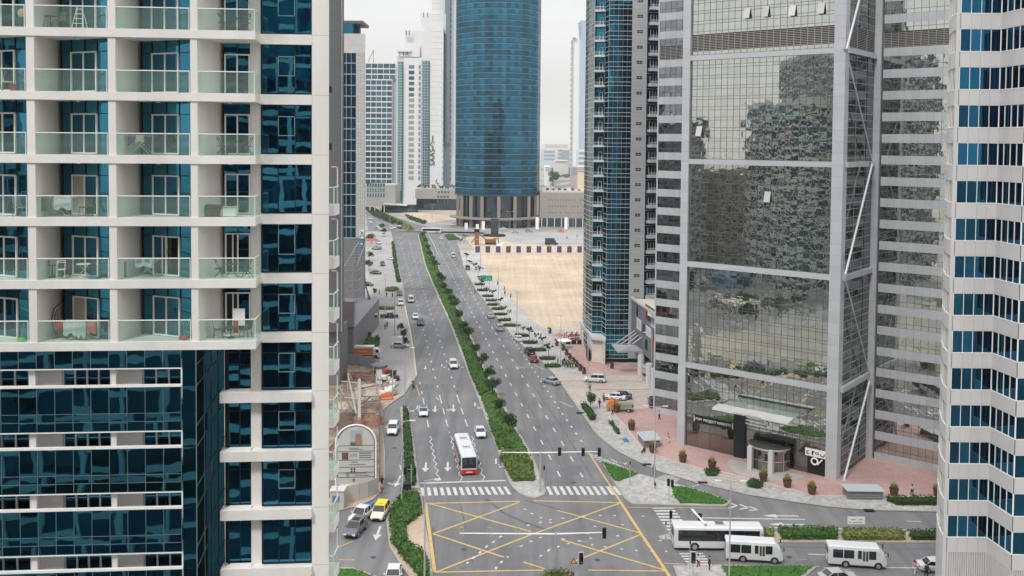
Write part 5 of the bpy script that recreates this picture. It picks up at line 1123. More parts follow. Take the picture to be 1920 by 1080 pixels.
hedges = [([(756, 768), (763, 768), (768, 800), (780, 913), (761, 914), (758, 850)], .8, LF_DARK, 'narrow dark hedge on the divider beside the bus lane', 12),
    ([(755, 929), (785, 929), (790, 967), (779, 977), (760, 989), (763, 1025), (792, 1039), (803, 1062), (804, 1090), (785, 1085), (758, 1054), (734, 1022), (731, 977), (735, 956), (746, 942)], .8, LF_HEDGE, 'big curved green hedge on the island at the junction corner', 16),
    ([(1460, 999), (1568, 999), (1570, 1015), (1464, 1015)], .9, LF_HEDGE, 'clipped hedge in the cross street median behind the two minibuses', 14),
    ([(1703, 1004), (1990, 1004), (1990, 1016), (1710, 1016)], .8, LF_DARK, 'hedge at the right end of the cross street median', 12),
    ([(1659, 940), (1990, 941), (1990, 949), (1682, 950)], .8, LF_DARK, 'dark hedge edging the plaza near the right tower', 12),
    ([(1089, 763), (1097, 761), (1118, 788), (1107, 791)], .9, LF_DARK, 'long dark hedge bed beside the right roadway', 14),
    ([(1142, 795), (1147, 794), (1162, 815), (1157, 817)], .6, LF_DARK, 'thin dark hedge strip on the grey pavement', 12),
    ([(1322, 886), (1334, 881), (1350, 885), (1345, 895), (1325, 895)], .5, LF_DARK, 'low round shrub bed left of the pale steps', 14),
    ([(1400, 909), (1412, 902), (1432, 912), (1425, 919), (1404, 916)], .5, LF_DARK, 'low round shrub bed right of the pale steps', 14),
    ([(672, 641), (690, 636), (712, 641), (708, 661), (674, 661)], 1.0, LF_HEDGE, 'tall green hedge behind the orange truck', 10),
    ([(643, 640), (664, 640), (664, 662), (643, 664)], 1.6, LF_DARK, 'dark bush mass under the grey podium wall', 9)]
for P, h, mm, lb, dn in hedges: b = cover(gp(P), dn, h, .24, rs, .17); tag(b.build('hedge', mm), lb, 'hedge')
for P, h, mm, lb, dn, sz in [([(1128, 867), (1160, 877), (1198, 891), (1160, 905), (1150, 903)], .22, LF_GRASS, 'bright grass triangle beside the slip road', 22, .16),
    ([(1260, 914), (1290, 917), (1330, 929), (1366, 943), (1358, 948), (1276, 946), (1262, 932)], .25, LF_GRASS, 'bright grass wedge between slip road and zebra crossing', 22, .16),
    ([(1352, 1064), (1525, 1065), (1488, 1095), (1370, 1100)], .25, LF_GRASS, 'lawn at the bottom right corner by the minibuses', 18, .16),
    ([(608, 1070), (662, 1069), (698, 1082), (720, 1108), (590, 1108)], .22, LF_GRASS, 'lawn corner at the foot of the balcony tower', 16, .16),
    ([(1578, 1001), (1692, 1001), (1697, 1016), (1582, 1016)], .8, LF_DRY, 'yellow green tall grass bed in the cross street median', 18, .26),
    ([(1428, 1002), (1449, 1000), (1450, 1014), (1436, 1014)], .8, LF_DRY, 'small dry grass tuft bed at the tip of the cross median', 18, .24),
    ([(833, 442), (850, 441), (860, 449), (842, 451)], .4, LF_GRASS, 'small green triangle at the far crossing', 1.5, .9),
    ([(720, 404), (726, 403), (765, 421), (778, 432), (762, 433), (745, 420)], .5, LF_DRY, 'yellow green strip in the far boulevard median', 1.2, .9),
    ([(735, 455), (738, 455), (745, 500), (751, 530), (745, 530), (738, 495)], .8, LF_DARK, 'low dark strip between service lane and roadway', 3, .5),
    ([(686, 392), (700, 392), (745, 418), (735, 420), (700, 405)], 1.2, LF_DARK, 'dark shrubs along the far boulevard', .8, 1.2),
    ([(760, 404), (781, 412), (800, 417), (795, 420), (768, 412)], 1, LF_DARK, 'dark shrub line beside the far sandy strip', .8, 1.0),
    ([(1012, 372), (1030, 345), (1045, 335), (1100, 332), (1100, 312), (1018, 318)], 1, LF_DARK, 'scattered scrub around the far curved road', .02, 3.0)]:
    b = cover(gp(P), dn, h, sz, rs, .14 if dn > 5 else .05) if dn > .05 else MB()
    if dn < .05:
        W_ = gp(P)
        for _ in range(500):
            x = rs.uniform(60, 190); y = rs.uniform(900, 1900)
            if inpoly(x, y, W_): 
                for _k in range(8): leafq(b, Vector((x + rs.gauss(0, 3), y + rs.gauss(0, 3), 1 + rs.random() * 2)), 2.0, rs)
    o = b.build('grass', mm); tag(o, lb, 'grass'); o['kind'] = 'stuff'
def blob(b, c, rx, ry, rz, rs, n, s, lobes=7):
    ls = [(Vector((rs.uniform(-.6, .6) * rx, rs.uniform(-.6, .6) * ry, rs.uniform(-.55, .6) * rz)), rs.uniform(.38, .6)) for _ in range(lobes)]
    for _ in range(n):
        l, f = rs.choice(ls); d = Vector((rs.gauss(0, 1), rs.gauss(0, 1), rs.gauss(0, 1))).normalized() * (rs.random() ** .35) * f
        p = l + Vector((d.x * rx, d.y * ry, d.z * rz)); leafq(b, c + p, s * rs.uniform(.6, 1.3), rs, .4, min(1, max(0, rs.random() * .8 + .12 * (p.z / rz) + .1 * rs.random())))
def make_tree(kind, rs):
    t = thing('median_tree' if kind == 0 else 'young_tree', 'tree', 'tree'); tr = MB(); cr = MB()
    if kind == 0:
        tr.tube((0, 0, 0), (.05, 0, 1.7), .11, .08); 
        for _ in range(5): a = rs.random() * 6.28; tr.tube((.05, 0, 1.4 + rs.random() * .4), (math.cos(a) * .9, math.sin(a) * .9, 2.5 + rs.random() * .5), .05, .02, 5)
        blob(cr, Vector((0, 0, 2.75)), 1.75, 1.75, 1.35, rs, 750, .21, 9)
    else:
        tr.tube((0, 0, 0), (.03, .02, 1.9), .06, .04, 6)
        for i in range(5): a = i * 1.3 + rs.random(); e = Vector((math.cos(a) * .8, math.sin(a) * .8, 2.5 + rs.random() * .6)); tr.tube((.03, .02, 1.8), e, .03, .015, 5); blob(cr, e, .5, .5, .35, rs, 45, .2, 2)
        blob(cr, Vector((0, 0, 2.6)), .5, .5, .4, rs, 40, .2, 2)
    tr.build('trunk', BARK, t); cr.build('crown', LF_TREE if kind == 0 else LF_DARK, t); return t
protos = {0: [make_tree(0, rs) for _ in range(4)], 1: [make_tree(1, rs) for _ in range(3)]}; used = set()
def place_tree(kind, px, py, rpx, label, zc=2.75, group=None, nm=None):
    i = rs.randrange(len(protos[kind])); p = protos[kind][i]
    t = p if (kind, i) not in used else copy_tree(p); used.add((kind, i))
    c = G(px, py, zc); R_ = rpx / (FPX / c.y); s = R_ / (1.75 if kind == 0 else 1.1); t.location = (c.x, c.y, .15); t.rotation_euler = (0, 0, rs.random() * 6.28); t.scale = (s, s, .6 + .4 * s) if kind == 0 else (s, s, max(.8, min(1.3, s)))
    t['label'] = label
    if group: t['group'] = group
    if nm: t.name = nm
    return t
MT = [(956, 790, 17), (937, 755, 12), (924, 719, 16), (914, 697, 13), (903, 673, 13), (893, 651, 11), (878, 622, 14), (868, 610, 10), (859, 589, 9.5), (853, 568, 10), (848, 557, 9), (842, 547, 8), (835, 536, 9), (830, 521, 8), (824, 514, 7), (815, 494, 9), (812, 485, 7), (807, 474, 7), (801, 463, 6), (797, 450, 6), (792, 438, 6)]
for i, (x, y, r) in enumerate(MT): place_tree(0, x, y, r, 'dense dark green round tree, %s from the junction along the median' % ORD[i], group='trees planted along the boulevard median', nm='median_tree')
VT = [(1029, 654, 9), (1017, 634, 7), (1006, 627, 5), (993, 621, 8), (981, 614, 4.5), (972, 610, 4), (955, 583, 4), (945, 576, 5.5), (938, 562, 6), (924, 549, 6.5), (913, 541, 5), (903, 530, 7), (899, 520, 5), (898, 509, 7), (891, 500, 6), (881, 492, 5), (875, 482, 6), (872, 447, 5), (863, 453, 5)]
for i, (x, y, r) in enumerate(VT): place_tree(1, x, y, r, 'thin young tree on the right verge, %s counting from the car park drive' % ORD[i], 2.5, 'young trees on the right verge', 'young_tree')
place_tree(0, 1107, 745, 11, 'leafy tree beside the long hedge bed at the drive exit', 2.75); place_tree(1, 1110, 762, 4, 'spindly sapling beside the leafy tree at the drive exit', 1.4)
for (x, y, r, lb) in ((753, 608, 6, 'tree at the back of the left kerb bed'), (757, 622, 7, 'tree in the middle of the left kerb bed'), (760, 636, 7, 'tree at the front of the left kerb bed'), (697, 447, 11, 'olive tree beside the beige panelled tower'), (693, 478, 8, 'tree before the red shop awning'), (692, 495, 9, 'dark tree by the parked black car'), (655, 548, 9, 'green shrub tree at the foot of the lattice stair'), (703, 543, 4, 'small tree in the café bed'), (702, 560, 4, 'small tree below the café bed'), (748, 419, 6, 'tree in the queueing cars'), (716, 424, 6, 'tree left of the queueing cars'), (722, 433, 7, 'tree beside the white van')): place_tree(0, x, y, r, lb, 2.75)
c = AY(1037, 322, 1150); bb = MB(); blob(bb, Vector((0, 0, 11)), 8, 8, 7, rs, 900, 1.0, 9); t = thing('broad_tree', 'large dark tree alone beside the far curved road', 'tree', (c.x, 1150, 0)); bb.build('crown', LF_DARK, t); bb = MB(); bb.tube((0, 0, 0), (0, 0, 8), .7, .4); bb.build('trunk', BARK, t)
for i, (x, y, lb) in enumerate(((672, 616, 'smallest'), (681, 622, 'second'), (690, 627, 'third'), (705, 634, 'rightmost'))):
    c = G(x, y, 1.5); t = thing('topiary_ball', '%s clipped ball bush of the row left of the hotel forecourt' % lb, 'bush', (c.x, c.y, .1), group='clipped ball bushes in stone pots'); b = MB(); blob(b, Vector((0, 0, 1.5)), .85, .85, .85, rs, 260, .15, 12); b.build('foliage', LF_DARK, t); b = MB(); b.lathe([(.35, 0), (.5, .7)], (0, 0, 0), 10); b.build('pot', mat('stone_pot', 'C2A98B', .8), t)
SB = [(915, 556), (921, 564), (925, 572), (933, 580), (938.5, 590), (946, 601), (956, 611), (979, 630), (994, 643), (1010, 657), (1026, 673), (1036, 687), (905, 545), (899, 534), (735, 543), (724, 579)]
for i, (x, y) in enumerate(SB):
    c = G(x, y, .2); n_ = 14; rx, ry = (1.9, 1.1) if i < 14 else ((2.0, 4.0) if i == 14 else (2.5, 1.7))
    if i == 14: rx = 2.4; ry = 4.2
    P = [(c.x + rx * math.cos(a * 6.283 / n_) * (1 + .1 * rs.random()), c.y + ry * math.sin(a * 6.283 / n_)) for a in range(n_)]
    lb = 'low rounded dark shrub bed on the right verge, number %s from the drive' % (ORD[13 - i] if i < 12 else ORD[i]) if i < 14 else ('round green bed in the left forecourt' if i == 14 else 'oval green bed nearer than the round one in the left forecourt')
    b = cover(P, 12 if i < 14 else 6, .7, .22, rs, .13); o = b.build('shrub_bed', LF_DARK if i < 14 else LF_HEDGE); tag(o, lb.replace('number ', ''), 'shrub bed', 'shrub beds on the right verge' if i < 14 else None)
for i in range(34):  # out-of-view tree copies, added to give the mirrored ground broken detail
    p = protos[0][i % 4]; t = copy_tree(p); x, y = rs.choice([(rs.uniform(-98, -64), rs.uniform(66, 106)), (rs.uniform(-158, -114), rs.uniform(124, 200)), (rs.uniform(-98, -64), rs.uniform(124, 190))]); t.location = (x, y, .1); t.rotation_euler = (0, 0, i); t.scale = (1.5, 1.5, 1.3 + .4 * rs.random()); t['label'] = 'dark tree added west of the road, seen only mirrored in the glass tower'; t['group'] = 'trees mirrored in the glass tower'; t.name = 'mirrored_tree'
for i, (x0, x1, y0, y1, h, c_) in enumerate([(-96, -78, 96, 104, 5, 'C4BFB4'), (-150, -134, 92, 102, 8, '9C9FA0'), (-132, -118, 128, 150, 6, 'B9AFA0'), (-92, -74, 160, 172, 9, 'D0CDC6'), (-156, -142, 160, 176, 12, '8F8A80'), (-84, -70, 140, 150, 4, 'A86F50'), (-120, -108, 180, 200, 14, 'BFC4C6'), (-152, -136, 70, 80, 5, '6E8FA6')]):  # unseen blocks added to break up the reflection in the mirror glass
    t = thing('low_building', 'low block number added west of the road for the mirrored detail'.replace('number', ORD[i]), 'building', ((x0 + x1) / 2, (y0 + y1) / 2, 0), world=True); b = MB(); b.box(x0, x1, y0, y1, 0, h); b.build('wall', mat('west_' + c_, c_, .8), t); b = MB(); n_ = int((x1 - x0) / 3)
    for k in range(n_): b.box(x0 + k * 3 + .6, x0 + k * 3 + 2.2, y0 - .05, y1 + .05, 1, h - 1)
    b.box(x0 - .05, x1 + .05, y0 + 1, y1 - 1, 1.2, h - 1); b.build('window_band', DARKF, t)
# near bush under the front signal gantry
b = MB(); c = G(1060, 1098, 1.2); blob(b, Vector((c.x - .6, c.y, 1.7)), 3.4, 1.6, 1.6, rs, 2200, .17, 14); o = b.build('bushy_shrub', leafmat('olive_shrub', (.06, .11, .02), (.20, .24, .07))); tag(o, 'feathery green shrub at the bottom edge under the signal mast', 'shrub')
# terrace plants on the far podium
for i in range(14):
    b = MB(); x = PX(783 + i * 5.3, 735); blob(b, Vector((x, 735 + rs.random() * 6, 17.5 + (3 if i == 7 else 0))), 1.5, 1.5, 1.2 + rs.random() + (1.8 if i == 7 else 0), rs, 60, .5, 3); tag(b.build('roof_shrub', LF_DARK), '%s green shrub from the left on the far podium roof terrace' % ORD[i], 'shrub', 'shrubs on the podium roof terrace')
# ------------------------------------------------------------ planters
POT = mat('terracotta_pot', (.12, .05, .038), .6, var=.15, scale=2)
def planter():
    t = thing('flower_pot', 'x', 'planter'); b = MB(); b.lathe([(.42, 0), (.58, .55), (.66, 1.05), (.7, 1.08), (.7, 1.2), (.6, 1.2), (.58, 1.1)], (0, 0, 0), 14); b.build('pot', POT, t)
    b = MB()
    for _ in range(150): a = rs.random() * 6.28; r = rs.random() ** .6 * .65; h = rs.uniform(.3, 1.15) * (1.15 - r); q = Vector((math.cos(a) * r * .5, math.sin(a) * r * .5, 1.1)); e = Vector((math.cos(a) * r * 1.25, math.sin(a) * r * 1.25, 1.15 + h)); s = Vector((-math.sin(a), math.cos(a), 0)) * .05; b.face([q - s, q + s, e + s * .6, e - s * .6])
    b.build('plant', LF_YEL, t); return t
pp = planter(); PLN = [(1156, 773, 'behind the orange truck'), (1184, 806, 'left of the first flat skylight'), (1224, 849, 'right of the first flat skylight'), (1280, 867, 'between skylight and the mirror tower corner'), (1335, 880, 'left of the pale steps'), (1431, 903, 'in front of the revolving vestibule'), (1476, 914, 'between vestibule and corner column'), (1522, 927, 'left of the second flat skylight'), (1676, 930, 'right of the second flat skylight'), (1758, 931, 'touching the right edge tower')]
for i, (x, y, lb) in enumerate(PLN): t = pp if i == 0 else copy_tree(pp); c = G(x, y, .16); t.location = (c.x, c.y, .16); t.rotation_euler = (0, 0, i * 1.1); t['label'] = 'brown pot with yellow grassy plant ' + lb; t['group'] = 'brown planters along the plaza edge'
def bushpot():
    t = thing('shrub_pot', 'x', 'planter'); b = MB(); b.lathe([(.35, 0), (.5, .8)], (0, 0, 0), 10); b.build('pot', POT, t); b = MB(); blob(b, Vector((0, 0, 1.3)), .7, .7, .7, rs, 130, .17, 5); b.build('foliage', leafmat('red_shrub', (.06, .03, .02), (.16, .09, .05)), t); return t
pb_ = bushpot()
for i, (x, y) in enumerate([(1031, 625), (1044, 648), (1056, 657), (1062, 666), (1068, 674), (1075, 682), (1081, 688), (1088, 695), (1095, 701), (1147, 691)]):
    t = pb_ if i == 0 else copy_tree(pb_); c = G(x, y, .16); t.location = (c.x, c.y, .16); t['label'] = 'reddish potted shrub, %s of the row along the tower plaza' % ORD[i] if i < 9 else 'reddish potted shrub alone by the teal tower base'; t['group'] = 'reddish potted shrubs by the teal tower'
# ------------------------------------------------------------ street lamps, signals, signs
POLE = mat('pole_grey', 'A6A8A8', .5, var=.05); HEAD = mat('lamp_head', 'D0D2D2', .4); SIGBK = mat('signal_black', '101214', .5)
def lamp(px, py, arms, label, h=12.0, zt=.12, ang=0):
    c = G(px, py, zt); t = thing('street_lamp', label, 'street lamp', (c.x, c.y, zt), ang, 'tall street lamps along the roads')
    b = MB(); b.tube((0, 0, .3), (0, 0, h), .11, .06); b.build('pole', POLE, t); b = MB(); b.lathe([(.22, 0), (.22, .3), (.14, .35)], (0, 0, 0), 10); b.build('base', POLE, t)
    for a in arms: b = MB(); b.tube((0, 0, h - .1), (a * 1.1, 0, h + .1), .05); o = b.build('arm', POLE, t); b = MB(); b.box(a * 1.1 if a > 0 else a * 1.1 - .8, a * 1.1 + .8 if a > 0 else a * 1.1, -.14, .14, h + .04, h + .16); b.build('lamp_head', HEAD, o)
for a in [(1227, 909, (-1, 1), 'double headed lamp beside the slip road crossing'), (1367, 1090, (-1, 1), 'lamp pole in front of the first minibus'), (796, 1088, (1,), 'lamp pole at the left corner of the yellow box'), (753, 945, (1,), 'lamp pole on the left hedge island tip'), (759, 768, (1,), 'lamp pole at the far tip of the divider hedge'), (969, 628, (-1,), 'lamp on the right verge nearest the teal tower, by the sand'), (934, 574, (-1,), 'lamp on the right verge below the green sign'), (901, 504, (-1,), 'lamp on the right verge before the hoarding'), (1051, 688, (-1,), 'lamp by the green shirted group'), (1102, 727, (-1,), 'lamp in front of the white car on the drive'), (722, 590, (1,), 'lamp behind the oval green bed on the left'), (740, 628, (1,), 'lamp in front of the oval green bed on the left'), (736, 742, (1,), 'lamp on the left forecourt nearest the debris'), (1221, 730, (-1,), 'lamp at the podium columns'), (765, 432, (1,), 'far lamp at the boulevard crossing'), (810, 420, (1,), 'far lamp by the grey planted podium'), (956, 436, (1, -1), 'far lamp before the round tower'), (1074, 437, (1, -1), 'far lamp before the grey taupe podium'), (731, 447, (1,), 'far lamp beside the service lane')]: lamp(*a)
def sighead(b, x, y, z, s=1.0, dz=1.05): b.box(x - .2 * s, x + .2 * s, y - .15, y + .15, z - dz * s / 2, z + dz * s / 2)
LENS = {'r': mat('lens_red', (.05, .01, .01), .3), 'g': mat('lens_teal', (.03, .35, .33), .3)}
def signal(t, x, y, z, s=1.0, rear=False, border=False, zb=1.05):
    b = MB(); sighead(b, x, y, z, s, zb); o = b.build('signal_head', SIGBK, t)
    if border: b = MB(); b.box(x - .27 * s, x + .27 * s, y + .155, y + .18, z - zb * s / 2 - .08, z + zb * s / 2 + .08); b.build('backing_board', FRAMEW, o)
    for k in range(3): b = MB(); b.lathe([(.11 * s, -.03), (.11 * s, .03)], (x, y - .16, z + (.33 - .33 * k) * s * zb / 1.05), 10); b.build('lens', LENS['g'] if (border and k == 2) else SIGBK, o)
def gantry(label, bx, by, zarm, x0, x1, heads, brackets, ang=0, h=None):
    c = G(bx, by, .15); t = thing('signal_gantry', label, 'traffic signal', (c.x, c.y, .15), ang); b = MB(); b.tube((0, 0, 0), (0, 0, zarm + .2), .15, .12, 10); b.lathe([(.35, 0), (.35, .15)], (0, 0, 0), 8); b.build('mast', POLE, t)
    b = MB(); b.tube((0, 0, zarm), (x0, 0, zarm), .1, .06); b.build('arm', FRAMEW, t); b = MB(); b.tube((0, 0, zarm), (x1, 0, zarm + .25), .1, .05); b.build('arm', FRAMEW, t)
    for x in heads: signal(t, x, -.2, zarm + .05 + (.2 if x > 0 else 0), 1.15)
    for x in brackets: b = MB(); b.box(x - .22, x - .17, -.05, .05, zarm - .35, zarm + .7); b.box(x + .17, x + .22, -.05, .05, zarm - .35, zarm + .7); b.box(x - .22, x + .22, -.05, .05, zarm + .66, zarm + .72); b.build('bracket', mat('bracket', 'B3AE96', .6), t)
gantry('white signal gantry rising from the tip of the median', 1013, 921, 5.8, -5.7, 8.7, (2.8, 6.3, 8.7), (-5.7,))
gantry('white signal gantry in front of the yellow box', 1041, 1092, 5.8, -11.3, 5.7, (5.7,), (-11.1, -7.8, -4.4))
c = G(1322, 1030, 0); t = thing('signal_gantry', 'white slanting signal arm behind the long white bus', 'traffic signal', (c.x, c.y, 0)); e = G(1297, 955, 3.3) - Vector((c.x, c.y, 0)); b = MB(); b.tube((0, 0, 0), (0, 0, 3.4), .14); b.build('mast', POLE, t); b = MB(); b.tube((0, 0, 3.3), e, .13, .1); b.build('arm', FRAMEW, t); signal(t, e.x + .75, e.y - 1.6, 2.7, 1.25); b = MB(); q = Vector((e.x + .2, e.y - 1.0, 3.2)); b.box(q.x - .3, q.x - .24, q.y, q.y + .1, 2.1, 3.3); b.box(q.x + .1, q.x + .16, q.y, q.y + .1, 2.1, 3.3); b.build('bracket', mat('bracket', 'B3AE96'), t)
def post(label, px, py, h, hs, s=1.0, border=False, zt=.17):
    c = G(px, py, zt); t = thing('signal_post', label, 'traffic signal', (c.x, c.y, zt)); b = MB(); b.tube((0, 0, 0), (0, 0, h), .06, .05); b.build('post', POLE, t)
    for (dx, z) in hs: signal(t, dx, -.1, z, s, border=border)
post('pedestrian signal post at the zebra on the cross median', 1257, 1006, 3.6, [(0, 3.0)], .9); post('pair of black signal heads at the slip road island', 1254, 941, 3.3, [(-.1, 2.9), (.45, 2.75)], .95); post('white bordered signal beside the two waiting walkers', 1299, 1092, 3.3, [(0, 3.0)], 1.2, True); post('white bordered signal above the feathery shrub', 1089, 1095, 3.4, [(0, 3.1)], 1.2, True); post('short signal post behind the gantry mast on the median', 1020, 912, 3.2, [(0, 2.9)], .6); post('small push button post on the paved triangle island', 1228, 916, 1.0, [(0, .7)], .5); post('grey sign post on the grass triangle tip', 1181, 908, 3.4, [(0, 3.3)], .35)
post('thin post with small head beside the bus rear', 1248, 1010, 2.2, [(0, 2.1)], .35); post('post on the bottom right island beside the zebra', 1293, 1066, 3.4, [(0, 3.3)], .4)
c = G(771, 912, .2); t = thing('signal_post', 'cluster of black signals on the divider hedge', 'traffic signal', (c.x, c.y, .2)); b = MB(); b.tube((0, 0, 0), (0, 0, 3.3), .07); b.tube((-.9, 0, 2.6), (.5, 0, 2.6), .04); b.build('post', POLE, t); signal(t, -.9, -.1, 2.4, 1.1); signal(t, .55, -.1, 2.3, 1.1); signal(t, -.35, .3, 2.6, .9)
c = G(767, 918, .17); b = MB(); b.box(c.x - .9, c.x + .3, c.y - .4, c.y + .4, .16, 1.1); o = b.build('control_cabinet', SIGBK); tag(o, 'black control cabinet at the near end of the divider', 'cabinet')
# green direction sign
c = G(912, 541, .12); t = thing('direction_sign', 'double green direction sign over the right verge shrubs', 'road sign', (c.x, c.y, .12)); GRS = mat('sign_green', '1E8C6E', .5)
for i, x in enumerate((-1.05, 1.05)):
    b = MB(); b.box(x - 1.0, x + 1.0, -.1, 0, 2.7, 4.7); o = b.build('panel', GRS, t); 
    for k in range(3): b = MB(); b.box(x - .7 + .1 * k, x + .6 - .2 * k, -.13, -.1, 3.05 + k * .5, 3.2 + k * .5); b.build('panel_legend', mat('legend', '8FD0BC', .5), o)
    b = MB(); b.tube((x, .1, 0), (x, .1, 4.6), .08); b.build('post', POLE, t)
c = G(1605, 1003, .17); t = thing('street_name_sign', 'white street name board on two posts in the grass median', 'road sign', (c.x, c.y, .17)); b = MB(); b.box(-1.15, 1.15, -.04, .04, 1.45, 2.45); o = b.build('board', FRAMEW, t); [(lambda b: (b.path([(x0 + .09 * k, -.055, z0 + .05 * math.sin(k * 2.1 + x0 * 7)) for k in range(n_)], .022, 5), b.build('street_name_script', SIGNB, o)))(MB()) for x0, z0, n_ in ((-.75, 2.1, 8), (.3, 2.1, 7), (-.95, 1.7, 4), (-.45, 1.7, 14))]
for x in (-1.0, .85): b = MB(); b.tube((x, .06, 0), (x, .06, 2.4), .035); b.build('post', POLE, t)
# flat skylights on the plaza
SKY = mat('skylight_top', 'B4BCC0', .35, var=.06)
for (q, lb) in (([(1193, 809), (1228, 808), (1240, 824), (1207, 826)], 'flat grey skylight box on the plaza nearer the drive'), ([(1576, 907), (1646, 908), (1660, 921), (1589, 920)], 'long flat grey skylight box near the mirror tower corner')):
    w4 = [G(a, b_, 1.5) for a, b_ in q]; cc = sum(w4, Vector()) / 4; t = thing('skylight_box', lb, 'skylight', (cc.x, cc.y, .16), world=True)
    b = MB(); b.prism([(p.x, p.y) for p in w4], 1.35, 1.5, bot=True); b.build('roof_slab', SKY, t); b = MB(); b.prism(inset([(p.x, p.y) for p in w4], .25), .16, 1.35); o = b.build('louvre_side', mat('louvre_grey', '6F7476', .5), t)
    b = MB(); w5 = inset([(p.x, p.y) for p in w4], .2)
    for k in range(3):
        for i in range(4): b.tube((*w5[i], .45 + k * .35), (*w5[(i + 1) % 4], .45 + k * .35), .03, n=5)
    b.build('rail', POLE, o)
# ------------------------------------------------------------ vehicles
CGL = mat('car_glass', (.012, .015, .018), .08, spec=.8, var=.0); TYRE = mat('tyre', (.02, .02, .02), .85); RIM = mat('wheel_rim', (.42, .43, .44), .35, metal=.6)
HLM = mat('headlight', (.75, .77, .8), .15); TLM = mat('tail_light', (.35, .012, .01), .3); TRIM = mat('car_trim', (.02, .02, .022), .5); PLATE = mat('plate', (.7, .7, .68), .5)
PAINT = {'white': (.64, .65, .66), 'silver': (.42, .44, .47), 'black': (.012, .013, .015), 'dark': (.05, .055, .065), 'grey': (.14, .145, .155), 'red': (.16, .012, .018), 'cream': (.70, .62, .50), 'blue': (.04, .09, .25), 'orange': (.70, .22, .04), 'bluegrey': (.28, .33, .40)}
def paint(c): return mat('paint_' + c, PAINT[c], .22, var=.03, spec=.6)
def wheel(t, x, y, r=.33, w_=.24):
    b = MB(); n = 14; i0 = x - w_ / 2; ring = []
    secs = [[(xx, y + rr * math.cos(2 * math.pi * k / n), r + rr * math.sin(2 * math.pi * k / n)) for k in range(n)] for xx, rr in ((x - w_ / 2, r * .93), (x - w_ / 2 + .03, r), (x + w_ / 2 - .03, r), (x + w_ / 2, r * .93))]
    b.loft(secs); o = b.build('wheel', TYRE, t); sgn = 1 if x > 0 else -1; b = MB(); xx = x + sgn * (w_ / 2 + .005)
    b.loft([[(xx + sgn * d, y + q * math.cos(2 * math.pi * k / n), r + q * math.sin(2 * math.pi * k / n)) for k in range(n)] for d, q in ((-.02, r * .66), (.012, r * .62))]); b.build('rim', RIM, o)
def place(t, px, py, hd, zt=0.0): c = G(px, py, zt); t.location = (c.x, c.y, zt); t.rotation_euler = (0, 0, -math.radians(hd)); return t
PROF = { # y, zbottom, ztop, halfwidth   (front = +y) ; cabin: y positions base rear, roof rear, roof front, base front, roof z
 'sedan': (4.7, [(-2.35, .35, .85, .72), (-2.25, .25, .95, .84), (-1.4, .22, .98, .9), (0, .2, .95, .91), (1.1, .22, .92, .9), (2.0, .25, .78, .85), (2.3, .32, .62, .72)], (-1.75, -1.05, .35, 1.1, 1.45)),
 'suv': (4.8, [(-2.38, .4, 1.05, .78), (-2.3, .3, 1.15, .9), (-1.2, .28, 1.15, .95), (0, .27, 1.12, .96), (1.1, .28, 1.1, .95), (2.1, .32, .95, .9), (2.35, .4, .72, .78)], (-2.25, -1.9, .45, 1.15, 1.78)),
 'van': (4.9, [(-2.42, .4, 1.2, .82), (-2.38, .3, 1.25, .9), (-1.2, .28, 1.25, .92), (0, .27, 1.2, .92), (1.4, .28, 1.15, .92), (2.2, .32, 1.0, .88), (2.42, .4, .75, .78)], (-2.38, -2.25, 1.1, 1.9, 2.0)),
 'pickup': (5.4, [(-2.7, .45, 1.05, .85), (-2.65, .38, 1.08, .92), (-1.2, .34, 1.08, .95), (0, .32, 1.1, .96), (1.2, .34, 1.1, .95), (2.4, .38, 1.0, .92), (2.68, .45, .75, .82)], (-.85, -.65, .65, 1.35, 1.8)),
}
VEH = None
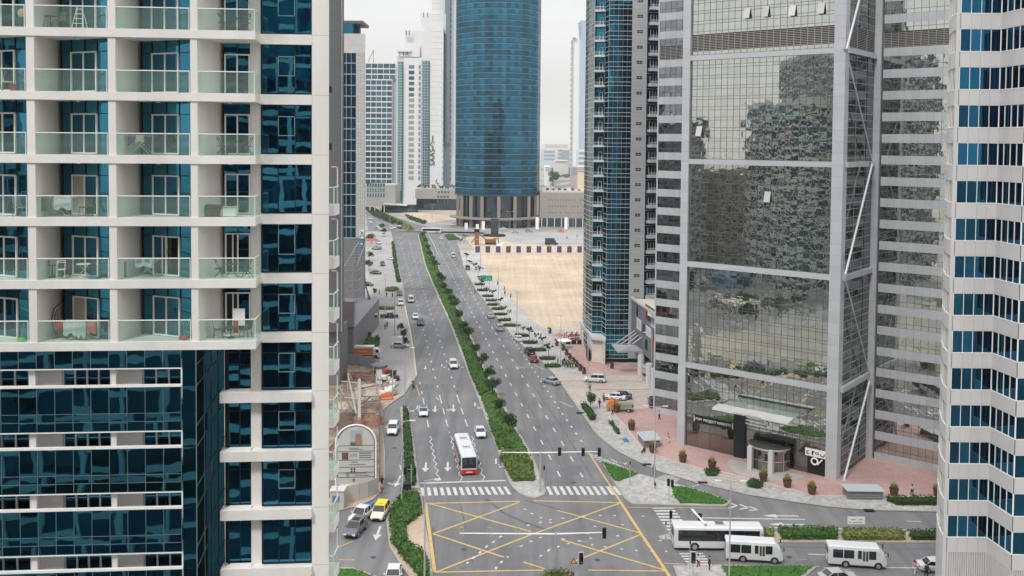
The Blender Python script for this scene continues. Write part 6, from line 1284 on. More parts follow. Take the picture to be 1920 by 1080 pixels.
def car(kind, col, label, cat, px, py, hd, zt=0.0, roofcol=None, grp=None, taxi=False):
    name = {'sedan': 'parked_car', 'suv': 'sport_utility_car', 'van': 'small_van', 'pickup': 'pickup_truck'}[kind]
    if kind == 'sedan': name = 'sedan_car'
    t = thing(name, label, cat, group=grp); L_, secs, cab = PROF[kind]; P = paint(col)
    b = MB(); rows = []
    for (y, z0, z1, hw) in secs:
        c = (z1 - z0); rows.append([(-hw * .9, y, z0), (hw * .9, y, z0), (hw, y, z0 + c * .3), (hw, y, z0 + c * .75), (hw * .88, y, z1), (-hw * .88, y, z1), (-hw, y, z0 + c * .75), (-hw, y, z0 + c * .3)])
    b.loft(rows); b.build('body', P, t, bevel=.03)
    yb, yr, yf, yw, zr = cab; hw = secs[3][3]; zb = secs[3][2] - .03
    b = MB(); b.loft([[(-hw * .9, yb, zb), (hw * .9, yb, zb), (hw * .9, yw, zb), (-hw * .9, yw, zb)], [(-hw * .76, yr, zr - .05), (hw * .76, yr, zr - .05), (hw * .76, yf, zr - .05), (-hw * .76, yf, zr - .05)]]); b.build('glasshouse', CGL, t)
    b = MB(); b.loft([[(-hw * .79, yr - .04, zr - .07), (hw * .79, yr - .04, zr - .07), (hw * .79, yf + .04, zr - .07), (-hw * .79, yf + .04, zr - .07)], [(-hw * .72, yr + .08, zr), (hw * .72, yr + .08, zr), (hw * .72, yf - .08, zr), (-hw * .72, yf - .08, zr)]])
    for s in (-1, 1):
        for (y0, y1) in ((yb, yr), (yw, yf), ((yb + yw) / 2 - .1, (yr + yf) / 2 - .1)): b.tube((s * hw * .9, y0, zb), (s * hw * .775, y1, zr - .05), .045, n=5)
    b.build('roof', paint(roofcol) if roofcol else P, t)
    if kind == 'van': b = MB(); [b.box(s * hw * .885 - .03, s * hw * .885 + .03, -2.2, -.3, 1.25, 1.72) for s in (-1, 1)]; b.build('side_panel', P, t)
    if kind == 'pickup': b = MB(); b.box(-.78, .78, -2.55, -.95, 1.085, 1.1); b.build('load_bed', TRIM, t)
    r = .33 if kind == 'sedan' else .38
    for y in (-L_ * .29, L_ * .31):
        for s in (-1, 1): wheel(t, s * (hw - .1), y, r)
    yf_, yr_ = secs[-1], secs[0]
    for s in (-1, 1):
        b = MB(); b.box(s * hw * .62 - .2, s * hw * .62 + .2, yf_[0] - .12, yf_[0] + .02, yf_[2] - .14, yf_[2] + .02); b.build('headlight', HLM, t)
        b = MB(); b.box(s * hw * .66 - .18, s * hw * .66 + .18, yr_[0] - .03, yr_[0] + .1, yr_[2] - .2, yr_[2] - .03); b.build('tail_light', TLM, t)
        b = MB(); b.box(s * (hw + .1) - .1, s * (hw + .1) + .1, yw - .35, yw - .2, zb + .02, zb + .2); b.build('wing_mirror', P, t)
    b = MB(); b.box(-hw * .5, hw * .5, yf_[0] - .02, yf_[0] + .03, yf_[1] + .02, yf_[1] + .2); b.build('grille', TRIM, t)
    b = MB(); b.box(-.26, .26, yr_[0] - .035, yr_[0] + .02, yr_[2] - .38, yr_[2] - .26); b.build('number_plate', PLATE, t)
    if taxi: b = MB(); b.box(-.35, .35, -.1, .1, zr, zr + .16); b.build('taxi_sign', mat('taxi_yellow', (.8, .55, .03), .4), t)
    return place(t, px, py, hd, zt)
TW, AWY = 172, -8
G1, G2, G3 = 'cars driving down the left roadway', 'cars driving up the right roadway', 'cars queueing in the far service lane'
car('suv', 'white', 'white car with black grille heading to the junction beside the median', 'car', 850, 689, TW, grp=G1)
car('suv', 'dark', 'dark grey off-road car close behind a white sedan', 'car', 788.5, 609, TW, grp=G1); car('sedan', 'white', 'white sedan just behind the dark off-road car', 'car', 779, 597, TW, grp=G1); car('van', 'white', 'white van farthest of the left roadway group', 'van', 770.5, 566, TW, grp=G1)
car('suv', 'white', 'white car parked at the yellow kerb by the round bed', 'car', 751, 572, TW, .11); car('sedan', 'red', 'red car parked nose to tail behind the kerbside white car', 'car', 749, 553, TW, .11)
o = car('pickup', 'black', 'black car with silver bonnet crossing below the oval bed', 'car', 730, 596, 85, .11, roofcol='silver'); car('sedan', 'silver', 'silver car with dark windows on the left forecourt', 'car', 750, 652, 100, .11)
o = car('sedan', 'white', 'white patrol sedan with blue roof bar between the lane arrows', 'car', 793.5, 777, TW); b = MB(); b.box(-.6, .6, -.9, .3, 1.45, 1.52); b.build('blue_roof_panel', paint('blue'), o)
car('suv', 'white', 'white car alone in the slip lane left of the divider hedge', 'car', 736.5, 811, 178); car('sedan', 'white', 'white sedan beside the red and white bus', 'car', 900, 816, TW)
o = car('suv', 'cream', 'cream taxi with yellow roof turning past the big hedge', 'taxi', 713, 968, 186, roofcol='orange', taxi=True)
YT = mat('taxi_yellow', (.8, .55, .03), .4)
for ch in o.children:
    if ch.name.startswith('roof'): ch.data.materials[0] = YT
o = car('suv', 'grey', 'dark grey off-road car leading the white pickup by the left kerb', 'car', 667, 999, 192); b = MB(); b.box(-.5, .5, -.8, .2, 1.78, 1.8); b.build('sunroof', CGL, o)
o = car('pickup', 'white', 'white pickup with blue tarpaulin load behind the dark off-road car', 'pickup', 680, 972, 200)
b = MB(); b.loft([[(-.75, -2.5, 1.1), (.75, -2.5, 1.1), (.75, -1.0, 1.1), (-.75, -1.0, 1.1)], [(-.5, -2.2, 1.45), (.55, -2.3, 1.35), (.5, -1.2, 1.55), (-.6, -1.3, 1.4)]]); b.build('tarpaulin', mat('tarp_blue', (.03, .13, .42), .6), o)
car('sedan', 'white', 'white car cut by the bottom edge left of the lamp pole', 'car', 738, 1086, 178)
car('sedan', 'silver', 'silver sedan nearest the young trees, farthest up the right roadway', 'car', 920, 595, AWY, grp=G2); car('suv', 'silver', 'silver grey off-road car in the right roadway middle lane', 'car', 936.5, 619, AWY, grp=G2); car('sedan', 'white', 'white sedan at the right kerb before the black off-road car', 'car', 971.5, 639, AWY - 6, grp=G2)
car('suv', 'black', 'black off-road car with open boot stopped at the right kerb', 'car', 993, 664, AWY - 4, grp=G2); car('sedan', 'red', 'dark red car close behind the black off-road car', 'car', 999.5, 677, AWY, grp=G2); car('sedan', 'bluegrey', 'pale blue grey sedan entering the paved drive', 'car', 1033, 719, AWY - 30, grp=G2)
car('suv', 'white', 'white car seen from the side on the paved drive', 'car', 1115, 716, -82, .135); car('sedan', 'dark', 'dark sedan parked behind the orange truck', 'car', 1163, 747, -78, .135); car('sedan', 'white', 'white sedan parked tight between dark sedan and orange truck', 'car', 1152, 749, -75, .135); car('suv', 'black', 'black car at the foot of the mirror tower wing', 'car', 1225, 760, 5, .135)
car('van', 'white', 'white van on the right roadway near the hoarding', 'van', 849.5, 482, AWY, grp=G2); car('van', 'grey', 'grey van parked in the lay-by below the verge trees', 'van', 876.5, 506, AWY, .02); car('sedan', 'white', 'white sedan turning at the far crossing', 'car', 827, 449, AWY, grp=G2)
FQ = [(694, 412), (695, 418), (707, 420), (709, 427), (713, 431), (731.5, 424), (733, 430), (738.5, 428), (747, 425), (709.6, 457), (711, 463), (732, 487), (720, 391), (727, 394)]
for i, (x, y) in enumerate(FQ): car('sedan' if i % 3 else 'suv', ['white', 'white', 'silver', 'white', 'white', 'silver', 'white', 'cream'][i % 8], '%s light coloured car of the far left queue, counted from the grid tower down' % ORD[i], 'car', x, y, TW - 15, .03, grp=G3)
car('van', 'white', 'white van in the curve of the far service lane', 'van', 719, 443, TW, .03); car('sedan', 'dark', 'dark sedan at the head of the far queue', 'car', 752, 429, 120, .03); car('sedan', 'black', 'black car below the red awning', 'car', 707, 468, 95, .11); car('suv', 'dark', 'dark car standing in the service yard', 'car', 717, 498, TW, .11); car('sedan', 'black', 'black car parked at the beige tower corner', 'car', 705, 514, 100, .11); car('sedan', 'black', 'black car under the tree by the glass canopy', 'car', 689, 536, 110, .11); car('sedan', 'dark', 'dark car far up near the grid tower', 'car', 698, 398, TW, .03)
car('sedan', 'cream', 'cream car parked in front of the round tower', 'car', 945, 431, 90, .05); car('sedan', 'silver', 'silver car on the far cross road left', 'car', 966, 437, 90, .02); car('suv', 'bluegrey', 'grey blue car on the far cross road', 'car', 992, 435.5, 90, .02); car('sedan', 'orange', 'reddish car on the far cross road right', 'car', 1052, 435.5, 90, .02); car('sedan', 'white', 'white car at the foot of the round tower edge', 'car', 852, 423, 90, .05)
car('sedan', 'white', 'white sedan with red tail lights leaving at the bottom right', 'car', 1758, 1070, 96); car('sedan', 'silver', 'silver car cut by the bottom edge near the lawn', 'car', 1571, 1090, 80)
# ---- buses
def bus(label, px, py, hd, L_=12, W_=2.5, H=3.1, kind='city', zt=0):
    t = thing({'city': 'city_bus', 'coach': 'staff_bus', 'mini': 'minibus'}[kind], label, 'bus' if kind != 'mini' else 'minibus'); hw = W_ / 2; wp = paint('white'); y0, y1 = -L_ / 2, L_ / 2; zb = .38
    def sec(y, a=1, zt_=H, zz=zb): h = zt_; return [(-hw * a * .98, y, zz), (hw * a * .98, y, zz), (hw * a, y, zz + .3), (hw * a, y, h - .45), (hw * a * .93, y, h - .12), (hw * a * .75, y, h), (-hw * a * .75, y, h), (-hw * a * .93, y, h - .12), (-hw * a, y, h - .45), (-hw * a, y, zz + .3)]
    slope = .9 if kind == 'mini' else .12
    b = MB(); b.loft([sec(y0, .94, H - .08), sec(y0 + .12, 1, H), sec(y1 - slope, 1, H)] + ([sec(y1 - .35, .99, H - .55), sec(y1, .93, H - 1.35)] if kind == 'mini' else [sec(y1, .94, H - .1)])); b.build('body', wp, t, bevel=.02)
    zw0, zw1 = zb + (.92 if kind != 'mini' else .82), H - (.36 if kind == 'coach' else .42)
    n = {'city': 6, 'coach': 7, 'mini': 4}[kind]; ys, ye = y0 + .5, y1 - (1.2 if kind == 'mini' else .5); door = {'city': (2.9, 4.2), 'coach': None, 'mini': (.55, 1.35)}[kind]
    for s in (-1, 1):
        for i in range(n):
            a, c = ys + (ye - ys) * i / n, ys + (ye - ys) * (i + 1) / n
            g = .05 if kind == 'mini' else .0
            if kind == 'mini' and s == 1 and i == 2: a, c = .0, .55
            b = MB(); b.box(s * (hw + .004) - .012, s * (hw + .004) + .012, a + g, c - g, zw0, zw1); b.build('side_window', CGL, t)
        if door and s == 1:
            b = MB(); b.box(hw - .01, hw + .02, door[0], door[1], zb + .1, zw1); o = b.build('door', wp if kind == 'mini' else CGL, t); b = MB(); m_ = (door[0] + door[1]) / 2
            for (p, q) in ((door[0] + .08, m_ - .04), (m_ + .04, door[1] - .08)): b.box(hw, hw + .03, p, q, zw0 - (.25 if kind == 'mini' else .6), zw1 - .05)
            b.build('door_glass', mat('door_teal', (.03, .07, .06), .2), o)
    b = MB(); rr = H - .35 if kind != 'mini' else H - .5
    if kind == 'mini': b.hexa([(-hw * .85, y1 - .12, 1.55), (hw * .85, y1 - .12, 1.55), (hw * .85, y1 - .5, 1.55), (-hw * .85, y1 - .5, 1.55), (-hw * .85, y1 - .78, 2.35), (hw * .85, y1 - .78, 2.35), (hw * .85, y1 - 1.0, 2.35), (-hw * .85, y1 - 1.0, 2.35)])
    else: b.box(-hw * .9, hw * .9, y1 - .03, y1 + .03, 1.15, H - .25)
    b.build('windscreen', CGL, t); b = MB(); b.box(-hw * .8, hw * .8, y0 - .03, y0 + .03, 1.5, H - .5); b.build('rear_window', CGL, t)
    r = .5 if kind != 'mini' else .4
    for y in ((-L_ * .27, L_ * .30) if kind != 'mini' else (-L_ * .2, L_ * .36)):
        for s in (-1, 1):
            wheel(t, s * (hw - .13), y, r, .3)
            b = MB(); m_ = [(s * (hw + .012), y + (r + .1) * math.cos(k * math.pi / 12), r + (r + .1) * math.sin(k * math.pi / 12)) for k in range(13)]; b.face(m_ if s > 0 else m_[::-1]); b.build('wheel_arch', TRIM, t)
            wheel(t, s * (hw - .1), y, r, .3) if False else None
    for s in (-1, 1):
        b = MB(); b.box(s * hw * .7 - .2, s * hw * .7 + .2, y1 - .05, y1 + .05, .6, .8); b.build('headlight', HLM, t); b = MB(); b.box(s * hw * .8 - .12, s * hw * .8 + .12, y0 - .04, y0 + .03, .7, 1.1); b.build('tail_light', TLM, t)
        b = MB(); b.tube((s * hw, y1 - .3, 2.3), (s * (hw + .3), y1 + .1, 2.2), .03, n=5); b.box(s * (hw + .3) - .1, s * (hw + .3) + .1, y1 + .02, y1 + .12, 1.8, 2.25); b.build('wing_mirror', TRIM, t)
    b = MB(); b.box(-hw * .97, hw * .97, y0 + .15, y1 - .2, .25, .4); b.build('underside', TRIM, t)
    for (ya, yb) in (((-.5, 1.0),) if kind == 'coach' else (((1.2, 2.4), (-3.5, -2.2)) if kind == 'city' else ())):
        b = MB(); b.box(-.6, .6, ya, yb, H, H + .14); o = b.build('roof_unit', wp, t); b = MB()
        for k in range(5): b.box(-.5 + k * .22, -.38 + k * .22, ya + .2, yb - .2, H + .14, H + .16)
        b.build('roof_vent', TRIM, o)
    if kind == 'city':
        rd = mat('bus_red', (.52, .02, .03), .3); b = MB(); b.box(-hw * .985, hw * .985, y1 - .6, y1 + .06, .3, .95); b.build('red_front', rd, t); b = MB(); b.box(-hw - .01, hw + .01, y0 + .1, y1 - .4, .4, .8); b.build('red_skirt', rd, t); b = MB(); b.box(-.5, .5, y1 + .06, y1 + .07, .5, .65); b.build('number_plate', PLATE, t)
    return place(t, px, py, hd, zt)
bus('red and white city bus with dark windscreen waiting before the stop line', 872, 868, 171, kind='city')
bus('long white bus with full side windows at the zebra crossing', 1344, 1026, 90.5, L_=11.4, H=3.05, kind='coach'); bus('white minibus nearest the long white bus', 1412, 1049, 97, L_=6.9, W_=2.1, H=2.65, kind='mini'); bus('white minibus following alone to the right', 1604, 1059, 98, L_=6.9, W_=2.1, H=2.65, kind='mini')
bus('white coach crossing at the far end of the median', 809, 437, 92, L_=11, H=3.0, kind='coach', zt=.02)
# ---- orange truck by the site fence, orange pickup on the drive, yard machines
ORG_ = mat('site_orange', (.62, .19, .04), .5, var=.12); BLU = mat('site_blue', (.02, .10, .25), .5)
c = G(680, 671, .15); t = thing('box_truck', 'white and orange side panelled truck by the site fence', 'truck', (c.x, c.y, .15)); b = MB(); b.box(-3.9, 2.7, -.9, 1.2, .9, 2.9); o = b.build('cargo_body', paint('white'), t)
b = MB(); b.hexa([(-1.9, -.95, 1.0), (2.6, -.95, 1.0), (2.6, -.9, 1.0), (-1.9, -.9, 1.0), (-2.8, -.95, 2.5), (2.6, -.95, 2.5), (2.6, -.9, 2.5), (-2.8, -.9, 2.5)]); b.build('orange_panel', ORG_, o); b = MB(); b.box(-.8, 1.2, -.98, -.95, 1.75, 1.9); b.build('lettering_bar', mat('legend_orange', 'F2B98C', .5), o)
b = MB(); b.loft([[(2.7, -.9, .5), (4.2, -.9, .5), (4.2, 1.1, .5), (2.7, 1.1, .5)], [(2.7, -.9, 1.5), (4.25, -.9, 1.4), (4.25, 1.1, 1.4), (2.7, 1.1, 1.5)], [(2.7, -.85, 2.4), (3.7, -.85, 2.4), (3.7, 1.05, 2.4), (2.7, 1.05, 2.4)]]); b.build('cab', paint('white'), t); b = MB(); b.box(3.2, 3.9, -.95, -.88, 1.5, 2.2); b.build('cab_window', CGL, t)
for x in (-2.6, 3.2):
    for y in (-.8, 1.05): b = MB(); b.loft([[(x + .45 * math.cos(k * .524), yy, .45 + .45 * math.sin(k * .524)) for k in range(12)] for yy in (y - .15, y + .15)]); b.build('wheel', TYRE, t)
b = MB(); b.box(-3.9, 2.8, -.7, 1.0, .55, .9); b.build('chassis', TRIM, t)
c = G(647, 672, .15); t = thing('water_tank', 'dark blue box container left of the orange truck', 'container', (c.x, c.y, .15)); b = MB(); b.box(-.9, .9, -.8, .8, 0, 2.5); b.build('box', BLU, t, bevel=.05); b = MB(); b.box(-.95, .95, -.85, .85, 2.5, 2.6); b.build('lid', mat('lid_blue', (.04, .16, .33), .5), t)
c = G(1162, 770, .15); t = thing('flatbed_truck', 'small truck loaded with orange barriers in front of the parked sedans', 'truck', (c.x, c.y, .15), math.radians(75)); b = MB(); b.box(-1.0, 1.0, -2.6, 1.0, .75, .95); b.build('flatbed', mat('bed_grey', (.30, .31, .29), .6), t); b = MB(); b.box(-.95, .95, -2.5, .0, .95, 1.55); b.build('load_side', mat('load_olive', (.25, .25, .18), .7), t)
b = MB(); b.loft([[(-.95, 1.0, .4), (.95, 1.0, .4), (.95, 2.5, .4), (-.95, 2.5, .4)], [(-.95, 1.0, 1.3), (.95, 1.0, 1.3), (.95, 2.5, 1.2), (-.95, 2.5, 1.2)], [(-.88, 1.0, 2.0), (.88, 1.0, 2.0), (.88, 2.0, 2.0), (-.88, 2.0, 2.0)]]); b.build('cab', ORG_, t); b = MB()
for k in range(14): q = Vector((random.uniform(-.7, .7), random.uniform(.2, 1.9), 1.7 + random.random() * .5)); b.tube(q, q + Vector((random.uniform(-.5, .5), random.uniform(-.6, .6), random.uniform(-.1, .3))), .12, n=6)
b.build('barrier_load', ORG_, t)
for x in (-.85, .85):
    for y in (-1.8, 1.6): wheel(t, x, y, .38)
c = G(930, 470, .1); 
c = G(921, 458, .1); t = thing('excavator', 'brown and orange digger on the yard behind the hoarding', 'excavator', (c.x, c.y, .1)); b = MB(); b.box(-3, 2.5, -1.4, 1.4, 0, 1.0); b.build('tracks', TRIM, t); b = MB(); b.box(-3.2, 2.5, -1.3, 1.3, 1.0, 2.6); b.build('upper_body', mat('rust_brown', (.22, .10, .06), .7), t); b = MB(); b.box(1.0, 3.6, -1, 1, 2.6, 3.4); b.build('cab', ORG_, t); b = MB(); b.path([(-2.5, 0, 2.4), (-6, 0, 5.0), (-9, 0, 2.2), (-10, 0, .8)], .3); b.build('boom', mat('rust_brown', (.22, .10, .06)), t)
c = G(1033, 459, .1); t = thing('tipper_truck', 'dark blue truck alone on the concrete yard', 'truck', (c.x, c.y, .1)); b = MB(); b.loft([[(-3, -1.2, .9), (3, -1.2, .9), (3, 1.2, .9), (-3, 1.2, .9)], [(-3, -1.3, 3.4), (1.6, -1.3, 3.4), (1.6, 1.3, 3.4), (-3, 1.3, 3.4)]]); b.build('tipper_body', mat('navy', (.03, .05, .09), .5), t); b = MB(); b.box(-3.2, 3.6, -.9, .9, .5, .95); b.build('chassis', TRIM, t)
for x in (-2.2, -.9, 2.4): b = MB(); b.loft([[(x + .5 * math.cos(k * .524), yy, .5 + .5 * math.sin(k * .524)) for k in range(12)] for yy in (-1.2, 1.2)]); b.build('wheel_pair', TYRE, t)
c = G(927, 443, .1); t = thing('advertising_tower', 'black vertical advertising slab on a black plinth before the round tower', 'sign tower', (c.x, c.y, .1)); b = MB(); b.lathe([(6.2, 0), (6.2, .8), (5.6, 1.2)], (0, 0, 0), 24, 1, .5); b.build('plinth', BLACK, t); b = MB(); b.box(-2.0, 2.2, -.5, .5, 1.0, 9.8); b.build('slab', mat('slab_dark', (.03, .05, .06), .35), t); 
for x in (-4.2, 4.6): b = MB(); b.tube((x, 0, 0), (x, 0, 6), .12); b.build('side_rod', POLE, t)
c = G(894, 459, .1); t = thing('piling_post', 'dark brown slanting post at the left end of the yard', 'post', (c.x, c.y, .1)); b = MB(); b.box(-1.1, 1.1, -.5, .5, 0, 6.5); b.build('shaft', mat('rust_brown', (.22, .10, .06)), t); b = MB(); b.box(-1.3, 1.3, -.6, .6, 6.5, 8.0); b.build('head', BLACK, t)
c = G(936, 465, .1); t = thing('site_rig', 'green and white rig standing behind the third dark hoarding panel', 'machine', (c.x, c.y, .1)); b = MB(); b.tube((0, 0, 0), (-.6, 0, 5.5), .5, .2, 6); b.build('mast', mat('rig_green', (.10, .25, .18), .6), t); b = MB(); b.box(-1.2, 1.6, -.8, .8, 0, 2.2); b.build('base', FRAMEW, t)
for (x, lb) in ((912, 'first'), (908, 'second')): pass
for i, (px_, y1_, y0_, hh) in enumerate(((906, 434, 425, 6), (874, 434, 422, 5), (1007, 433, 417, 8), (1061, 433, 416, 8), (895, 433, 421, 4))):
    c = G(px_, y1_, .05); t = thing('banner_sign', ['white banner left of the black advertising slab', 'white post banner at the round tower left foot', 'white banner at the right foot of the round tower', 'white banner before the taupe podium', 'white board sign beside the banner of the round tower'][i], 'banner', (c.x, c.y, .05)); b = MB(); b.box(-.9, .9, -.08, .08, 1.0, hh); b.build('panel', FRAMEW, t); b = MB(); b.tube((0, .1, 0), (0, .1, 1.2), .12); b.build('post', POLE, t)
# ---- hoarding of the sand lot: panels in one line
HD = thing('site_hoarding', 'long white hoarding with dark purple and brown panels across the sandy plot', 'hoarding', (G(990, 474).x, G(990, 474).y, 0), world=True)
HP, HB = mat('hoard_purple', '4C4468', .6), mat('hoard_brown', '54433F', .6); HW = mat('hoard_white', 'D8D2CC', .7)
a0, a1 = G(891, 474.5), G(1120, 474.5); F = Fr((a0.x, a0.y), q=(a1.x, a1.y)); n = 24; du = (a1 - a0).length / n
for i in range(n): b = MB(); b.fbox(F, i * du + .02, (i + 1) * du - .02, 0, 3.3, -.1, 0); o = b.build('panel', HW, HD); (lambda b: (b.fbox(F, i * du + .05, (i + 1) * du - .2, .25, 3.25, 0, .05), b.build('poster', (HP if i % 4 == 0 else HB), o)))(MB()) if i % 2 == 0 else None
# ------------------------------------------------------------ people
SKIN = mat('skin', (.36, .20, .13), .6, var=.0); HAIRB = mat('hair_black', (.015, .012, .010), .7)
CLO = {'black': (.012, .012, .014), 'white': (.62, .62, .60), 'navy': (.02, .03, .07), 'grey': (.18, .18, .19), 'green': (.03, .28, .13), 'pink': (.50, .30, .30), 'red': (.35, .03, .03), 'blue': (.06, .14, .34), 'tan': (.34, .27, .19), 'orange': (.7, .25, .04)}
def cloth(c): return mat('cloth_' + c, CLO[c], .85, var=.08, scale=4)
def skin_mesh(name, pts, edges, rad, m, parent, root=0):
    me = bpy.data.meshes.new(name); me.from_pydata(pts, edges, []); me.materials.append(m); o = bpy.data.objects.new(name, me); C.objects.link(o); o.parent = parent
    md = o.modifiers.new('skin', 'SKIN'); md.use_smooth_shade = True
    sv = me.skin_vertices[0].data if me.skin_vertices else None
    if sv is None:
        me.skin_vertices.new() if hasattr(me.skin_vertices, 'new') else None; sv = me.skin_vertices[0].data
    for i, r in enumerate(rad): sv[i].radius = (r, r) if not isinstance(r, tuple) else r
    sv[root].use_root = True
    s = o.modifiers.new('sub', 'SUBSURF'); s.levels = 1; s.render_levels = 1; return o
def person(label, px, py, top, legs, hd=0, pose='stand', zt=.15, grp=None, h=1.74, robe=False):
    c = G(px, py, zt); t = thing('person', label, 'person', (c.x, c.y, zt), -math.radians(hd), grp); t.scale = (h / 1.74,) * 3; st_ = .22 if pose == 'walk' else .05; hz = .92; T = 0
    if pose == 'sit': hz = .5
    kn = [(-.1, st_ * .6, hz * .53), (.1, -st_ * .3, hz * .53)]; ft = [(-.11, st_, .06), (.11, -st_, .08)]
    if pose == 'sit': kn = [(-.12, .42, .48), (.12, .42, .48)]; ft = [(-.12, .45, .06), (.12, .48, .06)]
    sh = hz + .5; hd_ = hz + .70
    el = [(-.26, -.04, sh - .28), (.26, .02, sh - .28)]; ha = [(-.27, .10, sh - .52), (.27, .14 if pose == 'walk' else .06, sh - .52)]
    P = [(0, 0, hz), (0, 0, hz + .25), (0, 0, sh), (0, .01, sh + .1), (0, .02, hd_), (0, .02, hd_ + .1), (-.17, 0, sh - .02), el[0], ha[0], (.17, 0, sh - .02), el[1], ha[1], (-.09, 0, hz - .03), kn[0], ft[0], (-.11, ft[0][1] + .14, .04), (.09, 0, hz - .03), kn[1], ft[1], (.11, ft[1][1] + .14, .04)]
    E = [(0, 1), (1, 2), (2, 3), (3, 4), (4, 5), (2, 6), (6, 7), (7, 8), (2, 9), (9, 10), (10, 11), (0, 12), (12, 13), (13, 14), (14, 15), (0, 16), (16, 17), (17, 18), (18, 19)]
    R_ = [.13, .12, .12, .055, .095, .08, .06, .045, .032, .06, .045, .032, .08, .06, .045, .035, .08, .06, .045, .035]
    skin_mesh('body', P, E, R_, SKIN, t)
    i8 = [tuple(Vector(el[0]).lerp(Vector(ha[0]), .7)), tuple(Vector(el[1]).lerp(Vector(ha[1]), .7))]
    skin_mesh('shirt', [P[0], P[1], P[2], P[6], P[7], i8[0], P[9], P[10], i8[1], (0, 0, sh + .03)], [(0, 1), (1, 2), (2, 3), (3, 4), (4, 5), (2, 6), (6, 7), (7, 8), (2, 9)], [.15, .145, .145, .078, .062, .052, .078, .062, .052, .07], cloth(top), t)
    if robe: b = MB(); b.lathe([(.27, .04), (.24, .5), (.19, hz), (.17, sh - .1)], (0, 0, 0), 12); b.build('robe', cloth(legs), t)
    else: skin_mesh('trousers', [P[0], P[12], P[13], (P[14][0], P[14][1], P[14][2] + .04), P[16], P[17], (P[18][0], P[18][1], P[18][2] + .04)], [(0, 1), (1, 2), (2, 3), (0, 4), (4, 5), (5, 6)], [.155, .1, .08, .062, .1, .08, .062], cloth(legs), t)
    b = MB(); b.lathe([(.095, 0), (.115, .06), (.10, .12), (.05, .16)], (0, -.005, hd_ + .03), 10); b.build('hair', HAIRB if not robe else cloth(legs), t)
    b = MB(); b.lathe([(.012, 0), (.02, .03)], (0, .115, hd_ + .0), 5); b.build('nose', SKIN, t)
    return t
PPL = [((1710, 930), 'white', 'navy', 'walk', 'man in white shirt walking on the plaza above the dark hedge', {}), ((1253, 831), 'pink', 'white', 'walk', 'walker in pale clothes right of the first flat skylight', {'hd': 60}), ((1236, 787), 'tan', 'black', 'walk', 'person in tan top at the wing of the mirror tower', {}), ((1208, 850), 'black', 'black', 'sit', 'person in black sitting on the plaza edge', {'hd': -120}), ((1124, 764), 'black', 'black', 'walk', 'person in black walking past the leafy drive tree', {}), ((1132, 754), 'red', 'black', 'walk', 'person with dark red top behind the person in black', {}), ((1106, 733), 'tan', 'black', 'stand', 'person standing behind the leafy drive tree', {}),
 ((1309, 1065), 'white', 'red', 'walk', 'walker in white shirt and dark red trousers on the lower zebra', {'zt': 0.01}), ((1330, 1069), 'black', 'black', 'stand', 'person in black waiting at the lower zebra', {}), ((1714, 1078), 'pink', 'white', 'walk', 'woman in pale top at the bottom right beside the white sedan', {'zt': .01}), ((1737, 1082), 'black', 'black', 'walk', 'person in black in front of the white sedan tail', {'zt': .01}), ((1760, 1084), 'black', 'navy', 'walk', 'person in black against the flank of the white sedan', {'zt': .01}),
 ((1465, 851), 'black', 'black', 'stand', 'person in black under the white entrance canopy', {}), ((1266, 762), 'black', 'black', 'stand', 'person in black close to the wing glass of the mirror tower', {}), ((1226, 893 - 2), 'grey', 'grey', 'stand', 'person in grey by the slip road lamp', {}),
 ((722, 618), 'grey', 'black', 'walk', 'left one of two people talking on the left forecourt', {}), ((726, 614), 'black', 'black', 'stand', 'right one of two people talking on the left forecourt', {}), ((746, 620), 'black', 'black', 'stand', 'person in black beside the left kerb trees', {}), ((711, 552), 'black', 'black', 'stand', 'person standing near the café bed', {}), ((725, 557), 'black', 'black', 'stand', 'person at the back edge of the round green bed', {}), ((736, 558), 'blue', 'black', 'stand', 'person in blue by the kerbside red car', {}), ((753, 580), 'tan', 'tan', 'walk', 'person in tan at the yellow kerb before the white car', {}),
 ((933, 535), 'black', 'black', 'walk', 'person in black by the lamp below the green sign', {}), ((945.5, 545), 'black', 'black', 'walk', 'farther of two walkers in black on the right verge', {}), ((946.5, 554), 'navy', 'black', 'walk', 'nearer of two walkers in black on the right verge', {}), ((957.5, 559), 'tan', 'black', 'walk', 'walker with orange tinted top at the sand edge', {}),
 ((1014, 637), 'tan', 'tan', 'walk', 'person in brown near the potted shrubs', {}), ((1233, 708), 'tan', 'tan', 'stand', 'person standing between podium columns', {}), ((890.5, 551), 'black', 'black', 'stand', 'person standing in the right roadway lane', {'zt': .01}), ((716, 927), 'tan', 'red', 'walk', 'person in brown at the tan paving corner by the hoarding', {}), ((716, 913), 'black', 'black', 'walk', 'person in black with helmet at the tan paving', {}), ((774, 411), 'black', 'black', 'walk', 'far walker on the sandy strip', {}), ((787, 418), 'black', 'black', 'walk', 'left far walker at the sandy strip road edge', {}), ((796, 419), 'black', 'black', 'walk', 'right far walker at the sandy strip road edge', {}), ((1063, 449), 'black', 'black', 'stand', 'left worker on the concrete yard', {}), ((1082, 446), 'black', 'black', 'stand', 'right worker on the concrete yard', {}),
 ((1149, 762), 'navy', 'black', 'stand', 'person in navy left of the orange loaded truck', {}), ((1148, 778), 'grey', 'black', 'walk', 'person in grey beside the planter behind the truck', {})]
for i, ((x, y), tp, lg, ps, lb, k) in enumerate(PPL): k = dict(k); person(lb, x, y, tp, lg, k.pop('hd', [0, 180, 90, -90, 40][i % 5]), ps, **k)
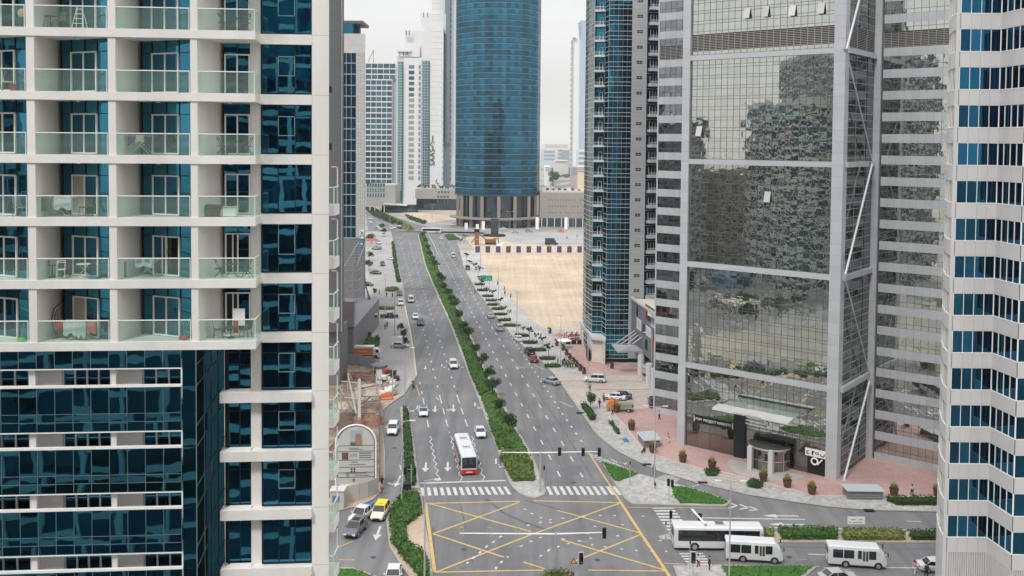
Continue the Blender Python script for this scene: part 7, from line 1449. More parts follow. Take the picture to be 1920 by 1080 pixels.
GRP = [(1055, 687, 'black'), (1059, 689, 'green'), (1062, 687, 'green'), (1064, 690, 'green'), (1067, 688, 'black'), (1061, 683, 'white'), (1066, 684, 'pink'), (1070, 690, 'green'), (1074, 690, 'green'), (1046, 683, 'grey'), (1058, 684, 'navy')]
for i, (x, y, tp) in enumerate(GRP): person('person in %s top, %s from the left in the pavement crowd' % (tp, ORD[sorted(range(len(GRP)), key=lambda q: GRP[q][0]).index(i)]), x, y, tp, 'black', i * 70, 'stand', grp='crowd gathered by the tower plaza')
# riders
def rider(label, px, py, hd, top, zt=0):
    c = G(px, py, zt); t = thing('motorcycle', label.replace('rider', 'motorcycle of the rider'), 'motorcycle', (c.x, c.y, zt), -math.radians(hd)); b = MB(); b.loft([[(-.12, y, z0), (.12, y, z0), (.16, y, z1), (-.16, y, z1)] for y, z0, z1 in ((-.8, .55, .75), (-.3, .4, .8), (.3, .4, .95), (.6, .6, .9))]); b.build('body', paint('dark'), t)
    for y in (-.65, .7): b = MB(); b.loft([[(xx, y + .3 * math.cos(k * .524), .3 + .3 * math.sin(k * .524)) for k in range(12)] for xx in (-.06, .06)]); b.build('wheel', TYRE, t)
    b = MB(); b.tube((-.35, .45, 1.05), (.35, .45, 1.05), .025); b.tube((0, .7, .3), (0, .45, 1.05), .03); b.build('handlebar', TRIM, t); b = MB(); b.box(-.25, .25, -1.05, -.6, .8, 1.25); b.build('delivery_box', paint('dark'), t)
    p = person(label, px, py, top, 'black', hd, 'sit', zt=.35 + zt)
rider('rider in teal top on the left roadway', 774.5, 727, 172, 'green'); c = G(1075, 1096, .17); t = thing('warning_sign', 'small red and yellow triangular warning sign above the feathery shrub', 'road sign', (c.x, c.y, .17)); b = MB(); b.tube((0, 0, 0), (0, 0, 2.9), .04); b.build('post', POLE, t); b = MB(); b.face([(-.42, -.06, 2.5), (.42, -.06, 2.5), (0, -.06, 3.25)]); b.face([(.42, .0, 2.5), (-.42, .0, 2.5), (0, .0, 3.25)]); o = b.build('triangle', mat('sign_red', (.5, .03, .03), .5), t); b = MB(); b.face([(-.24, -.08, 2.6), (.24, -.08, 2.6), (0, -.08, 3.05)]); b.build('triangle_face', mat('sign_yellow', (.75, .55, .1), .5), o)
# umbrella like lamp person skipped; two terraces of cafe seats on the tower plaza
for i, (x, y) in enumerate(((1062, 640), (1070, 638), (1079, 637), (1088, 637), (1066, 631), (1076, 630), (1086, 630))):
    c = G(x, y, .16); t = thing('cafe_table', 'small round outdoor table, %s from the left of the terrace by the sand edge' % ORD[sorted(range(7), key=lambda q: (1062, 1070, 1079, 1088, 1066, 1076, 1086)[q]).index(i)], 'table', (c.x, c.y, .16), group='red and white outdoor tables by the sand edge'); b = MB(); b.lathe([(.6, .72), (.6, .76)], (0, 0, 0), 12); b.build('table_top', mat('table_white', (.6, .58, .56), .5), t); b = MB(); b.tube((0, 0, 0), (0, 0, .72), .05); b.build('table_leg', TRIM, t)
    for k in range(4): a = k * 1.57 + .4; q = Vector((math.cos(a) * 1.0, math.sin(a) * 1.0, 0)); cc = thing('outdoor_chair', 'red chair number %s around the %s terrace table' % (ORD[k], ORD[i]), 'chair', (c.x + q.x, c.y + q.y, .16), a + 1.57, 'red terrace chairs'); b = MB(); b.box(-.25, .25, -.25, .25, .42, .48); b.build('seat', mat('chair_red', (.35, .05, .05), .6), cc); b = MB(); b.box(-.25, .25, -.28, -.22, .48, .95); b.build('backrest', mat('chair_red', (.35, .05, .05)), cc); b = MB(); [b.tube((sx, sy, 0), (sx, sy, .42), .025, n=5) for sx in (-.2, .2) for sy in (-.2, .2)]; b.build('legs', TRIM, cc)
    if False: pass
c = G(1078, 645, .16); t = thing('market_awning', 'row of dark crates under the terrace tables at the tower corner', 'crate', (c.x, c.y, .16))
for i in range(4): b = MB(); b.box(-2.4 + i * 1.5, -1.2 + i * 1.5, -.4, .5, 0, 1.1); b.build('crate', BLACK, t, bevel=.04)
c = G(1060, 648, .16); t = thing('striped_parasol', 'orange and white collapsed parasol heap on the terrace', 'parasol', (c.x - 1.4, c.y + 4, .16)); b = MB(); b.lathe([(1.3, 1.7), (.9, 2.1), (.05, 2.6)], (0, 0, 0), 8); b.build('canopy', mat('parasol_orange', (.55, .2, .08), .8), t); b = MB(); b.tube((0, 0, 0), (0, 0, 2.6), .04); b.build('pole', POLE, t)
c = G(1058, 653, .16); t = thing('parasol', 'flat white parasol at the near end of the terrace', 'parasol', (c.x, c.y, .16)); b = MB(); b.lathe([(1.9, 2.0), (1.2, 2.25), (.05, 2.5)], (0, 0, 0), 8); b.build('canopy', FRAMEW, t); b = MB(); b.tube((0, 0, 0), (0, 0, 2.5), .04); b.build('pole', POLE, t)
c = G(1217, 712, .14); t = thing('guard_booth', 'round grey guard booth in front of the podium columns', 'booth', (c.x, c.y, .14)); b = MB(); b.lathe([(1.5, 0), (1.5, 2.9)], (0, 0, 0), 16); b.build('wall', mat('booth_grey', (.36, .37, .36), .5), t); b = MB(); b.lathe([(1.52, 1.0), (1.52, 1.6)], (0, 0, 0), 16); b.build('window_band', CGL, t); b = MB(); b.lathe([(1.7, 2.9), (1.6, 3.15), (.3, 3.6)], (0, 0, 0), 16); b.build('roof', METAL, t)
# ------------------------------------------------------------ construction site at the left
WOOD = mat('site_timber', (.24, .19, .14), .85, var=.3, scale=2); STEEL = mat('scaffold_steel', (.42, .39, .34), .55, var=.2, scale=2); CPAN = mat('fence_grey', '8B8F98', .5, var=.08); CREAM = mat('site_concrete', (.40, .37, .33), .85, var=.2, scale=1.2)
def ribbon(name, label, cat, pxs, z0, h, m, seg, post=None):
    p = gp(pxs); t = thing(name, label, cat, (p[0][0], p[0][1], z0), world=True)
    for a, b_ in zip(p[:-1], p[1:]):
        F = Fr(a, q=b_); n = max(1, int(F.L / seg))
        for i in range(n): b = MB(); b.fbox(F, F.L * i / n + .02, F.L * (i + 1) / n - .02, z0, z0 + h * (1 + .02 * (i % 2)), -.04, .04); b.build('panel', m, t)
        if post:
            for i in range(n + 1): b = MB(); b.fbox(F, F.L * i / n - .06, F.L * i / n + .06, z0, z0 + h + .1, -.12, -.04); b.build('post', post, t)
    return t
ribbon('site_fence', 'blue grey corrugated fence behind the excavation', 'fence', [(640, 683), (672, 686), (704, 693)], .13, 2.4, CPAN, 2.2, METAL)
ribbon('site_fence', 'pale grey panel fence in front of the billboard', 'fence', [(646, 944), (674, 939), (690, 935), (709, 926)], .13, 2.4, mat('fence_pale', 'B9B4AC', .6, var=.08), 2.6, METAL)
ribbon('site_fence', 'long mesh fence along the tan pavement', 'fence', [(712, 760), (711, 800), (711, 850), (711, 905)], .13, 1.6, mat('mesh_grey', '55565A', .7), 2.5, METAL)
c = G(712, 700, .13); p = [G(704, 730), G(716, 730), G(717, 690), G(706, 690)]; t = thing('site_ramp', 'pale concrete ramp slab between excavation and debris heap', 'ramp', (c.x, c.y, .1), world=True); b = MB(); b.prism([(q.x, q.y) for q in p], .1, 1.2); b.build('slab', CREAM, t); b = MB(); q = G(711, 686, 1.5); b.lathe([(1.9, 0), (1.9, .5), (1.2, .8)], (q.x, q.y, 1.3), 16); b.build('grey_cover', mat('cover_grey', '70757F', .5), t); b = MB(); q = G(711, 712, 1.3); b.tube((q.x, q.y, 1.2), (q.x, q.y + .6, 1.9), .5, .3, 10); b.build('drum', METAL, t)
rs = random.Random(21)
t = thing('excavation_shoring', 'brown timber and steel shoring frame over the excavation', 'scaffold', (G(668, 730).x, G(668, 730).y, .1), world=True)
for i in range(5): b = MB(); p, q = G(672 + i * .8, 640 + 105 + i, 2.5), G(674, 700, 2.5); 
for (a, b_, z, r, m_) in [((674, 785), (674, 712), 2.6, .55, STEEL), ((668, 775), (652, 700), 2.2, .3, STEEL), ((662, 770), (640, 735), 1.4, .25, WOOD), ((672, 742), (712, 742), 2.0, .45, CREAM), ((676, 758), (700, 740), 1.6, .3, WOOD), ((646, 745), (672, 748), 2.2, .2, STEEL), ((640, 715), (672, 718), 2.0, .2, STEEL), ((655, 700), (660, 712), 2.5, .25, WOOD), ((678, 728), (708, 722), 1.5, .25, WOOD), ((676, 775), (706, 774), 1.4, .3, WOOD), ((640, 700), (704, 706), 1.6, .35, mat('rust_brown', (.22, .10, .06)))]:
    b = MB(); b.tube(G(*a, z), G(*b_, z), r * .6, n=6); b.build('beam', m_, t)
for (x, y) in ((642, 745), (652, 745), (642, 715), (652, 715), (660, 712), (700, 706), (706, 742), (674, 785), (668, 775), (640, 772), (655, 775)): q = G(x, y, .1); b = MB(); b.tube(q, q + Vector((0, 0, 2.8)), .1, n=6); b.build('upright', STEEL, t)
for k in range(26): x, y = rs.uniform(636, 706), rs.uniform(700, 785); q = G(x, y, rs.uniform(.2, 1.8)); b = MB(); b.tube(q, q + Vector((rs.uniform(-3, 3), rs.uniform(-6, 6), rs.uniform(-.4, .4))), rs.uniform(.05, .13), n=5); b.build('plank', rs.choice([WOOD, STEEL, CREAM, WOOD]), t)
def heap(label, px, py, rx, ry, h, m, n=9, name='earth_heap'):
    c = G(px, py, .1); b = MB(); rows = []; k = 12
    for j in range(5): f = 1 - j / 4.6; rows.append([(c.x + rx * f * math.cos(a * 6.283 / k) * rs.uniform(.85, 1.15), c.y + ry * f * math.sin(a * 6.283 / k) * rs.uniform(.85, 1.15), .1 + h * (1 - f ** 1.6) * rs.uniform(.9, 1.1)) for a in range(k)])
    b.loft(rows); o = b.build(name, m, smooth=False); tag(o, label, 'earth heap' if name == 'earth_heap' else 'debris heap'); return o
DRT = mat('earth_dark', (.13, .09, .07), .95, var=.4, scale=.8, bump=.6, bscale=2); DRL = mat('earth_light', (.46, .38, .30), .95, var=.3, scale=.8, bump=.5, bscale=2)
heap('dark earth bank under the blue grey fence', 668, 708, 5.5, 4, 1.2, DRT); heap('pale earth mound right of the shoring frame', 690, 735, 3.2, 7, .9, DRL); heap('reddish earth mound behind the billboard arch', 690, 790, 3.5, 4, 1.2, mat('earth_red', (.24, .13, .09), .95, var=.4, scale=1)); heap('dark rubble bank beside the balcony tower', 640, 790, 3.5, 6, 1.1, DRT); heap('dark rubble left of the billboard', 640, 840, 2.2, 6, 1.0, DRT); heap('pale soil patch between timber beams', 652, 760, 3.2, 3, .7, DRL)
PINK = mat('gravel_strip', (.27, .21, .20), .95, var=.5, scale=2.5, bump=.8, bscale=6)
q = [G(624, 560), G(633, 560), G(640, 640), G(641, 700), G(625, 700)]; b = MB(); b.prism([(a.x, a.y) for a in q], .1, .9); tag(b.build('rubble_strip', PINK), 'pinkish brown rubble strip along the side of the balcony tower', 'rubble')['kind'] = 'stuff'
DC = {'or': mat('debris_orange', (.55, .13, .05), .7), 'rd': mat('debris_red', (.38, .04, .05), .7), 'wh': mat('debris_white', (.62, .6, .57), .7), 'bk': mat('debris_dark', (.03, .03, .03), .8), 'tn': mat('debris_tan', (.38, .28, .20), .8)}
names = {'or': 'orange', 'rd': 'red', 'wh': 'white', 'bk': 'black', 'tn': 'tan'}
for i, (x, y, k) in enumerate([(722, 702, 'rd'), (727, 700, 'rd'), (731, 704, 'bk'), (738, 705, 'bk'), (724, 710, 'tn'), (732, 715, 'bk'), (728, 722, 'tn'), (735, 718, 'wh'), (738, 724, 'wh'), (735, 733, 'wh'), (726, 731, 'tn'), (728, 741, 'wh'), (727, 745, 'or'), (722, 746, 'or'), (719, 742, 'wh'), (741, 712, 'bk'), (729, 736, 'wh'), (721, 714, 'wh'), (736, 739, 'tn')]):
    c = G(x, y, .12); b = MB()
    for _ in range(4): q = Vector((rs.uniform(-.5, .5), rs.uniform(-.7, .7), rs.uniform(.1, .5))); b.hexa([tuple(Vector((c.x, c.y, .12)) + q + Vector((dx * rs.uniform(.3, .7), dy * rs.uniform(.3, .8), dz * rs.uniform(.3, .8)))) for dz in (0, 1) for dx, dy in ((-1, -1), (1, -1), (1, 1), (-1, 1))])
    tag(b.build('rubble_pile', DC[k]), '%s coloured rubble pile, %s of the debris row from the ramp top down' % (names[k], ORD[i]), 'rubble', 'coloured debris piles on the tan pavement')
c = G(724.5, 750, .12); t = thing('barrier', 'orange plastic barrier at the near end of the debris', 'barrier', (c.x, c.y, .12), .3); b = MB(); b.loft([[(-1.3, -.3, 0), (1.3, -.3, 0), (1.3, .3, 0), (-1.3, .3, 0)], [(-1.2, -.1, .9), (1.2, -.1, .9), (1.2, .1, .9), (-1.2, .1, .9)]]); b.build('shell', DC['or'], t); b = MB(); b.box(-1.0, 1.0, -.24, .24, .35, .5); b.build('stripe', DC['wh'], t)
# billboard with arched top
c = G(667, 926, .13); t = thing('arched_billboard', 'tall white project billboard with rounded arch top behind the pale fence', 'billboard', (c.x, c.y, .13), math.radians(6)); hw = 2.9; H0 = 7.6; BW = mat('board_white', 'BDBCB8', .7, var=.05)
arc = [(hw * math.cos(math.pi * k / 20), 0, H0 + hw * .92 * math.sin(math.pi * k / 20)) for k in range(21)]
b = MB(); b.face([(-hw, -.05, 1.5), (hw, -.05, 1.5)] + [(x, -.05, z) for x, _, z in arc]); b.face([(x, .12, z) for x, _, z in reversed(arc)] + [(hw, .12, 1.5), (-hw, .12, 1.5)]); o = b.build('board', BW, t)
b = MB(); b.path([(-hw, 0, 0)] + [(x, 0, z) for x, _, z in reversed(arc)] + [(hw, 0, 0)], .14, 6); b.build('frame', FRAMEW, t); b = MB(); b.path([(-hw + .18, -.1, 1.5)] + [(x * .94, -.1, z - .1) for x, _, z in reversed(arc)] + [(hw - .18, -.1, 1.5)], .04, 5); b.build('inner_frame', SIGBK, t); b = MB(); b.tube((-hw, 0, .9), (hw, 0, 1.05), .1); b.tube((-hw, 0, 1.5), (hw, 0, 1.5), .06); b.build('cross_rail', FRAMEW, t)
b = MB(); b.box(-.8, 1.0, -.08, -.06, 7.4, 9.5); pic = b.build('picture_sky', mat('pic_sky', '9FA9AE', .7), o); b = MB(); b.hexa([(-.1, -.1, 7.3), (.9, -.1, 7.3), (.9, -.08, 7.3), (-.1, -.08, 7.3), (0, -.1, 9.0), (.75, -.1, 8.9), (.75, -.08, 8.9), (0, -.08, 9.0)]); b.build('picture_tower', mat('pic_tower', '9B7A62', .7), o); b = MB(); b.box(-.8, 0, -.1, -.08, 7.3, 7.7); b.build('picture_trees', mat('pic_green', '56663F', .7), o)
for z in (7.2, 6.35, 5.05, 4.0, 3.2, 2.5): b = MB(); b.box(-hw + .15, hw - .15, -.09, -.06, z, z + .045); b.build('divider_line', SIGBK, o)
b = MB(); b.box(-2.0, -1.1, -.1, -.06, 5.2, 6.2); b.build('brown_logo', mat('logo_brown', '6B4A42', .6), o)
GRY = mat('ink_grey', '7C7F84', .6); text('board_text', "API", .8, mat('ink_pale', 'A3959A', .6), o, (-.4, -.09, 5.75), (1, 0, 0), (0, 0, 1))
for (x0, x1, z, h) in ((.5, 2.3, 6.0, .18), (.5, 2.3, 5.65, .18), (.5, 2.2, 5.35, .14), (-1.0, .4, 6.8, .1), (-.9, 1.0, 6.6, .08), (-.6, .3, 4.7, .12), (-1.0, 1.4, 4.35, .1), (-1.5, 1.6, 3.05, .1), (-.2, 2.0, 2.75, .1)): b = MB(); b.box(x0, x1, -.09, -.06, z, z + h); b.build('print_line', GRY, o)
for (x, z) in ((-.6, 3.75), (-.2, 3.75), (-.6, 3.4), (-.2, 3.4)): b = MB(); b.lathe([(.13, 0), (.13, .03)], (0, 0, 0), 8); b.v = [(x + v[0], -.1 + v[2] * .3, z + v[1]) for v in b.v]; b.build('dot_mark', SIGBK, o)
b = MB(); b.box(-1.4, -1.0, -.1, -.06, 2.6, 3.0); b.build('green_mark', mat('mark_green', '6FA08E', .6), o); b = MB(); b.box(-.5, -.1, -.1, -.06, 1.9, 2.3); b.build('red_mark', mat('mark_red', 'B06060', .6), o)
b = MB()
for x in (-hw, 0, hw): b.tube((x, .1, 0), (x, .1, H0), .1); b.tube((x, .1, 4), (x, 2.2, 0), .07)
b.build('rear_props', STEEL, t)
c = G(660, 938, .13)
for (px_, py_, sx, h, m_, lb, nm) in ((664, 922, 1.0, 1.4, TLG, 'teal container behind the pale fence', 'container'), (686, 919, 1.1, 1.2, SIGBK, 'black machine behind the pale fence', 'generator')):
    q = G(px_, py_, .13); t = thing(nm, lb, nm, (q.x, q.y, .13)); b = MB(); b.box(-sx, sx, -.6, .6, 0, h); b.build('case', m_, t, bevel=.08); b = MB(); b.box(-sx * .8, sx * .8, -.5, .5, h, h + .12); b.build('lid', METAL, t)
q = G(655, 925, .13); b = MB(); k = 10
for j in range(3): pass
b.loft([[(q.x + r * math.cos(a * .628) * 2.0, q.y + r * math.sin(a * .628) * .9, .13 + z) for a in range(10)] for r, z in ((1, 0), (.95, .8), (.6, 1.3), (.15, 1.45))]); tag(b.build('white_sack', FRAMEW, smooth=True), 'white covered sack heap just behind the pale fence', 'sack')
q = G(634, 950, .13); t = thing('site_booth', 'small pale cabin with blue window by the left kerb', 'booth', (q.x, q.y, .13)); b = MB(); b.box(-.95, .95, -.9, .9, 0, 2.5); b.build('wall', BW, t); b = MB(); b.box(-.65, .35, -.94, -.9, 1.0, 1.9); b.build('window', mat('booth_window', '5D7E99', .2), t); b = MB(); b.box(-1.05, 1.05, -1, 1, 2.5, 2.65); b.build('roof', PALE, t)
q = G(700, 660, .13); ORC = thing('awning', 'red shop awning beside the olive tree', 'awning', (G(693, 462).x, G(693, 462).y, .1)); b = MB(); b.hexa([(-3, -1.5, 2.6), (4, -1.5, 2.6), (4, 1.5, 3.4), (-3, 1.5, 3.4), (-3, -1.5, 2.8), (4, -1.5, 2.8), (4, 1.5, 3.6), (-3, 1.5, 3.6)]); b.build('canopy', mat('awning_red', 'A8504A', .7), ORC); b = MB(); [b.tube((x, -1.4, 0), (x, -1.4, 2.6), .08) for x in (-2.8, .5, 3.8)]; b.build('posts', POLE, ORC)
# ------------------------------------------------------------ things on the balconies
def bal(k, px, w_, dz=0.0):  # point on the floor of a balcony row
    u, _ = fr.U(px, 300, w_); q = fr.p(u, 0, w_); return (q.x, q.y, FZ(k) + .03 + dz)
CHM = mat('chair_charcoal', '3B3A3B', .7); IRON = mat('iron_black', '2A2725', .6)
def bchair(k, px, w_, rot, label, m=CHM, back=True, solid=True):
    t = thing('balcony_chair', label, 'chair', bal(k, px, w_), rot); b = MB(); b.box(-.23, .23, -.22, .22, .42, .46); b.build('seat', m, t)
    b = MB()
    if solid: b.hexa([(-.23, .2, .46), (.23, .2, .46), (.23, .24, .46), (-.23, .24, .46), (-.21, .30, .95), (.21, .30, .95), (.21, .33, .95), (-.21, .33, .95)])
    else:
        for z in (.6, .72, .84, .95): b.tube((-.2, .26, z), (.2, .26, z), .02, n=5)
        for x in (-.2, .2): b.tube((x, .2, .46), (x, .28, .97), .018, n=5)
    b.build('backrest', m, t)
    for (x, y) in ((-.2, -.2), (.2, -.2), (-.2, .2), (.2, .2)): b = MB(); b.tube((x, y, .44), (x * 1.15, y * 1.2, 0), .018, n=5); b.build('leg', IRON, t)
    return t
def folding(k, px, w_, rot, label, m=IRON):
    t = thing('folding_chair', label, 'chair', bal(k, px, w_), rot); b = MB(); b.box(-.2, .2, -.18, .18, .44, .47); b.build('seat', m, t); b = MB()
    for x in (-.19, .19): b.tube((x, -.22, 0), (x, .2, .92), .016, n=5)
    b.tube((-.19, .2, .9), (.19, .2, .9), .02, n=5); b.tube((-.19, .17, .8), (.19, .17, .8), .02, n=5); b.build('backrest', m, t); b = MB()
    for x in (-.17, .17): b.tube((x, .24, 0), (x, -.16, .45), .016, n=5)
    b.build('legs', m, t); return t
def btable(k, px, w_, label, r=.32, h=.7, m=IRON, cross=True):
    t = thing('balcony_table', label, 'table', bal(k, px, w_)); b = MB(); b.lathe([(r, h - .03), (r, h)], (0, 0, 0), 14); b.build('table_top', m, t); b = MB()
    if cross: b.tube((-r, 0, 0), (r * .8, 0, h), .016, n=5); b.tube((r, 0, 0), (-r * .8, 0, h), .016, n=5)
    else: b.tube((0, 0, 0), (0, 0, h), .03); b.lathe([(.2, 0), (.2, .03)], (0, 0, 0), 10)
    b.build('table_legs', m, t); return t
def rack(k, px, w_, label, cloths, s=1.0):
    t = thing('drying_rack', label, 'drying rack', bal(k, px, w_)); b = MB()
    for y in (-.25, .25): b.tube((-.5 * s, y, 0), (.5 * s, y, .95), .014, n=5); b.tube((.5 * s, y, 0), (-.5 * s, y, .95), .014, n=5)
    for x in (-.75, -.5, -.25, 0, .25, .5, .75): b.tube((x * s, -.28, .95), (x * s, .28, .95), .01, n=4)
    for y in (-.28, .28): b.tube((-.75 * s, y, .95), (.75 * s, y, .95), .012, n=4)
    b.build('frame', mat('rack_metal', 'B9BDC0', .4), t)
    for i, (x, wd, col, ln) in enumerate(cloths):
        c_ = thing('laundry', '%s laundry hanging on the rack in the %s' % (col[0], label.split(' in the ')[-1]), 'laundry', bal(k, px, w_)); b = MB(); n = 8; rows = []
        for j in range(n):
            a = x - wd / 2 + wd * j / (n - 1); o_ = .03 * math.sin(j * 1.9 + i); rows.append([(a, -.3 + o_, .98 - ln * (1 + .12 * math.sin(j * 1.3))), (a, -.27 + o_ * .5, .98), (a, .0, 1.0), (a, .02, .99), (a, -.24 + o_ * .5, .96), (a, -.27 + o_, .98 - ln * (1 + .12 * math.sin(j * 1.3)))])
        b.loft(rows); b.build('fabric', mat('cloth_' + col[0].replace(' ', '_'), col[1], .9, var=.08), c_)
    return t
bchair(0, 76, .9, .4, 'grey round backed chair left of a table on the top balcony row', mat('rattan_grey', '5A5552', .8)); btable(0, 98, .9, 'dark table between two chairs on the top balcony row', .3, .66, IRON, False); bchair(0, 113, .9, -.4, 'grey round backed chair right of a table on the top balcony row', mat('rattan_grey', '5A5552'))
t = thing('step_ladder', 'white step ladder on the top balcony row', 'ladder', bal(0, 152, 1.2)); b = MB(); [b.tube((x, y, 0), (x * .4, 0, 1.15), .02, n=5) for x in (-.3, .3) for y in (-.25, .25)]; b.build('rails', FRAMEW, t); b = MB(); [b.tube((-.3 + z * .18, -.25 + z * .2, z), (.3 - z * .18, -.25 + z * .2, z), .018, n=5) for z in (.25, .5, .75, 1.0)]; b.build('rungs', FRAMEW, t)
folding(0, 418, 1.2, 1.6, 'left folding chair on the top narrow balcony'); btable(0, 438, 1.2, 'folding table on the top narrow balcony'); folding(0, 462, 1.2, -1.6, 'right folding chair on the top narrow balcony')
t = thing('wall_basket', 'round straw basket hung beside the top left glazing', 'basket', bal(0, 43, 1.3)); b = MB(); b.lathe([(.05, 0), (.22, .05), (.2, .1)], (0, 0, 0), 14); b.v = [(v[0], v[2], v[1] + .75) for v in b.v]; b.build('weave', mat('straw', 'C9A878', .9), t); b = MB(); b.tube((0, .05, 0), (0, .05, .75), .02); b.build('stand', IRON, t)
bchair(1, 16, 1.3, 2.2, 'white plastic chair on the left edge balcony', FRAMEW, solid=False); t = thing('storage_bucket', 'red bucket beside the white plastic chair', 'bucket', bal(1, 26, 1.5)); b = MB(); b.lathe([(.14, 0), (.19, .32)], (0, 0, 0), 12); b.build('bucket_wall', mat('bucket_red', 'B02A2E', .5), t); b = MB(); b.path([(-.18, 0, .3), (-.1, 0, .42), (.1, 0, .42), (.18, 0, .3)], .01); b.build('bucket_handle', METAL, t)
rack(2, 266, 1.0, 'drying rack with dark laundry in the third balcony row', [(-.45, .35, ('dark grey', '4A4F55'), .5), (0, .4, ('beige', 'B8A890'), .35), (.45, .35, ('black', '26282C'), .45)]); folding(2, 415, 1.1, 1.6, 'left iron chair in the third row narrow balcony'); btable(2, 436, 1.1, 'iron table in the third row narrow balcony'); folding(2, 466, 1.1, -1.6, 'right iron chair in the third row narrow balcony')
bchair(3, 36, 1.3, 3.0, 'pale slatted chair on the fourth row left edge', mat('slat_blue', '8FA6B0', .6), solid=False); rack(3, 108, 1.2, 'drying rack with towels in the fourth balcony row', [(-.6, .8, ('olive grey', '6E6C5C'), .75), (.35, .9, ('white', 'DADCDC'), .6)], 1.15); bchair(3, 160, 1.1, -.3, 'dark armchair right of the towel rack', CHM)
t = thing('wicker_chest', 'brown wicker chest in the fourth row narrow balcony', 'chest', bal(3, 401, 1.2)); b = MB(); b.box(-.35, .35, -.25, .25, 0, .5); b.build('basket_body', mat('wicker', '5F4E3E', .9, var=.3, scale=8), t, bevel=.04); b = MB(); b.box(-.37, .37, -.27, .27, .5, .6); b.build('lid', mat('wicker', '5F4E3E'), t, bevel=.02)
t = thing('storage_box', 'white storage box beside the wicker chest', 'box', bal(3, 432, 1.2)); b = MB(); b.box(-.34, .34, -.25, .25, 0, .45); b.build('box_body', FRAMEW, t, bevel=.02); b = MB(); b.box(-.36, .36, -.27, .27, .45, .5); b.build('lid', PALE, t); t = thing('plant_pot', 'small tan sack between chest and storage box', 'sack', bal(3, 416, 1.3)); b = MB(); b.lathe([(.12, 0), (.14, .2), (.08, .4)], (0, 0, 0), 10); b.build('sack_body', mat('sack_tan', 'B7A88C', .9), t)
btable(4, 96, 1.0, 'small wall shelf table in the fifth balcony row', .25, .62, IRON, False); t = thing('bottle', 'dark bottle standing on the wall shelf table', 'bottle', bal(4, 90, 1.0, .63)); b = MB(); b.lathe([(.04, 0), (.045, .2), (.015, .27), (.015, .33)], (0, 0, 0), 8); b.build('bottle_glass', IRON, t); bchair(4, 116, 1.1, -.5, 'red slatted chair in the fifth balcony row', mat('chair_dark_red', '8A3530', .6), solid=False); folding(4, 112, 1.45, .3, 'white folding chair in front of the red slatted one', FRAMEW); btable(4, 155, 1.2, 'white folding table in the fifth balcony row', .36, .72, FRAMEW)
t = thing('floor_mat', 'blue crumpled sheet on the fifth row balcony floor', 'sheet', bal(4, 175, 1.3)); b = MB(); b.loft([[(-.3, -.2, 0), (.3, -.25, 0), (.35, .2, 0), (-.25, .2, 0)], [(-.2, -.1, .08), (.2, -.1, .1), (.2, .1, .06), (-.2, .1, .09)]]); b.build('fabric_fold', mat('sheet_blue', '2C6FA5', .8), t); t = thing('air_vent_crate', 'grey louvred crate leaning in the fifth row middle balcony', 'crate', bal(4, 229, 1.2)); b = MB(); b.box(-.17, .17, -.05, .05, 0, .82); b.build('crate_frame', mat('crate_grey', '8B8E90', .6), t); b = MB(); [b.box(-.14, .14, -.07, -.05, .08 + i * .12, .13 + i * .12) for i in range(6)]; b.build('slats', IRON, t)
rack(4, 278, 1.0, 'drying rack with striped towels in the fifth balcony row', [(-.15, .9, ('pale striped', 'A9B4B8'), .42), (-.15, .9, ('teal striped', '5F7F8A'), .2)]); folding(4, 410, 1.2, 1.7, 'left bistro chair in the fifth row narrow balcony'); btable(4, 434, 1.2, 'bistro table in the fifth row narrow balcony'); folding(4, 463, 1.2, -1.7, 'right bistro chair in the fifth row narrow balcony')
t = thing('hanging_chair', 'egg shaped hanging chair with red cushion on the lowest balcony row', 'hanging chair', bal(5, 112, .9)); b = MB(); b.path([(-.1, 0, .05), (-.42, 0, .4), (-.5, 0, 1.0), (-.4, 0, 1.5), (-.1, 0, 1.8), (.1, 0, 1.88)], .028); b.path([(-.3, -.3, .02), (-.1, 0, .05), (.5, -.3, .02)], .025); b.path([(.08, 0, 1.88), (.08, 0, 1.65)], .012); b.build('stand', IRON, t)
b = MB()
for a in range(12): t_ = a * math.pi / 6; b.path([(.08 + .42 * math.cos(t_) * math.sin(p), .36 * math.sin(t_) * math.sin(p), 1.05 - .6 * math.cos(math.pi - p)) for p in [i * math.pi / 8 for i in range(9)]] if not 8 <= a <= 10 else [(.08, 0, .45), (.08, -.1, .5)], .011, 4)
for z in (.7, .95, 1.2): r = math.sqrt(max(0, 1 - ((z - 1.05) / .6) ** 2)); b.path([(.08 + .42 * r * math.cos(k * .5), .36 * r * math.sin(k * .5), z) for k in range(0, 10)], .01, 4)
b.build('basket', IRON, t); b = MB(); b.loft([[(.08 + r * math.cos(k * .628) * .4, r * math.sin(k * .628) * .36, z) for k in range(10)] for r, z in ((.6, .5), (.95, .6), (1.0, .75), (.8, .85))]); b.build('cushion', mat('cushion_red', 'B8302C', .85), t)
rack(5, 150, 1.25, 'drying rack with pale sheets in the lowest full balcony row', [(-.45, .75, ('white', 'DADCDC'), .7), (.1, .4, ('pale green', 'C2CFC4'), .8), (.62, .45, ('coral', 'C9796A'), .6)], 1.2)
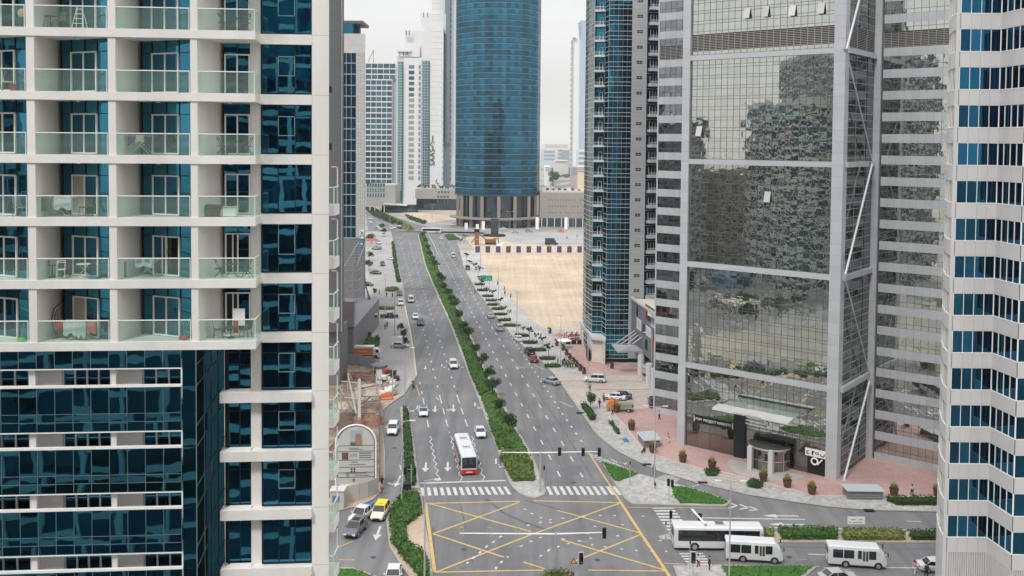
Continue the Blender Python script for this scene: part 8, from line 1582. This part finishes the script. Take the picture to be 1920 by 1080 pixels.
t = thing('broom', 'broom with orange head leaning at the lowest middle balcony', 'broom', bal(5, 342, 1.55)); b = MB(); b.tube((0, 0, .1), (.35, .1, 1.2), .014, n=5); b.build('broom_stick', METAL, t); b = MB(); b.box(-.2, .2, -.08, .08, 0, .17); b.build('broom_head', mat('broom_orange', 'C8503A', .7), t); t = thing('dustpan', 'lime green mop head at the lower left balcony', 'mop', bal(5, 36, 1.5)); b = MB(); b.loft([[(-.2, -.12, 0), (.2, -.12, 0), (.22, .12, 0), (-.22, .12, 0)], [(-.08, -.05, .18), (.08, -.05, .18), (.08, .05, .18), (-.08, .05, .18)]]); b.build('mop_head', mat('lime', '7FC62F', .7), t); b = MB(); b.tube((0, 0, .15), (.1, .05, .9), .012, n=5); b.build('mop_stick', METAL, t)
bchair(5, 408, 1.2, 1.9, 'left grey dining chair in the lowest narrow balcony', mat('dining_grey', '5E5A52', .8)); btable(5, 432, 1.2, 'dark dining table in the lowest narrow balcony', .42, .55, CHM, False); bchair(5, 460, 1.1, -1.8, 'right dark chair in the lowest narrow balcony'); t = thing('laundry', 'white sheet hung over the railing corner of the lowest narrow balcony', 'laundry', bal(5, 447, 1.0)); b = MB(); b.hexa([(-.32, -.03, .6), (.32, -.03, .6), (.32, .03, .6), (-.32, .03, .6), (-.3, -.03, 1.5), (.3, -.03, 1.5), (.3, .03, 1.5), (-.3, .03, 1.5)]); b.build('fabric', FRAMEW, t); b = MB(); b.tube((-.3, .05, 0), (-.3, .05, 1.5), .015, n=5); b.tube((.3, .05, 0), (.3, .05, 1.5), .015, n=5); b.build('hanging_frame', METAL, t)
t = thing('laundry', 'dark red towel hanging from the dining table of the lowest narrow balcony', 'laundry', bal(5, 441, 1.35)); b = MB(); b.hexa([(-.13, -.02, .3), (.13, -.02, .3), (.13, .02, .3), (-.13, .02, .3), (-.13, -.02, .92), (.13, -.02, .92), (.13, .02, .92), (-.13, .02, .92)]); b.build('fabric', mat('towel_red', 'A82830', .9), t)

# ------------------------------------------------------------ air
hz = bpy.data.meshes.new('haze'); bx = MB(); bx.box(-5000, 5000, -1600, 9200, -2, 190)
hm = bpy.data.materials.new('haze_air'); hm.use_nodes = True; ht = hm.node_tree; ht.nodes.clear(); ho = N(ht, 'ShaderNodeOutputMaterial'); hv = N(ht, 'ShaderNodeVolumePrincipled')
hv.inputs['Color'].default_value = (.93, .94, .96, 1); hv.inputs['Density'].default_value = .00010; hv.inputs['Anisotropy'].default_value = .2; ht.links.new(hv.outputs[0], ho.inputs['Volume'])
o = bx.build('haze', hm); o['kind'] = 'stuff'
SC.cycles.volume_bounces = 1
